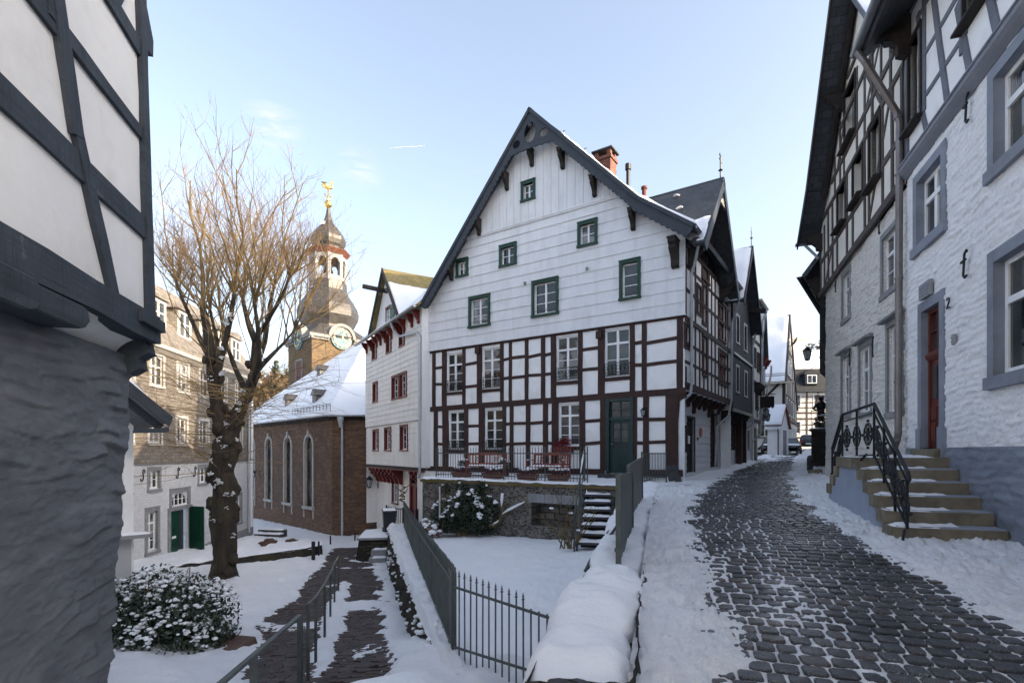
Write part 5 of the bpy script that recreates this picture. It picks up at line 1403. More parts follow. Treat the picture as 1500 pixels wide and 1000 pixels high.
# ------------------------------------------------------------------ timbered house at the left edge
L = Fr(-3.786+.2455*6, 5.5-.969*6, -.2455, .969)
def left_house():
    t = thing('timbered_house', 'close timbered house filling the left edge, slate-blue beams over rough grey rubble base', 'house', L(5, 0, -3), L.ang)
    lean = lambda z: -.025*(z-1.3)
    class LF(Fr):
        def __init__(s): s.__dict__.update(L.__dict__)
        def __call__(s, u, y, z): return L(u, y-lean(z)*(1 if z > 1 else 0), z)
    l = LF()
    b = MB(l); b.wall(rect(-3, 6.0, 1.15, 7.5), (), sub=.12, disp=lambda u, z: .012*fbm(u, z, 1, .9, 3)+.002*fbm(u, z, 4, 7, 2))
    b.poly([(6, 0, 1.15), (6, 6, 1.15), (6, 6, 7.5), (6, 0, 7.5)])
    b.build('plaster_wall', PLASTER_OLD, t, smooth=False)
    tm = MB(l)
    P = lambda x, y: L.pix(x/2, y/2)
    tm.beam((-3, 2.28), (6.0, 2.29), .215, .035, wob=.02); tm.beam((-3, 3.22), (4.42, 3.20), .17, .03, wob=.02); tm.beam((4.36, 3.22), (6.0, 3.24), .13, .028, wob=.02); tm.beam((-3, 4.12), (6.0, 4.12), .17, .032, wob=.02)
    tm.beam((4.22, 4.1), (4.62, 2.5), .15, .045, wob=.015); tm.beam((4.60, 2.6), (5.18, 1.36), .135, .045, wob=.015)
    tm.beam((5.93, 1.3), (5.93, 7.5), .14, .045, wob=.02)
    tm.beam((5.3, 4.1), (5.96, 5.2), .15, .03); tm.beam((4.35, 3.2), (4.15, 6), .16, .04)
    for u in (2.4, .4, -2): tm.beam((u, 1.3), (u+.3, 4.1), .17, .04, wob=.02)
    tm.build('timber_frame', TIMBER_SLATE, t)
    s = MB(l); s.beam((-3, 1.26), (6.03, 1.28), .27, .085, wob=.03, back=.3)
    s.box(5.5, 6.05, -.125, -.05, 1.26, 1.37); s.build('sill_beam', TIMBER_SLATE, t)
    j = MB(l); j.prism([(-3, .90), (3.70, .90), (3.82, .93), (3.89, 1.0), (3.87, 1.09), (3.80, 1.13), (-3, 1.13)], -.16, .12); j.build('bressummer', TIMBER_SLATE, t, bevel=.015, fixn=True)
    j = MB(l); j.prism([(3.4, .955), (4.50, .955), (4.58, .98), (4.63, 1.04), (4.61, 1.11), (4.56, 1.14), (3.4, 1.14)], -.085, .2); j.build('bressummer_end', TIMBER_SLATE, t, bevel=.012, fixn=True)
    c = MB(l); n = 8
    c.grid(40, n, lambda a, k: (lerp(-3, 5.85, a), .30*math.sin(k*math.pi/2)*.95-.0, .88+.30*math.cos(k*math.pi/2)*.9)); c.build('plaster_coving', PLASTER_OLD, t, smooth=True)
    w = MB(l); w.beam((-3, .93), (5.9, .93), .15, .03, wob=.03, y=.27, back=.2); w.build('wall_plate', DKWOOD, t)
    q = MB(l); q.prism([(.0, 1.13), (-.02, 1.02), (.06, .96), (.05, .86), (.14, .80), (.32, .78), (.55, .8), (.6, 1.13)], 5.84, 6.06, 'u'); q.prism([(5.2, .95), (5.75, .92), (6.0, .82), (6.02, .76), (5.7, .75), (5.2, .82)], .22, .42)
    q.build('corner_bracket', TIMBER_SLATE, t, bevel=.015)
    # rubble base, corner leaning as in life
    r = MB(L)
    ue = lambda z: 6.18+.17*(z-1)+.035*fbm(z, 0, 0, 2.2, 4)+.02*fbm(z, 7, 0, 6, 3)
    def dis(u, z):
        r = z*8.+1.7*nz(u*.8, z*.6, 5, .8)+.5*nz(u*2, z, 8, 1.3); i = math.floor(r); f = r-i
        q = u*1.7+i*.41+1.2*nz(i*3.1, u*.8, 1, 1.); j = math.floor(q); g = q-j
        st = nz(i*7.3+.5, j*5.1+.5, 3, 1.); e = (1-f)**.7*min(1, f*9)*min(1, min(g, 1-g)*5)
        k = .45+.55*sm(-.3, .3, fbm(u*.8, z*1.5, 17, 1, 2)); return .022*fbm(u*.7, z*2.2, 1, 1, 4)+k*.075*max(0, st+.22)*e+.009*fbm(u*3, z*10, 2, 1, 3)+.006*fbm(u*9, z*22, 8, 1, 3)
    nu, nzz = 270, 300
    def fr_(a, k):
        z = lerp(-4, .98, k); u0 = -2. if a < 1e-9 else 0; u = lerp(2.2, ue(z), a)
        rr = sm(.96, 1., a)
        return (u, .17-dis(u, z)+.10*rr, z)
    r.grid(nu, nzz, fr_)
    r.grid(40, nzz, lambda a, k: (ue(lerp(-4, .98, k))+.012*fbm(a*5, k*25, 2, 1, 3)-.03*a, .27-dis(ue(lerp(-4, .98, k)), lerp(-4, .98, k))+a*5, lerp(-4, .98, k)))
    r.poly([(-3, .3, -4), (2.2, .3, -4), (2.2, .3, .98), (-3, .3, .98)])
    r.build('rubble_base', DKRUBBLE, t, smooth=True)
    # small pent boards on the far gable side
    e = MB(l); e.hexa([(6.0, .02, 4.30), (6.34, .02, 4.36), (6.34, 4, 4.36), (6.0, 4, 4.30)], [(6.0, .02, 5.15), (6.36, .02, 4.55), (6.36, 4, 4.55), (6.0, 4, 5.15)])
    e.build('pent_board', TIMBER_SLATE, t); e = MB(l); e.hexa([(6.02, .02, 1.22), (6.26, .02, 1.2), (6.26, 4, 1.2), (6.02, 4, 1.22)], [(6.02, .02, 1.46), (6.27, .02, 1.23), (6.27, 4, 1.23), (6.02, 4, 1.46)]); e.build('pent_board', TIMBER_SLATE, t)
    rf = MB(L); rf.slab([(-3, -.6, 7.2), (6.5, -.6, 7.2), (6.5, 3.5, 11), (-3, 3.5, 11)], .12); rf.slab([(-3, 7.6, 7.2), (6.5, 7.6, 7.2), (6.5, 3.5, 11), (-3, 3.5, 11)], .12); rf.build('roof', SLATEROOF, t)
left_house()
N = Fr(-7.2, 10., .76, .65)
def annex():
    t = thing('rendered_outbuilding', 'narrow white rendered gable end with dark blue verge boards, behind the grey rubble corner', 'outbuilding', (-8.5, 9.5, -3.5), N.ang)
    b = MB(N); b.wall([(-4, -4), (0, -4), (0, .50), (-2., 2.55), (-4, .5)], ()); b.poly([(0, 0, -4), (0, 6, -4), (0, 6, .5), (0, 0, .5)]); b.build('rendered_wall', PLASTER, t)
    lo = MB(N); lo.box(-4, -.035, -.02, .05, -4, -1.62); lo.build('lower_wall', surf('grey_render', (.42, .43, .46), (.5, .51, .54), 2, .85, .2), t)
    r = MB(N); r.slab([(.55, -.55, .62), (.55, 6, .62), (-2., 6, 3.0), (-2., -.55, 3.0)], .10); r.slab([(-4.5, -.55, .62), (-4.5, 6, .62), (-2., 6, 3.0), (-2., -.55, 3.0)], .10); r.build('roof', SLATEROOF, t)
    s = MB(N); s.snow([(.57, -.56, .64), (.57, 5, .64), (-2., 5, 3.04), (-2., -.56, 3.04)], 30, 20, .06, .6, 2, 3, .05); s.build('roof_snow', SNOWROOF, t, smooth=True)
    v = MB(N); v.prism([(.56, .66), (-2., 3.02), (-2., 2.80), (.50, .48)], -.60, -.551); v.prism([(.44, .50), (-2., 2.78), (-2., 2.58), (.34, .40)], -.40, -.35); v.prism([(.3, .44), (-.0, .44), (-.02, .36), (.5, .38), (.5, .48)], -.56, -.02); v.build('verge_boards', BARGE, t, fixn=True)
    q = MB(N); q.box(-2.5, .28, -.22, .02, -1.62, -1.55); lg = q.build('ledge', SURROUND, t); s = MB(N); s.snow([(-2.5, -.22, -1.548), (.28, -.22, -1.548), (.28, 0, -1.548), (-2.5, 0, -1.548)], 30, 4, .06, .5, 4, 1, .04); s.build('ledge_snow', SNOW, lg, smooth=True)
annex()
# ------------------------------------------------------------------ the row of houses up the street
def slate_row_house():
    t = thing('slate_clad_house', 'narrow dark slate-clad gabled house next to the big half-timbered house, red door posts', 'house', S(9, 0, -.7), S.ang)
    u0, u1, ap = 6.72, 11.25, 8.75
    wins = [(7.45, 8.05, 4.75, 5.9), (9.2, 9.85, 4.7, 5.85), (7.4, 8.0, 2.62, 3.7), (9.3, 9.95, 2.6, 3.7)]
    yv = -.12
    b = MB(S); gp = [(u0, 1.75), (u1, 1.75), (u1, 6.0), (ap, 9.0), (u0, 6.2)]
    b.wall(gp, wins, .14, y=yv); b.poly([(u0, yv, 1.75), (u0, .5, 1.75), (u1, .5, 1.75), (u1, yv, 1.75)]); b.poly([(u1, yv, 1.75), (u1, 7, 1.75), (u1, 7, 6), (u1, yv, 6)])
    b.build('slate_wall', SLATEDARK, t)
    l = MB(S); l.box(u0, u1, yv-.06, yv+.02, 4.12, 4.22); l.box(u0, u1, yv-.06, yv+.02, 1.72, 1.84); l.build('ledge_boards', ZINC, t)
    for h in wins: window(t, S, *h, depth=.05, y=yv, casing=(WHITE, .045, .012), frame=TIMBER, cols=2, rows=2, fw=.04)
    g = MB(S); d = [(7.0, 7.5, -.75, 1.2), (8.0, 8.5, .1, 1.3), (9.0, 9.5, .1, 1.3), (10.35, 10.9, -.55, 1.3)]
    g.wall(rect(u0, u1, -1.4, 1.75), d, .16, y=.4); g.clad(rect(u0, u1, -1.2, 1.75), d, -1.2, 1.75, .22, .015, y=.4); g.build('boarded_ground_floor', BOARDS, t)
    for i, h in enumerate(d):
        q = MB(S); q.box(h[0], h[1], .48, .53, h[2], h[3]); q.box(h[0]-.07, h[0], .34, .5, h[2], h[3]+.08); q.box(h[1], h[1]+.07, .34, .5, h[2], h[3]+.08); q.build('door' if i in (0, 3) else 'window', TIMBER if i != 3 else RED, t)
    for u in (9.95, 11.0): MB(S).box(u-.1, u+.1, .1, .36, -1.2, 1.75).build('door_post', TIMBER, t)
    for k in range(8): console(t, S, lerp(u0+.2, u1-.2, k/7), 1.74, .5, .42, .13, .38, DKWOOD)
    r = MB(S); f = -.55
    zr = 9.2; dz = lambda u: zr-abs(u-ap)*1.36
    r.slab([(ap, f, zr), (u0-.12, f, dz(u0-.12)), (u0-.12, 7, dz(u0-.12)), (ap, 7, zr)], .1); r.slab([(ap, f, zr), (u1+.1, f, dz(u1+.1)+.1), (u1+.1, 7, dz(u1+.1)+.1), (ap, 7, zr)], .1); r.build('roof', SLATEROOF, t)
    s = MB(S); s.snow([(ap, f, zr+.01), (u0-.1, f, dz(u0-.1)+.02), (u0-.1, 6.5, dz(u0-.1)+.02), (ap, 6.5, zr+.01)], 30, 40, .055, .8, 1.4, 8); s.build('roof_snow', SNOWROOF, t, smooth=True)
    bb = MB(S); bb.prism([(ap, zr+.03), (u0-.14, dz(u0-.14)), (u0-.05, dz(u0-.14)-.2), (ap, zr-.3)], f-.03, f); bb.prism([(ap, zr+.02), (ap, zr-.3), (u1+.05, dz(u1+.12)-.1), (u1+.14, dz(u1+.12)+.1)], f-.031, f); bb.build('bargeboard', DKWOOD, t, fixn=True)
    v = MB(S); v.lathe([(.03, zr), (.02, zr+.3), (.07, zr+.36), (.02, zr+.42), (.012, zr+.85)], ap, f+.05, 6); v.bar((ap-.14, f+.05, zr+.62), (ap+.14, f+.05, zr+.62), .03, .03); v.build('finial', ZINC, t)
    b2 = MB(S); b2.bar((ap+1.6, f-.3, 6.6), (ap+1.6, yv, 6.75), .15, .2); b2.build('beam_end', DKWOOD, t)
    downpipe(t, S, [(u1+.02, -.3, 5.9), (u1-.02, -.16, 5.2), (u1-.02, -.16, 1.4), (u1-.1, .3, 1.0), (u1-.1, .3, -.4)], .05, ZINCLIGHT)
slate_row_house()
def cream_row_house():
    t = thing('cream_rendered_house', 'tall cream rendered jettied house in the row behind the slate-clad one, sunlit eaves', 'house', S(13, 0, -.5), S.ang)
    u0, u1 = 11.3, 13.38
    w = [(11.6, 12.1, 4.3, 5.1), (12.5, 13.1, 4.2, 5.0), (12.0, 12.7, 2.2, 3.15), (11.6, 12.1, 6.2, 7.0), (12.4, 13.1, 6.2, 7.0)]
    b = MB(S); b.wall(rect(u0, u1, 1.55, 7.6), w, .12, y=-.15); b.poly([(u0, -.15, 1.55), (u0, .5, 1.55), (u1, .5, 1.55), (u1, -.15, 1.55)]); b.poly([(u0, -.15, 5), (u0, 6, 5), (u0, 6, 8), (u0, -.15, 7.6)]); b.poly([(u1, -.15, 1.5), (u1, 6, 1.5), (u1, 6, 8), (u1, -.15, 7.6)])
    b.build('rendered_wall', PLASTER_WARM, t)
    for h in w: window(t, S, *h, depth=.08, y=-.15, casing=(TIMBER_BROWN, .07, .03), frame=TIMBER_BROWN if h[2] < 6 else WHITE, cols=2, rows=2, fw=.05)
    l = MB(S); l.box(u0, u1, -.22, -.1, 3.42, 3.54); l.box(u0, u1, -.22, -.1, 1.5, 1.64); l.box(u0, u1, -.2, -.1, 5.5, 5.6); l.build('ledge_boards', TIMBER_BROWN, t)
    g = MB(S); d = [(11.6, 12.15, -.6, 1.25), (12.5, 13.1, .1, 1.15)]; g.wall(rect(u0, u1, -1, 1.55), d, .12, y=.3); g.build('ground_floor', BOARDS, t)
    for i, h in enumerate(d): MB(S).box(h[0], h[1], .36, .42, h[2], h[3]).build('door' if i == 0 else 'window', RED if i == 0 else DKWOOD, t)
    for k in range(5): console(t, S, lerp(u0+.2, u1-.2, k/4), 3.4, .45, .3, .13, -.14, DKWOOD)
    r = MB(S); r.slab([(u0-.1, -.45, 7.45), (u1+.1, -.45, 7.45), (u1+.1, 3, 10.2), (u0-.1, 3, 10.2)], .12); r.slab([(u0-.1, 6.5, 7.45), (u1+.1, 6.5, 7.45), (u1+.1, 3, 10.2), (u0-.1, 3, 10.2)], .12); r.build('roof', SLATEROOF, t)
    so = MB(S); so.box(u0, u1, -.4, -.1, 7.42, 7.5); so.build('soffit', CREAM, t); gutter(t, S, u0-.1, u1+.1, -.5, 7.45, .08, CREAM)
    downpipe(t, S, [(u1-.1, -.5, 7.3), (u1-.15, -.3, 6.8), (u1-.15, -.22, 1.0), (u1-.15, .2, .5), (u1-.15, .2, -.6)], .05, ZINCLIGHT)
    s = MB(S); s.snow([(u0-.1, -.43, 7.48), (u1+.1, -.43, 7.48), (u1+.1, 3, 10.22), (u0-.1, 3, 10.22)], 20, 20, .06, .5, 1.2, 8); s.build('roof_snow', SNOWROOF, t, smooth=True)
cream_row_house()
def last_row_house():
    t = thing('slate_fronted_house', 'slim slate-fronted house with red carved eave brackets, last of the left-hand row', 'house', S(14.2, 0, -.4), S.ang)
    u0, u1, ap = 13.42, 14.85, 14.0
    b = MB(S); b.wall([(u0, 1.7), (u1, 1.7), (u1, 5.0), (ap, 7.6), (u0, 6.2)], [(13.9, 14.4, 3.6, 4.5), (13.9, 14.4, 2.1, 3.0)], .1, y=-.2); b.poly([(u1, -.2, 1.7), (u1, 6, 1.7), (u1, 6, 5.0), (u1, -.2, 5.0)]); b.build('slate_wall', SLATEDARK, t)
    for z in (3.6, 2.1): window(t, S, 13.9, 14.4, z, z+.9, depth=.06, y=-.2, casing=(WHITE, .05, .03), cols=2, rows=2, fw=.05)
    g = MB(S); g.box(u0, u1, .2, 5, -1, 1.7); g.build('ground_floor', PLASTER_WARM, t); MB(S).box(13.9, 14.5, .14, .22, -.6, 1.3).build('door', GREEN, t)
    r = MB(S); f = -.38
    r.slab([(ap, f, 7.75), (u0-.2, f, 6.15), (u0-.2, 6, 6.15), (ap, 6, 7.75)], .1); r.slab([(ap, f, 7.75), (u1+.06, f, 4.7), (u1+.06, 6, 4.7), (ap, 6, 7.75)], .1); r.build('roof', SLATEROOF, t)
    s = MB(S); s.snow([(ap, f, 7.77), (u0-.2, f, 6.17), (u0-.2, 5, 6.17), (ap, 5, 7.77)], 16, 20, .06, .5, 2, 3); s.snow([(ap, f, 7.77), (u1+.06, f, 4.72), (u1+.06, 5, 4.72), (ap, 5, 7.77)], 16, 20, .06, .5, 2, 3); s.build('roof_snow', SNOWROOF, t, smooth=True)
    for u in (u0+.2, u1-.1): console(t, S, u, 4.95, .45, .3, .12, -.2, RED)
    downpipe(t, S, [(u1+.03, -.5, 4.7), (u1+.02, -.48, 4.2), (u1+.0, -.35, 3.6), (u1, -.26, 3.1)], .05, CREAM)
last_row_house()
sg = thing('hanging_sign', 'dark toothed sign board hanging over the street from the cream house', 'sign', S(12.9, -.7, 2.3), S.ang)
q = MB(S); q.prism([(0, 2.9), (0, 2.2), (.1, 2.3)][:0]+[(-.25, 2.85), (-.25, 2.32)]+[(-.25-.08*k, 2.32-(.1 if k % 2 else 0)) for k in range(1, 9)]+[(-.89, 2.85)], 12.88, 12.94, 'u'); q.build('board', DKWOOD, sg, fixn=True)
q = MB(S); q.bar((12.91, -.15, 2.95), (12.91, -.95, 2.95), .04, .04); q.bar((12.91, -.4, 2.95), (12.91, -.4, 2.8), .02, .02); q.bar((12.91, -.75, 2.95), (12.91, -.75, 2.8), .02, .02); q.build('bracket_arm', IRON, sg)
wall_lamp('street_lantern', 'nearer of two black lanterns on the row by the toothed sign', S, 12.3, S.pix(1115, 604, .5)[1]+.1, -.2, 1.5, .4, None)
wall_lamp('street_lantern', 'farther of two black lanterns on the row, by the small white gabled cottage', S, 14.6, S.pix(1124, 610, .5)[1]+.1, .15, 1.5, .5, None)

# far half-timbered house with the snowy roof -----------------------------------
FS = Fr(20.82, 40., .537, .8437)        # its street side, u=0 at the near corner
FF = Fr(20.82-.8437*9, 40.+.537*9, .8437, -.537)   # its end facing us, u=9 at the corner
def far_house():
    t = thing('half_timbered_house', 'far cream half-timbered house with tall snowy roof and satellite dish at the street bend', 'house', (20, 42, .1), FS.ang)
    L, rid, ze, zr, zl = 10.5, 2.9, 6.15, 11.0, 4.4
    fw = [(5.0, 6.6, 3.6, 5.1), (7.2, 7.9, 1.2, 2.2)]
    b = MB(FF); b.wall(rect(0, 9, -.6, ze), fw, .12); b.build('end_wall', PLASTER_WARM, t)
    sw = [(u, u+.75, z, z+1.15) for z in (.9, 3.0) for u in (.7, 2.6, 4.5, 6.4, 8.3)]+[(2.2, 2.9, 6.2, 7.2), (4, 4.7, 6.2, 7.1), (2.7, 3.3, 8.3, 9)]
    b = MB(FS); b.wall([(0, -.6), (L, -.6), (L, zl), (rid, zr-.15), (0, ze)], sw, .12); b.poly([(L, 0, -.6), (L, 9, -.6), (L, 9, zl), (L, 0, zl)]); b.build('street_wall', PLASTER_WARM, t)
    for h in fw: window(t, FF, *h, depth=.08, casing=(TIMBER_BROWN, .1, .04), frame=CREAM, cols=2, rows=2, fw=.06)
    for h in sw: window(t, FS, *h, depth=.08, casing=(WHITE, .08, .04), cols=2, rows=3, fw=.06)
    tm = MB(FF)
    for z in (-.1, 2.5, 3.4, 6.0): tm.beam((0, z), (9, z), .2, .03)
    for u in (.1, 1.6, 3.2, 4.8, 6.8, 8.88): tm.beam((u, -.1), (u, 6), .2, .035)
    for (a, c) in (((6.9, 3.5), (8.7, 5.4)), ((5, 2.4), (6.6, .2)), ((7.1, .2), (8.7, 1.9)), ((1.7, 3.5), (3.1, 5.8))): tm.beam(a, c, .17, .02)
    tm.build('end_timber_frame', RED if False else TIMBER, t)
    ts = MB(FS)
    for z in (2.5, 4.35): ts.beam((0, z), (L-.1, z), .18, .03)
    ts.beam((0, 6.0), (7.4, 6.0), .18, .03); ts.beam((1.2, 8), (5.4, 8), .16, .03)
    for u in (.1, 1.2, 2.2, 3.2, 4.2, 5.3, 6.2, 7.3, 8.2, 9.3, 10.3):
        ts.beam((u, 2.5), (u, min(ze+(zr-ze)*u/rid if u < rid else zr-(zr-zl)*(u-rid)/(L-rid)-.2, 10)), .15, .035)
    ts.build('street_timber_frame', TIMBER_BROWN, t)
    yv = -.07
    r = MB(FS); e0 = (-.55, ze-.55*(zr-ze)/rid)
    r.slab([(e0[0], yv, e0[1]+.1), (rid, yv, zr+.1), (rid, 9.3, zr+.1), (e0[0], 9.3, e0[1]+.1)], .15); sl = (zr-zl)/(L-rid)
    r.slab([(rid, yv, zr+.1), (L+.6, yv, zl-.6*sl+.1), (L+.6, 9.3, zl-.6*sl+.1), (rid, 9.3, zr+.1)], .15); r.build('roof', SLATEROOF, t)
    s = MB(FS); s.snow([(e0[0], yv+.08, e0[1]+.12), (rid, yv+.08, zr+.12), (rid, 9.2, zr+.12), (e0[0], 9.2, e0[1]+.12)], 40, 50, .09, .45, .9, 4, .1); s.build('roof_snow', SNOWROOF, t, smooth=True)
    bb = MB(FS); bb.prism([(rid, zr+.12), (L+.62, zl-.6*sl+.1), (L+.5, zl-.6*sl-.25), (rid, zr-.3), (-.4, e0[1]-.1), (e0[0], e0[1]+.1)], yv-.04, yv); bb.build('bargeboard', TIMBER_BROWN, t, fixn=True)
    gutter(t, FF, 0, 9.6, -.62, e0[1]+.05, .1, CREAM)
    gd = MB(FF); gd.bar((0, -.35, e0[1]+.75), (9, -.35, e0[1]+.75), .03, .03); gd.bar((0, -.4, e0[1]+.6), (9, -.4, e0[1]+.6), .03, .03); gd.build('snow_guard', IRON, t)
    d = MB(FS); n = 16
    d.lathe([(.02, 0), (.2, .02), (.34, .08), (.38, .11), (.36, .12), (.2, .04), (.02, .02)], 0, 0, n)
    # dish stands on a bracket at the gable, tilted to the street
    M4 = Matrix.Translation(FS(1.5, -.6, 8.6)) @ Matrix.Rotation(math.radians(-60), 4, Vector((FS.d[0], FS.d[1], 0)))
    d.v = [tuple(M4 @ (Vector(v)-Vector((FS.o[0], FS.o[1], 0)))) for v in d.v]
    d.build('satellite_dish', surf('dish_grey', (.05, .052, .055), (.08, .082, .086), 3, .5), t, smooth=True); MB(FS).bar((1.5, -.55, 8.5), (1.5, .1, 8.2), .05, .05).build('dish_arm', IRON, t)
far_house()
CT = Fr(*at(1124, 662, 35)[:2], .73, -.68)
def cottage():
    t = thing('gabled_outhouse', 'tiny white gabled outhouse with snowy roof and grey door below the far half-timbered house', 'outhouse', CT(1, 1, 0), CT.ang)
    side = CT.sub(.75, 0)
    b = MB(CT); b.box(0, .75, .0, 1.75, -.6, 1.95); b.build('front_wall', CREAM, t)
    g = MB(side); g.prism([(-.02, -.6), (1.75, -.6), (1.75, 1.7), (.85, 3.05), (-.02, 1.95)], -.06, .7); g.build('gable_wall', PLASTER, t, fixn=True)
    MB(side).box(.6, 1.2, -.10, -.05, -.3, 1.45).build('door', SURROUND, t)
    r = MB(side); r.slab([(-.2, -.2, 1.8), (.85, -.2, 3.2), (.85, .9, 3.2), (-.2, .9, 1.8)], .08); r.slab([(1.95, -.2, 1.6), (.85, -.2, 3.2), (.85, .9, 3.2), (1.95, .9, 1.6)], .08); r.build('roof', TERRACOTTA, t)
    s = MB(side); s.snow([(-.22, -.18, 1.82), (.85, -.18, 3.22), (.85, .9, 3.22), (-.22, .9, 1.82)], 14, 14, .07, .4, 2, 4); s.snow([(1.95, -.18, 1.62), (.85, -.18, 3.22), (.85, .9, 3.22), (1.95, .9, 1.62)], 14, 14, .07, .4, 2, 4); s.build('roof_snow', SNOWROOF, t, smooth=True)
    l = MB(CT); l.slab([(-.1, -.25, 1.55), (.85, -.25, 1.55), (.85, .05, 1.75), (-.1, .05, 1.75)], .06); l.build('pent_roof', SNOWROOF, t)
    downpipe(t, CT, [(.7, -.2, 1.6), (.69, -.07, 1.2), (.69, -.07, -.3)], .035, TERRACOTTA)
cottage()
E_ = Fr(29, 62, 1, -.06)
def end_house():
    t = thing('mansard_house', 'timbered house closing the far end of the street, dark mansard roof with snow above', 'house', E_(6, 0, .3), E_.ang)
    wd = []
    for z in (2.2, 5.4):
        for u in (1.2, 3.6, 6.4, 9.0, 11.6): wd.append((u, u+1.25, z, z+1.35))
    wd.append((.9, 2.0, .3, 1.9))
    b = MB(E_); b.wall(rect(-2, 16, -.6, 7.3), wd, .15); b.box(-2, 16, .3, 8, -.6, 7.2); b.build('plaster_wall', PLASTER_WARM, t)
    tm = MB(E_)
    for z in (1.7, 3.9, 4.6, 7.1): tm.beam((-2, z), (16, z), .2, .03)
    u = -1.9
    while u < 16: tm.beam((u, 1.7), (u, 7.1), .17, .035); u += 1.25
    for z in (2.6, 3.2, 5.2, 5.8, 6.5): tm.beam((-2, z), (16, z), .12, .02)
    tm.build('timber_frame', TIMBER_BROWN, t)
    for h in wd: window(t, E_, *h, depth=.08, casing=(WHITE, .08, .05), cols=3, rows=2, glass=GLASSWARM, fw=.07)
    r = MB(E_); r.slab([(-2.5, -.6, 7.2), (16.5, -.6, 7.2), (16.5, .9, 9.9), (-2.5, .9, 9.9)], .15); r.build('mansard_slope', SLATEDARK, t)
    r = MB(E_); r.slab([(-2.5, .9, 9.88), (16.5, .9, 9.88), (16.5, 5, 12.9), (-2.5, 5, 12.9)], .15); r.slab([(-2.5, 9, 9), (16.5, 9, 9), (16.5, 5, 12.9), (-2.5, 5, 12.9)], .15); r.build('roof', SLATEROOF, t)
    s = MB(E_); s.snow([(-2.5, .85, 9.92), (16.5, .85, 9.92), (16.5, 5, 12.95), (-2.5, 5, 12.95)], 60, 20, .09, .6, .8, 4, .2); s.build('roof_snow', SNOWROOF, t, smooth=True)
    for u in (5.2, 11): 
        d = MB(E_); d.box(u, u+1.5, -.45, 1.5, 7.9, 9.1); d.prism([(u-.2, 9.1), (u+1.7, 9.1), (u+.75, 9.75)], -.5, 2, 'y'); dd = d.build('dormer', SLATEDARK, t, fixn=True)
        q = MB(E_); q.box(u+.2, u+1.3, -.5, -.44, 8.0, 9.0); q.build('dormer_frame', WHITE, dd); q = MB(E_); q.box(u+.3, u+.7, -.52, -.49, 8.1, 8.9); q.box(u+.8, u+1.2, -.52, -.49, 8.1, 8.9); q.build('pane', GLASS, dd)
    c = MB(E_); c.box(5.5, 6.9, 3.2, 4.2, 10, 14.0); c.box(5.4, 7.0, 3.1, 4.3, 13.9, 14.1); c.build('chimney', CREAM, t)
    gutter(t, E_, -2.5, 16.5, -.66, 7.15, .12, ZINC)
end_house()

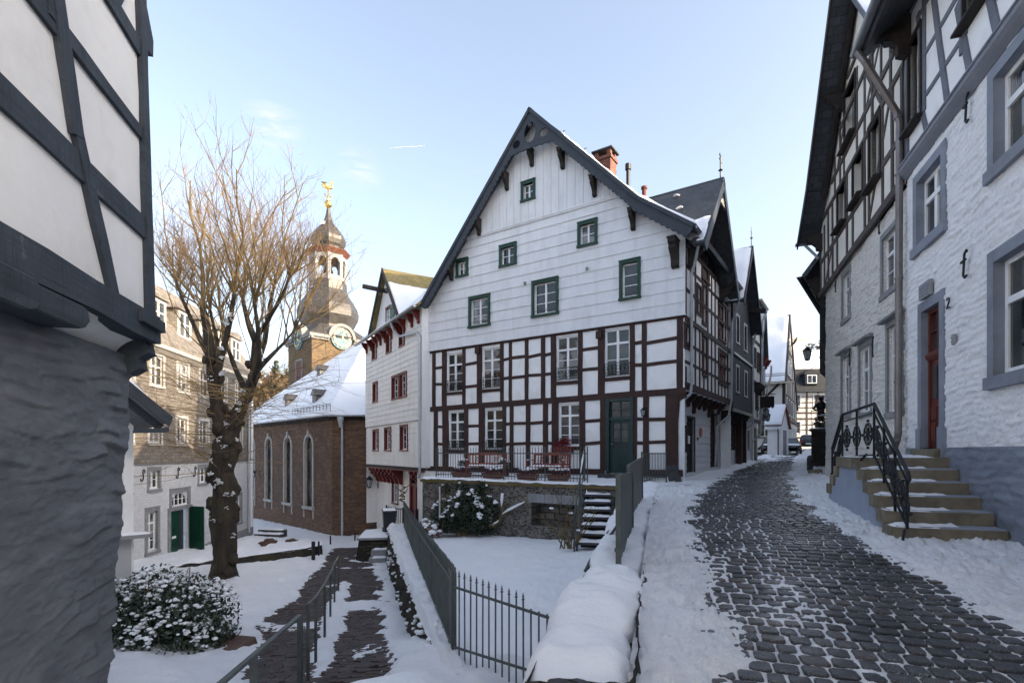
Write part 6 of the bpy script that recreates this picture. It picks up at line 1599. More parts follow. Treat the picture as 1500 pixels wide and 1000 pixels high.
# parked cars ---------------------------------------------------------------------
def car(name, label, X, Y, z, ang, s=1., group='cars parked at the street end', snow=True):
    t = thing(name, label, 'car', (X, Y, z), ang, group)
    f = Fr(X, Y, math.cos(ang), math.sin(ang))     # u = across, y = forward (away)
    class CF(Fr):
        def __init__(s_): s_.__dict__.update(f.__dict__)
        def __call__(s_, u, y, zz): return f(u*s, y*s, z+zz*s)
    c = CF()
    secs = [(-2.05, .62, .42, .80), (-1.95, .80, .30, .98), (-1.2, .86, .25, 1.02), (.2, .88, .25, .98), (1.1, .87, .25, .95), (1.85, .80, .30, .80), (2.1, .62, .40, .62)]
    b = MB(c); rings = []
    for (y, w, zb, zt) in secs:
        rings.append([b.p(*q) for q in ((-w*.9, y, zb), (-w, y, zb+.18), (-w, y, zt-.14), (-w*.9, y, zt), (w*.9, y, zt), (w, y, zt-.14), (w, y, zb+.18), (w*.9, y, zb))])
    for i in range(len(rings)-1):
        for k in range(8): b.face((rings[i][k], rings[i][(k+1) % 8], rings[i+1][(k+1) % 8], rings[i+1][k]))
    b.face(rings[0]); b.face(rings[-1][::-1])
    b.build('body', CARBLACK, t, smooth=True, fixn=True)
    g = MB(c); lo = [(-.80, -1.95, .95), (.80, -1.95, .95), (.80, .95, .93), (-.80, .95, .93)]; hi = [(-.62, -1.45, 1.46), (.62, -1.45, 1.46), (.62, .15, 1.46), (-.62, .15, 1.46)]
    g.hexa(lo, hi); cab = g.build('windows', GLASS, t)
    r = MB(c); r.hexa([(-.63, -1.5, 1.45), (.63, -1.5, 1.45), (.63, .2, 1.45), (-.63, .2, 1.45)], [(-.56, -1.4, 1.51), (.56, -1.4, 1.51), (.56, .1, 1.51), (-.56, .1, 1.51)])
    for (a, d) in ((lo[0], hi[0]), (lo[1], hi[1]), (lo[2], hi[2]), (lo[3], hi[3])): r.bar(a, d, .08, .07)
    for sx in (-1, 1): r.bar((sx*.81, -.45, .95), (sx*.63, -.45, 1.46), .05, .07)
    r.build('roof', CARBLACK, t)
    if snow:
        s_ = MB(c); s_.snow([c2 for c2 in [(-.58, -1.4, 1.51), (.58, -1.4, 1.51), (.58, .1, 1.51), (-.58, .1, 1.51)]], 8, 10, .05, .5, 3, 1); s_.snow([(-.7, 1.1, .96), (.7, 1.1, .96), (.65, 1.85, .82), (-.65, 1.85, .82)], 8, 8, .04, .6, 3, 2); s_.build('snow_cover', SNOWROOF, t, smooth=True)
    for sx in (-1, 1):
        for y in (-1.3, 1.3):
            w = MB(c); n = 16
            w.prism([(y+.32*math.cos(2*math.pi*k/n), .32+.32*math.sin(2*math.pi*k/n)) for k in range(n)], sx*.72, sx*.89, 'u'); ww = w.build('wheel', BLACKPL, t)
            w = MB(c); w.prism([(y+.18*math.cos(2*math.pi*k/n), .32+.18*math.sin(2*math.pi*k/n)) for k in range(n)], sx*.885, sx*.90, 'u'); w.build('rim', ZINC, ww)
        MB(c).box(sx*.80, sx*.58, -2.06, -1.95, .66, .82).build('tail_light', LAMPRED, t)
        MB(c).box(sx*.66, sx*.46, 2.02, 2.10, .50, .62).build('headlight', LAMPGLASS, t)
    MB(c).box(-.26, .26, -2.085, -2.04, .50, .61).build('number_plate', PAPER, t)
p = at(1184, 650, 42); car('parked_car', 'black car seen from behind at the top of the street', p[0]/42*55, 55., .34, -.5, .95)
p = at(1156, 655, 37.6); car('parked_car', 'dark car with snowy bonnet between white outhouse and half-timbered house', p[0], 37.6, -.12, 2.75, .75)
p = at(1131, 655, 37.5); car('parked_car', 'dark car with snowy bonnet left of the white outhouse door', p[0], 37.5, -.12, 2.65, .75)

# stone pillar with figure at the end of the right-hand row ---------------------------
def fountain():
    p = at(1203, 662, 21.5); X, Y = p[0], p[1]; f = Fr(X, Y, .84, -.54)
    t = thing('stone_pillar', 'dark stone pillar topped with snowy plants and a dark statue, before the cream stone corner', 'pillar', (X, Y, -.7), f.ang)
    b = MB(f); b.box(-.36, .36, 0, .7, -1.2, .86); b.build('pillar_body', masonry('dark_stone', (.06, .05, .045), (.035, .03, .028), (.02, .018, .017), .4, .13, .01, .6, .02), t, bevel=.02)
    MB(f).box(-.43, .43, -.07, .77, .86, .96).build('cap_stone', ROCK, t, bevel=.02)
    s = MB(f); s.snow([(-.42, -.06, .962), (.42, -.06, .962), (.42, .76, .962), (-.42, .76, .962)], 12, 12, .05, .5, 3, 2); s.build('cap_snow', SNOW, t, smooth=True)
    l = MB(f); leaf_clump(l, (.05, .35, 1.25), (.36, .34, .26), 260, .075); l.build('plants', LEAF, t)
    sn = MB(f)
    snow_blob(sn, (.05, .3, 1.52), .24, .25); sn.build('plant_snow', SNOW, t, smooth=True)
    st = MB(f); st.lathe([(.05, 1.35), (.13, 1.4), (.14, 1.55), (.12, 1.7), (.16, 1.82), (.19, 1.95), (.15, 2.05), (.06, 2.1), (.05, 2.14)], -.02, .35, 10); st.ball((-.02, .35, 2.22), .10, 10, 7); st.tube([(-.18, .35, 1.98), (-.30, .25, 1.8), (-.16, .18, 1.72)], [.05, .045, .035], 6); st.tube([(.14, .35, 1.98), (.27, .3, 1.85), (.34, .2, 2.02)], [.05, .045, .035], 6)
    st.build('statue', IRON, t, smooth=True)
    r = MB(f)
    for u in (-.36, -.05, .3): r.bar((u, .02, .96), (u, .02, 1.75), .02, .02)
    r.bar((-.36, .02, 1.7), (.42, .02, 1.7), .02, .03); r.build('iron_rail', IRON, t)
fountain()
p = at(1186.5, 680, 19.0)
b = MB(); b.lathe([(.10, p[2]-.4), (.10, p[2]+.2), (.085, p[2]+.28), (.04, p[2]+.33)], p[0], p[1], 10); o = b.build('bollard', ROCK, smooth=True); tag(o, 'short dark stone bollard standing left of the pillar with the statue', 'bollard')
p = at(1194, 688, 17.6)
b = MB(Fr(p[0], p[1], .9, -.43)); b.hexa([(-.24, 0, -1.1), (.24, 0, -1.1), (.26, .3, -1.1), (-.22, .3, -1.1)], [(-.20, .02, -.62), (.22, .02, -.58), (.22, .28, -.55), (-.2, .28, -.6)]); o = b.build('stone_block', SANDSTONE, bevel=.03); tag(o, 'squat sandstone block on the snow below the dark pillar', 'stone block')
# slab leaning at the corner of the main house
p = S(-.15, .25, 0); b = MB(Fr(p[0], p[1], .83, -.55)); b.hexa([(-.2, 0, -1.0), (.22, 0, -1.05), (.22, .08, -1.05), (-.2, .08, -1.0)], [(-.35, .14, -.28), (-.02, .14, -.24), (-.02, .2, -.24), (-.35, .2, -.28)]); o = b.build('stone_slab', ROCK, bevel=.02); tag(o, 'grey stone slab leaning against the red corner post by the downpipe', 'stone slab')
# ------------------------------------------------------------------ white boarded house left of the big one
Wf = Fr(-8.25, 29.8, .514, -.857)
def white_house():
    t = thing('boarded_house', 'cream boarded jettied house with deep red window frames and hoist beam dormer', 'house', Wf(5, 1, -3.4), Wf.ang)
    L = 8.77
    top = [(1.45, 2.15, 5.02, 5.88), (3.92, 4.62, 4.98, 5.82), (5.9, 6.52, 4.98, 5.85)]
    mid = [(1.58, 2.32, 2.72, 3.66), (4.80, 5.72, 2.60, 3.60), (5.92, 6.80, 2.58, 3.60)]
    low = [(1.42, 2.32, .12, 1.14), (3.48, 4.42, .12, 1.16), (5.88, 6.80, .12, 1.18)]
    y2 = -.05
    b = MB(Wf)
    for (hs, z0, z1, y) in ((top+mid, 1.40, 6.15, y2), (low, -.66, 1.36, 0.)):
        b.wall(rect(0, L, z0, z1), hs, .17, y=y); b.clad(rect(0, L, z0, z1), hs, z0, z1, .245, .020, y=y, wob=.006)
    b.poly([(0, y2-.02, 1.40), (L, y2-.02, 1.40), (L, .02, 1.40), (0, .02, 1.40)]); b.poly([(0, -.02, -.66), (L, -.02, -.66), (L, .6, -.66), (0, .6, -.66)])
    e = Wf.sub(L, 0)
    b.build('boarded_wall', BOARDS_W, t)
    b = MB(e); b.wall(rect(-.05, 5, -.66, 6.3), (), y=.0); b.clad(rect(-.05, 5, -.66, 6.3), (), -.66, 6.3, .245, .014, y=0.); b.box(-.09, .06, -.04, .0, -.66, 6.2); b.build('end_wall', BOARDS, t)
    f = Wf.sub(0, 6, -1); b = MB(Wf); b.poly([(0, 0, -4), (0, 6, -4), (0, 6, 6.2), (0, 3, 9.3), (0, 0, 6.2)]); b.poly([(L, 1, 6.), (L, 6, 6.2), (L, 3, 9.3), (L, 0, 6.2)]); b.build('far_gable', BOARDS_W, t)
    for h, y in [(h, y2) for h in top+mid]+[(h, 0.) for h in low]:
        window(t, Wf, *h, depth=.15, y=y, casing=(RED, .07, .055), frame=WHITE, cols=2, rows=3, fw=.05)
        q = MB(Wf); a, c, z0, z1 = h; ee = .004
        q.poly([(a+ee, y-.03, z0), (a+ee, y+.13, z0), (a+ee, y+.13, z1), (a+ee, y-.03, z1)]); q.poly([(c-ee, y-.03, z0), (c-ee, y-.03, z1), (c-ee, y+.13, z1), (c-ee, y+.13, z0)]); q.build('reveal', RED, t)
    # jetty beam and brackets
    j = MB(Wf); j.box(-.05, L+.03, -.07, .05, -.80, -.67); j.mat(1); j.box(-.04, L+.02, -.05, .05, -.86, -.805); j.build('jetty_beam', [DKWOOD, RED], t)
    for u in (.5, 1.15, 1.8, 2.45, 3.1, 3.75, 4.4, 7.0, 7.6, 8.2): console(t, Wf, u, -.86, .78, .62, .15, .60, RED)
    for u in (.4, 1.3, 2.3, 3.0, 3.75, 4.75, 5.75, 6.6, 7.6, 8.4): console(t, Wf, u, 6.05, .55, .32, .13, y2, RED)
    g = MB(Wf); hs = [(2.85, 3.7, -2.62, -1.2), (5.5, 6.9, -3.4, -.95), (7.2, 7.7, -2.6, -1.5)]
    g.wall(rect(0, L, -4.8, -.7), hs, .15, y=.6); g.clad(rect(0, L, -4.2, -.8), hs, -4.2, -.8, .27, .018, y=.6)
    g.box(7.95, 8.72, .02, .60, -4.5, -.8); g.build('ground_floor_wall', BOARDS_W, t)
    for h in (hs[0], hs[2]): window(t, Wf, *h, depth=.13, y=.6, casing=(RED, .08, .05), frame=WHITE, cols=2, rows=3, fw=.05)
    d = MB(Wf); h = hs[1]; y = .6
    d.box(h[0], h[0]+.14, y-.06, y+.1, h[2], h[3]); d.box(h[1]-.14, h[1], y-.06, y+.1, h[2], h[3]); d.box(h[0], h[1], y-.058, y+.1, h[3]-.1, h[3]); d.box(h[0]+.14, h[1]-.14, y-.03, y+.1, -1.62, -1.48); d.box(h[0]+.14, (h[0]+h[1])/2, y+.02, y+.08, h[2], -1.62); d.box((h[0]+h[1])/2-.03, (h[0]+h[1])/2+.03, y, y+.08, -1.5, h[3])
    dd = d.build('door', RED, t); MB(Wf).poly([(h[0], y+.09, h[2]), (h[1], y+.09, h[2]), (h[1], y+.09, h[3]), (h[0], y+.09, h[3])]).build('pane', GLASS, dd)
    # roof, gutter
    r = MB(Wf); r.slab([(-.3, -.42, 6.15), (L+.25, -.42, 6.15), (L+.25, 3, 9.35), (-.3, 3, 9.35)], .1); r.slab([(-.3, 6.4, 6.15), (L+.25, 6.4, 6.15), (L+.25, 3, 9.35), (-.3, 3, 9.35)], .1); r.build('roof', SUNLITROOF, t)
    s = MB(Wf); s.snow([(-.28, -.40, 6.18), (L+.2, -.40, 6.18), (L+.2, 2.95, 9.33), (-.28, 2.95, 9.33)], 90, 36, .07, .5, 1.2, 2, .08); s.build('roof_snow', SNOWROOF, t, smooth=True)
    gutter(t, Wf, -.45, L+.25, -.50, 6.10, .085)
    downpipe(t, Wf, [(5.9, -.50, 6.0), (6.0, -.38, 5.6), (6.3, -.2, 5.35), (8.3, -.16, 5.15), (8.62, -.14, 4.9), (8.62, -.14, 1.5), (8.62, -.12, -.6), (8.6, -.1, -.85), (8.3, -.05, -1.1)], .055, ZINCLIGHT)
    # dormer with hoist beam
    ua, uf0, uf1, za, zf = 4.17, 1.75, 6.5, 9.10, 6.25
    dw = (3.98, 4.62, 6.36, 7.12)
    g = MB(Wf); gp = [(uf0+.15, zf-.1), (uf1-.15, zf-.1), (ua, za-.15)]
    g.wall(gp, [dw], .12, y=-.1); g.clad(gp, [dw], uf0, uf1, .26, .02, y=-.1, vert=True); g.build('dormer_front', BOARDS, t)
    window(t, Wf, *dw, depth=.10, y=-.1, casing=(RED, .06, .04), frame=WHITE, cols=2, rows=3, fw=.05)
    sh = MB(Wf); sh.box(4.72, 5.35, -.16, -.125, 6.40, 7.16)
    for z in (6.55, 6.98): sh.box(4.74, 5.33, -.18, -.16, z-.04, z+.04)
    sh.build('shutter', GREEN if False else wood('faded_green_shutter', (.05, .09, .07), (.09, .14, .11), .6, .2), t)
    hb = MB(Wf); hb.bar((ua+.02, .1, 7.98), (ua+.02, -1.35, 8.05), .17, .19); hb.build('hoist_beam', DKWOOD, t, bevel=.02); MB(Wf).tube([(ua+.25, -.1, 8.0), (ua+.25, -.3, 8.0)], .09, 10).build('lamp_housing', ZINC, t)
    r = MB(Wf); f0 = -.36
    ym = lambda z: -.42+(z-6.15)/.9357
    A0, A1_ = (ua, f0, za), (ua, ym(za), za)
    r.slab([A0, A1_, (uf0-.05, ym(zf), zf), (uf0-.05, f0, zf)], .08); r.slab([A0, A1_, (uf1+.05, ym(zf), zf), (uf1+.05, f0, zf)], .08); r.build('dormer_roof', SUNLITROOF, t)
    s = MB(Wf)
    k = .30
    B0 = (lerp(ua, uf1+.05, k), f0+.04, lerp(za, zf, k)); B1 = (lerp(ua, uf1+.05, k+.02), lerp(ym(za), ym(zf), k), lerp(za, zf, k+.02))
    s.snow([B0, B1, (uf1+.02, ym(zf)+.02, zf+.03), (uf1+.02, f0+.04, zf+.03)], 30, 30, .07, .6, 2, 4, .05); s.build('dormer_snow', SNOWROOF, t, smooth=True)
    bb = MB(Wf); bb.prism([(ua, za+.04), (uf0-.1, zf), (uf0+.02, zf-.16), (ua, za-.2)], f0-.05, f0); bb.prism([(ua, za+.035), (ua, za-.2), (uf1-.02, zf-.16), (uf1+.1, zf)], f0-.051, f0); bb.build('dormer_bargeboard', DKWOOD, t, fixn=True)
white_house()
wall_lamp('wall_lantern', 'grey lantern at the red-bracketed corner of the cream boarded house by the church', Wf, .35, Wf.pix(541, 705, -.5)[1]+.1, .55, 2.0, .5)

# ------------------------------------------------------------------ slate mansion on the left
Q = Fr(-14.96, 24, -.116, .993)
def mansion():
    t = thing('slate_mansion', 'large slate-clad mansion behind the bare tree, white ground floor, arched white windows, green double door', 'house', Q(0, 2, -5), Q.ang)
    U0, U1 = -10, 8.3; y1 = .0
    f2 = [(c-.46, c+.46, 2.76, 4.0) for c in (-6.45, -4.35, -2.25, -.15, 1.95, 4.05, 6.2)]
    f1 = [(c-.44, c+.44, .38, 1.52) for c in (-6.5, -4.4, -2.4, -.24, 1.9, 4.05, 6.2)]
    sm_ = [(c-.38, c+.38, -1.50, -.76) for c in (-4.4, -2.4, 1.85, 4.1)]
    gw = [(-2.92, -2.16, -4.02, -2.42), (6.0, 6.6, -4.0, -2.5), (3.4, 4.0, -4.1, -2.5)]
    door = (-1.18, .55, -5.0, -2.48); tr = (-1.05, .42, -2.40, -1.80)
    b = MB(Q); b.wall(rect(U0, U1, -.42, 4.3), f2+f1, .16); b.build('slate_wall', SLATEWALL, t)
    b = MB(Q); b.wall(rect(U0, U1, -6, -.47), sm_+gw+[door, tr], .18, y=.03); b.build('whitewashed_wall', WHITEBRICK, t)
    b = MB(Q); b.box(U0, U1, -.05, .1, -.48, -.41); b.build('string_course', SLATEWALL, t)
    e = Q.sub(U1, 0); b = MB(e); b.wall(rect(0, 9, -6, 4.3), ()); b.build('end_wall', WHITEBRICK, t); b = MB(Q); b.box(U1-.22, U1+.03, -.04, .3, -6, 4.3); b.build('corner_pilaster', PLASTER, t)
    for h in f2: window(t, Q, *h, depth=.10, casing=(SOFTWHITE, .10, .04), frame=SOFTWHITE, cols=2, rows=2, transom=.62, arch=.13, fw=.06)
    for h in f1: window(t, Q, *h, depth=.10, casing=(SOFTWHITE, .10, .04), frame=SOFTWHITE, cols=2, rows=3, fw=.06)
    for h in sm_: window(t, Q, *h, depth=.14, y=.03, casing=(SURROUND, .14, .02), cols=2, rows=2, fw=.06)
    for h in gw: window(t, Q, *h, depth=.16, y=.03, casing=(SURROUND, .16, .03), cols=2, rows=3, transom=.7, arch=.12, fw=.06)
    window(t, Q, *tr, depth=.12, y=.03, casing=(SURROUND, .18, .03), cols=4, rows=2, arch=.28, fw=.05)
    s = MB(Q); s.box(door[0]-.2, door[0], -.02, .1, -5.4, -2.44); s.box(door[1], door[1]+.2, -.02, .1, -5.4, -2.44); s.box(door[0], door[1], -.02, .1, -2.47, -2.42); s.build('door_surround', SURROUND, t)
    d = MB(Q); um = (door[0]+door[1])/2-.05
    d.box(door[0], um, .08, .13, door[2], door[3]-.03)
    for (z0, z1) in ((-4.85, -4.1), (-4.0, -3.5), (-3.4, -2.65)): d.box(door[0]+.12, um-.12, .055, .081, z0, z1)
    dl = d.build('door_leaf', GREENDOOR, t); MB(Q).box(um-.62, um-.3, .03, .055, -3.80, -3.70).build('letter_plate', WHITE, dl)
    # the other leaf stands open towards us
    h0 = Q(door[1], .02, 0); fo = Fr(h0[0], h0[1], .93, -.30)
    d = MB(fo); d.box(0, .85, -.03, .03, door[2], door[3]-.03); d.box(.12, .73, -.055, -.031, -4.85, -4.1); d.box(.12, .73, -.055, -.031, -3.9, -2.65); d.build('door_leaf', GREENDOOR, t)
    MB(Q).box(door[0], door[1], .3, .35, door[2], door[3]).build('hall_shade_panel', BLACKPL, t); MB(Q).box(door[0]-.3, door[1]+.3, -.7, .05, -5.5, -5.0).build('doorstep', ROCK, t)  # black panel stands for the shade inside the open doorway
    for u in (-2.85+.95*0, -.62, .95): wall_anchor(t, Q, u-.45 if u < -2 else u, -1.15, -.68, s=1, y=-.02)
    # cornice and mansard
    c = MB(Q); c.prism([(0, 4.05), (-.12, 4.10), (-.30, 4.22), (-.40, 4.26), (-.42, 4.40), (0, 4.40)], U0, U1+.4, 'u'); c.build('cornice', CREAM, t)
    r = MB(Q); r.slab([(U0, -.42, 4.38), (U1+.4, -.42, 4.38), (U1-1.6, 1.5, 7.75), (U0, 1.5, 7.75)], .12); r.slab([(U1+.4, -.42, 4.38), (U1+.4, 9, 4.38), (U1-1.6, 7, 7.75), (U1-1.6, 1.5, 7.75)], .12)
    r.slab([(U0, 1.45, 7.73), (U1-1.55, 1.45, 7.73), (U1-3.5, 5, 9.6), (U0, 5, 9.6)], .12); r.slab([(U1-1.55, 1.45, 7.73), (U1-1.55, 8, 7.73), (U1-3.5, 5, 9.6)]*1+[(U1-3.5, 5, 9.6)], .12) if False else None
    r.build('mansard_roof', SLATEWALL, t)
    for u in (-6.2, -4.1, -2.0, .2, 2.3, 4.4, 6.0):
        d = MB(Q); z0, z1 = 5.28, 6.28
        d.box(u-.62, u+.62, .12, 1.6, z0-.12, z1+.18); d.prism([(u-.8, z1+.18), (u+.8, z1+.18), (u+.55, z1+.42), (u, z1+.52), (u-.55, z1+.42)], .0, 1.7, 'y')
        dd = d.build('dormer', SLATEWALL, t, fixn=True)
        q = MB(Q); q.box(u-.56, u-.46, .05, .12, z0-.06, z1+.1); q.box(u+.46, u+.56, .05, .12, z0-.06, z1+.1); q.box(u-.46, u+.46, .05, .12, z1, z1+.1); q.box(u-.46, u+.46, .05, .12, z0-.06, z0+.02); q.box(u-.05, u+.05, .06, .12, z0+.02, z1); q.box(u-.46, u-.05, .07, .12, z0+.55, z0+.61); q.box(u+.05, u+.46, .07, .12, z0+.55, z0+.61); q.build('dormer_frame', SOFTWHITE, dd)
        MB(Q).box(u-.46, u+.46, .095, .118, z0+.02, z1).build('pane', GLASS, dd)
    downpipe(t, Q, [(7.5, -.4, 4.2), (7.5, -.1, 3.8), (7.5, -.1, -4.8)], .06, ZINCLIGHT)
    MB(Q).box(-1.8, 8.2, -.09, .1, -6, -4.55).build('plinth', SURROUND, t)
mansion()
# ------------------------------------------------------------------ church with the bulbous tower
Cf = Fr(-10.97-.688*20, 32+.726*20, .688, -.726)
C2 = Fr(-10.97, 32, 1, .02)
def arched_wall(b, fr, u0, u1, z0, z1, wins, depth=.35, y=0.):
    """wall with round-headed openings (a, c, sill, spring)"""
    us = [u0]
    for (a, c, s, sp) in wins:
        b.poly([(us[-1], y, z0), (a, y, z0), (a, y, z1), (us[-1], y, z1)])
        b.poly([(a, y, z0), (c, y, z0), (c, y, s), (a, y, s)])
        m, r = (a+c)/2, (c-a)/2; n = 12; P = [(m+r*math.cos(math.pi-math.pi*k/n), sp+r*math.sin(math.pi*k/n)) for k in range(n+1)]
        for k in range(n):
            p, q = P[k], P[k+1]; b.poly([(p[0], y, p[1]), (q[0], y, q[1]), (q[0], y, z1), (p[0], y, z1)]); b.poly([(p[0], y, p[1]), (p[0], y+depth, p[1]), (q[0], y+depth, q[1]), (q[0], y, q[1])])
        b.poly([(a, y, s), (a, y+depth, s), (a, y+depth, sp), (a, y, sp)]); b.poly([(c, y, s), (c, y, sp), (c, y+depth, sp), (c, y+depth, s)]); b.poly([(a, y, s), (c, y, s), (c, y+depth, s), (a, y+depth, s)])
        us.append(c)
    b.poly([(us[-1], y, z0), (u1, y, z0), (u1, y, z1), (us[-1], y, z1)])
def church():
    t = thing('stone_church', 'brown stone church with snowy roof and slate onion-dome tower topped by golden swan', 'church', (-10, 38, -5.2), Cf.ang)
    w = [(c-.62, c+.62, -3.55, .45) for c in (5.3, 9.15, 13.0, 16.6)]
    b = MB(Cf); arched_wall(b, Cf, 0, 20, -6.5, 2.2, w); b.build('nave_wall', CHURCHBRICK, t)
    b = MB(C2); b.wall(rect(0, 9, -6.5, 2.2), ()); b.build('chancel_wall', CHURCHBRICK, t)
    for (a, c, s, sp) in w:
        q = MB(Cf); m, r = (a+c)/2, (c-a)/2; n = 14
        for k in range(n):
            t0, t1 = math.pi-math.pi*k/n, math.pi-math.pi*(k+1)/n
            P = lambda rr, tt: (m+rr*math.cos(tt), sp+rr*math.sin(tt))
            i0, i1, o0, o1 = P(r-.02, t0), P(r-.02, t1), P(r+.16, t0), P(r+.16, t1)
            q.hexa([(i0[0], -.07, i0[1]), (i1[0], -.07, i1[1]), (i1[0], .12, i1[1]), (i0[0], .12, i0[1])], [(o0[0], -.07, o0[1]), (o1[0], -.07, o1[1]), (o1[0], .12, o1[1]), (o0[0], .12, o0[1])])
        q.box(a-.16, a+.02, -.07, .12, s, sp); q.box(c-.02, c+.16, -.07, .12, s, sp); q.box(a-.26, c+.26, -.14, .2, s-.18, s-.001); q.box(a-.18, a-.04, -.06, .05, s-.75, s-.18); q.box(c+.04, c+.18, -.06, .05, s-.75, s-.18); q.box(m-.12, m+.12, -.11, .05, sp+r-.05, sp+r+.38)
        q.mat(1); q.box(m-.025, m+.025, .14, .19, s, sp+r)
        for k in range(1, 9): z = lerp(s, sp+r*.7, k/9); q.box(a, c, .15, .18, z-.018, z+.018)
        ww = q.build('window', [surf('pale_stone', (.33, .31, .28), (.42, .40, .37), 3, .8, .3, 20, .005) if 'pale_stone' not in MATS else MATS['pale_stone'], IRON], t)
        MB(Cf).poly([(a, .21, s), (c, .21, s), (c, .21, sp+r), (a, .21, sp+r)]).build('pane', GLASSWARM, ww)
    # roof: eaves from the left end round the chancel corner, one long hip to the left
    P0, P1, P2 = Cf(0-.3, -.45, 2.2), Cf(20+.15, -.45, 2.2), C2(9, -.5, 2.2); A, B = (-11.4, 42.2, 9.4), (-1, 40, 9.4)
    r = MB(); r.poly([P0, P1, A]); r.grid(8, 8, lambda a, c: tuple(Vector(P1).lerp(Vector(P2), a).lerp(Vector(A).lerp(Vector(B), a), c))); r.poly([P0, A, B, (-2, 60, 2.2)]); r.build('roof', SLATEROOF, t)
    s = MB()
    up = Vector((0, 0, .05))
    def tri(a, c, p, q, u_): return None
    V0, V1, V2, VA, VB = [Vector(x)+up for x in (P0, P1, P2, A, B)]
    s.grid(70, 34, lambda a, c: tuple(V0.lerp(V1, a).lerp(V0.lerp(VA, 1).lerp(VA, 1), c)+Vector((0, 0, .05*fbm(a*9, c*6, 1, 1, 3)))))
    s.grid(60, 34, lambda a, c: tuple(V1.lerp(V2, a).lerp(VA.lerp(VB, a), c)+Vector((0, 0, .05*fbm(a*9, c*6, 3, 1, 3)))))
    s.build('roof_snow', SNOWROOF, t, smooth=True)
    c_ = MB(Cf); c_.prism([(0, 1.95), (-.22, 2.02), (-.42, 2.12), (-.42, 2.22), (0, 2.22)], -.3, 20.2, 'u'); c_.build('cornice', DKWOOD, t)
    c_ = MB(C2); c_.prism([(0, 1.95), (-.22, 2.02), (-.42, 2.12), (-.42, 2.22), (0, 2.22)], -.1, 9, 'u'); c_.build('cornice', DKWOOD, t)
    gutter(t, Cf, -.3, 20.3, -.52, 2.24, .1, ZINCLIGHT); gutter(t, C2, -.2, 9, -.52, 2.24, .1, ZINCLIGHT)
    u = C2.U(502); downpipe(t, C2, [(u, -.52, 2.2), (u, -.1, 1.7), (u, -.1, -5.2)], .07, ZINCLIGHT); MB(C2).lathe([(.08, 1.5), (.2, 2.0), (.2, 2.12)], u, -.42, 8).build('rainwater_head', ZINCLIGHT, t)
    for (px, py, f) in ((468, 549, .75), (462, 587, 0), (421, 593, 0)):
        # little roof hatches: find the spot on the left roof plane
        n = (V1-V0).cross(VA-V0).normalized(); D = Vector(((px-CX)/F, 1, (H-py)/F)); k = V0.dot(n)/D.dot(n); p = D*k
        fr = Fr(p.x, p.y, Cf.d[0], Cf.d[1]); d = MB(fr)
        d.box(-.28, .28, -.1, 1.0, p.z-.1, p.z+.40); d.prism([(-.42, p.z+.38), (.42, p.z+.38), (0, p.z+.82)], -.2, 1.2); d.build('roof_hatch', SLATETOWER, t, fixn=True)
    g = MB(Cf); g.bar((14, -.1, 2.95), (20, -.1, 2.95), .03, .03); g.bar((14, -.1, 2.85), (20, -.1, 2.85), .03, .03)
    for k in range(13): g.bar((14+k*.5, -.1, 2.5), (14+k*.5, -.1, 2.98), .025, .025)
    g.build('snow_guard', IRON, t)
    # tower --------------------------------------------------------------------
    cx, cy = -16.85, 48.2; hw = 2.62; dF, dL = Vector((.688, -.726)), Vector((-.726, -.688))
    zz = lambda y: (662-y)*cy/770*.985
    def sq(r, z): return [(cx+dF.x*i*r+dL.x*j*r, cy+dF.y*i*r+dL.y*j*r, z) for (i, j) in ((-1, -1), (1, -1), (1, 1), (-1, 1))]
    b = MB(); b.hexa(sq(hw, -6), sq(hw, zz(500))); tw = b.build('tower', TOWERBRICK, t)
    TF = Fr(cx+dF.x*hw-.726*-hw*0+dL.x*hw, cy+dF.y*hw+dL.y*hw, .726, .688)   # right-hand face seen by us, u from its left corner
    TL = Fr(cx+dL.x*hw-dF.x*hw, cy+dL.y*hw-dF.y*hw, .688, -.726)             # left-hand face, u to the same corner
    for fr in (TF, TL):
        q = MB(fr); zc = zz(500); m = hw; R_ = 1.12
        for (a, d_) in ((-.3, m-R_), (m+R_, 2*hw+.3)): q.box(a, d_, -.30, .02, zc-.16, zc+.1); q.box(a, d_, -.16, .02, zc-.34, zc-.161)
        n = 16
        for k in range(n):
            t0, t1 = math.pi-math.pi*k/n, math.pi-math.pi*(k+1)/n
            for (ra, rb, pr) in ((R_-.12, R_+.14, .30), (R_-.26, R_-.121, .16)):
                f = lambda rr, tt: (m+rr*math.cos(tt), zc+.0+rr*math.sin(tt))
                i0, i1, o0, o1 = f(ra, t0), f(ra, t1), f(rb, t0), f(rb, t1); q.hexa([(i0[0], -pr, i0[1]), (i1[0], -pr, i1[1]), (i1[0], .3, i1[1]), (i0[0], .3, i0[1])], [(o0[0], -pr, o0[1]), (o1[0], -pr, o1[1]), (o1[0], .3, o1[1]), (o0[0], .3, o0[1])])
        q.build('tower_cornice', surf('cornice_stone', (.17, .165, .16), (.25, .24, .23), 3, .8, .2) if 'cornice_stone' not in MATS else MATS['cornice_stone'], tw)
        k = MB(fr); k.prism(arc(m, zc+.02, .98, 0, 360, 28)[:-1], -.14, .35); k.mat(1); k.prism(arc(m, zc+.02, .80, 0, 360, 28)[:-1], -.19, -.141, holes=(arc(m, zc+.02, .62, 0, 360, 28)[:-1],))
        k.mat(2)
        for h in range(12):
            a = math.pi/6*h; k.bar((m+.64*math.cos(a), -.20, zc+.02+.64*math.sin(a)), (m+.78*math.cos(a), -.20, zc+.02+.78*math.sin(a)), .07, .03, (0, 1, 0))
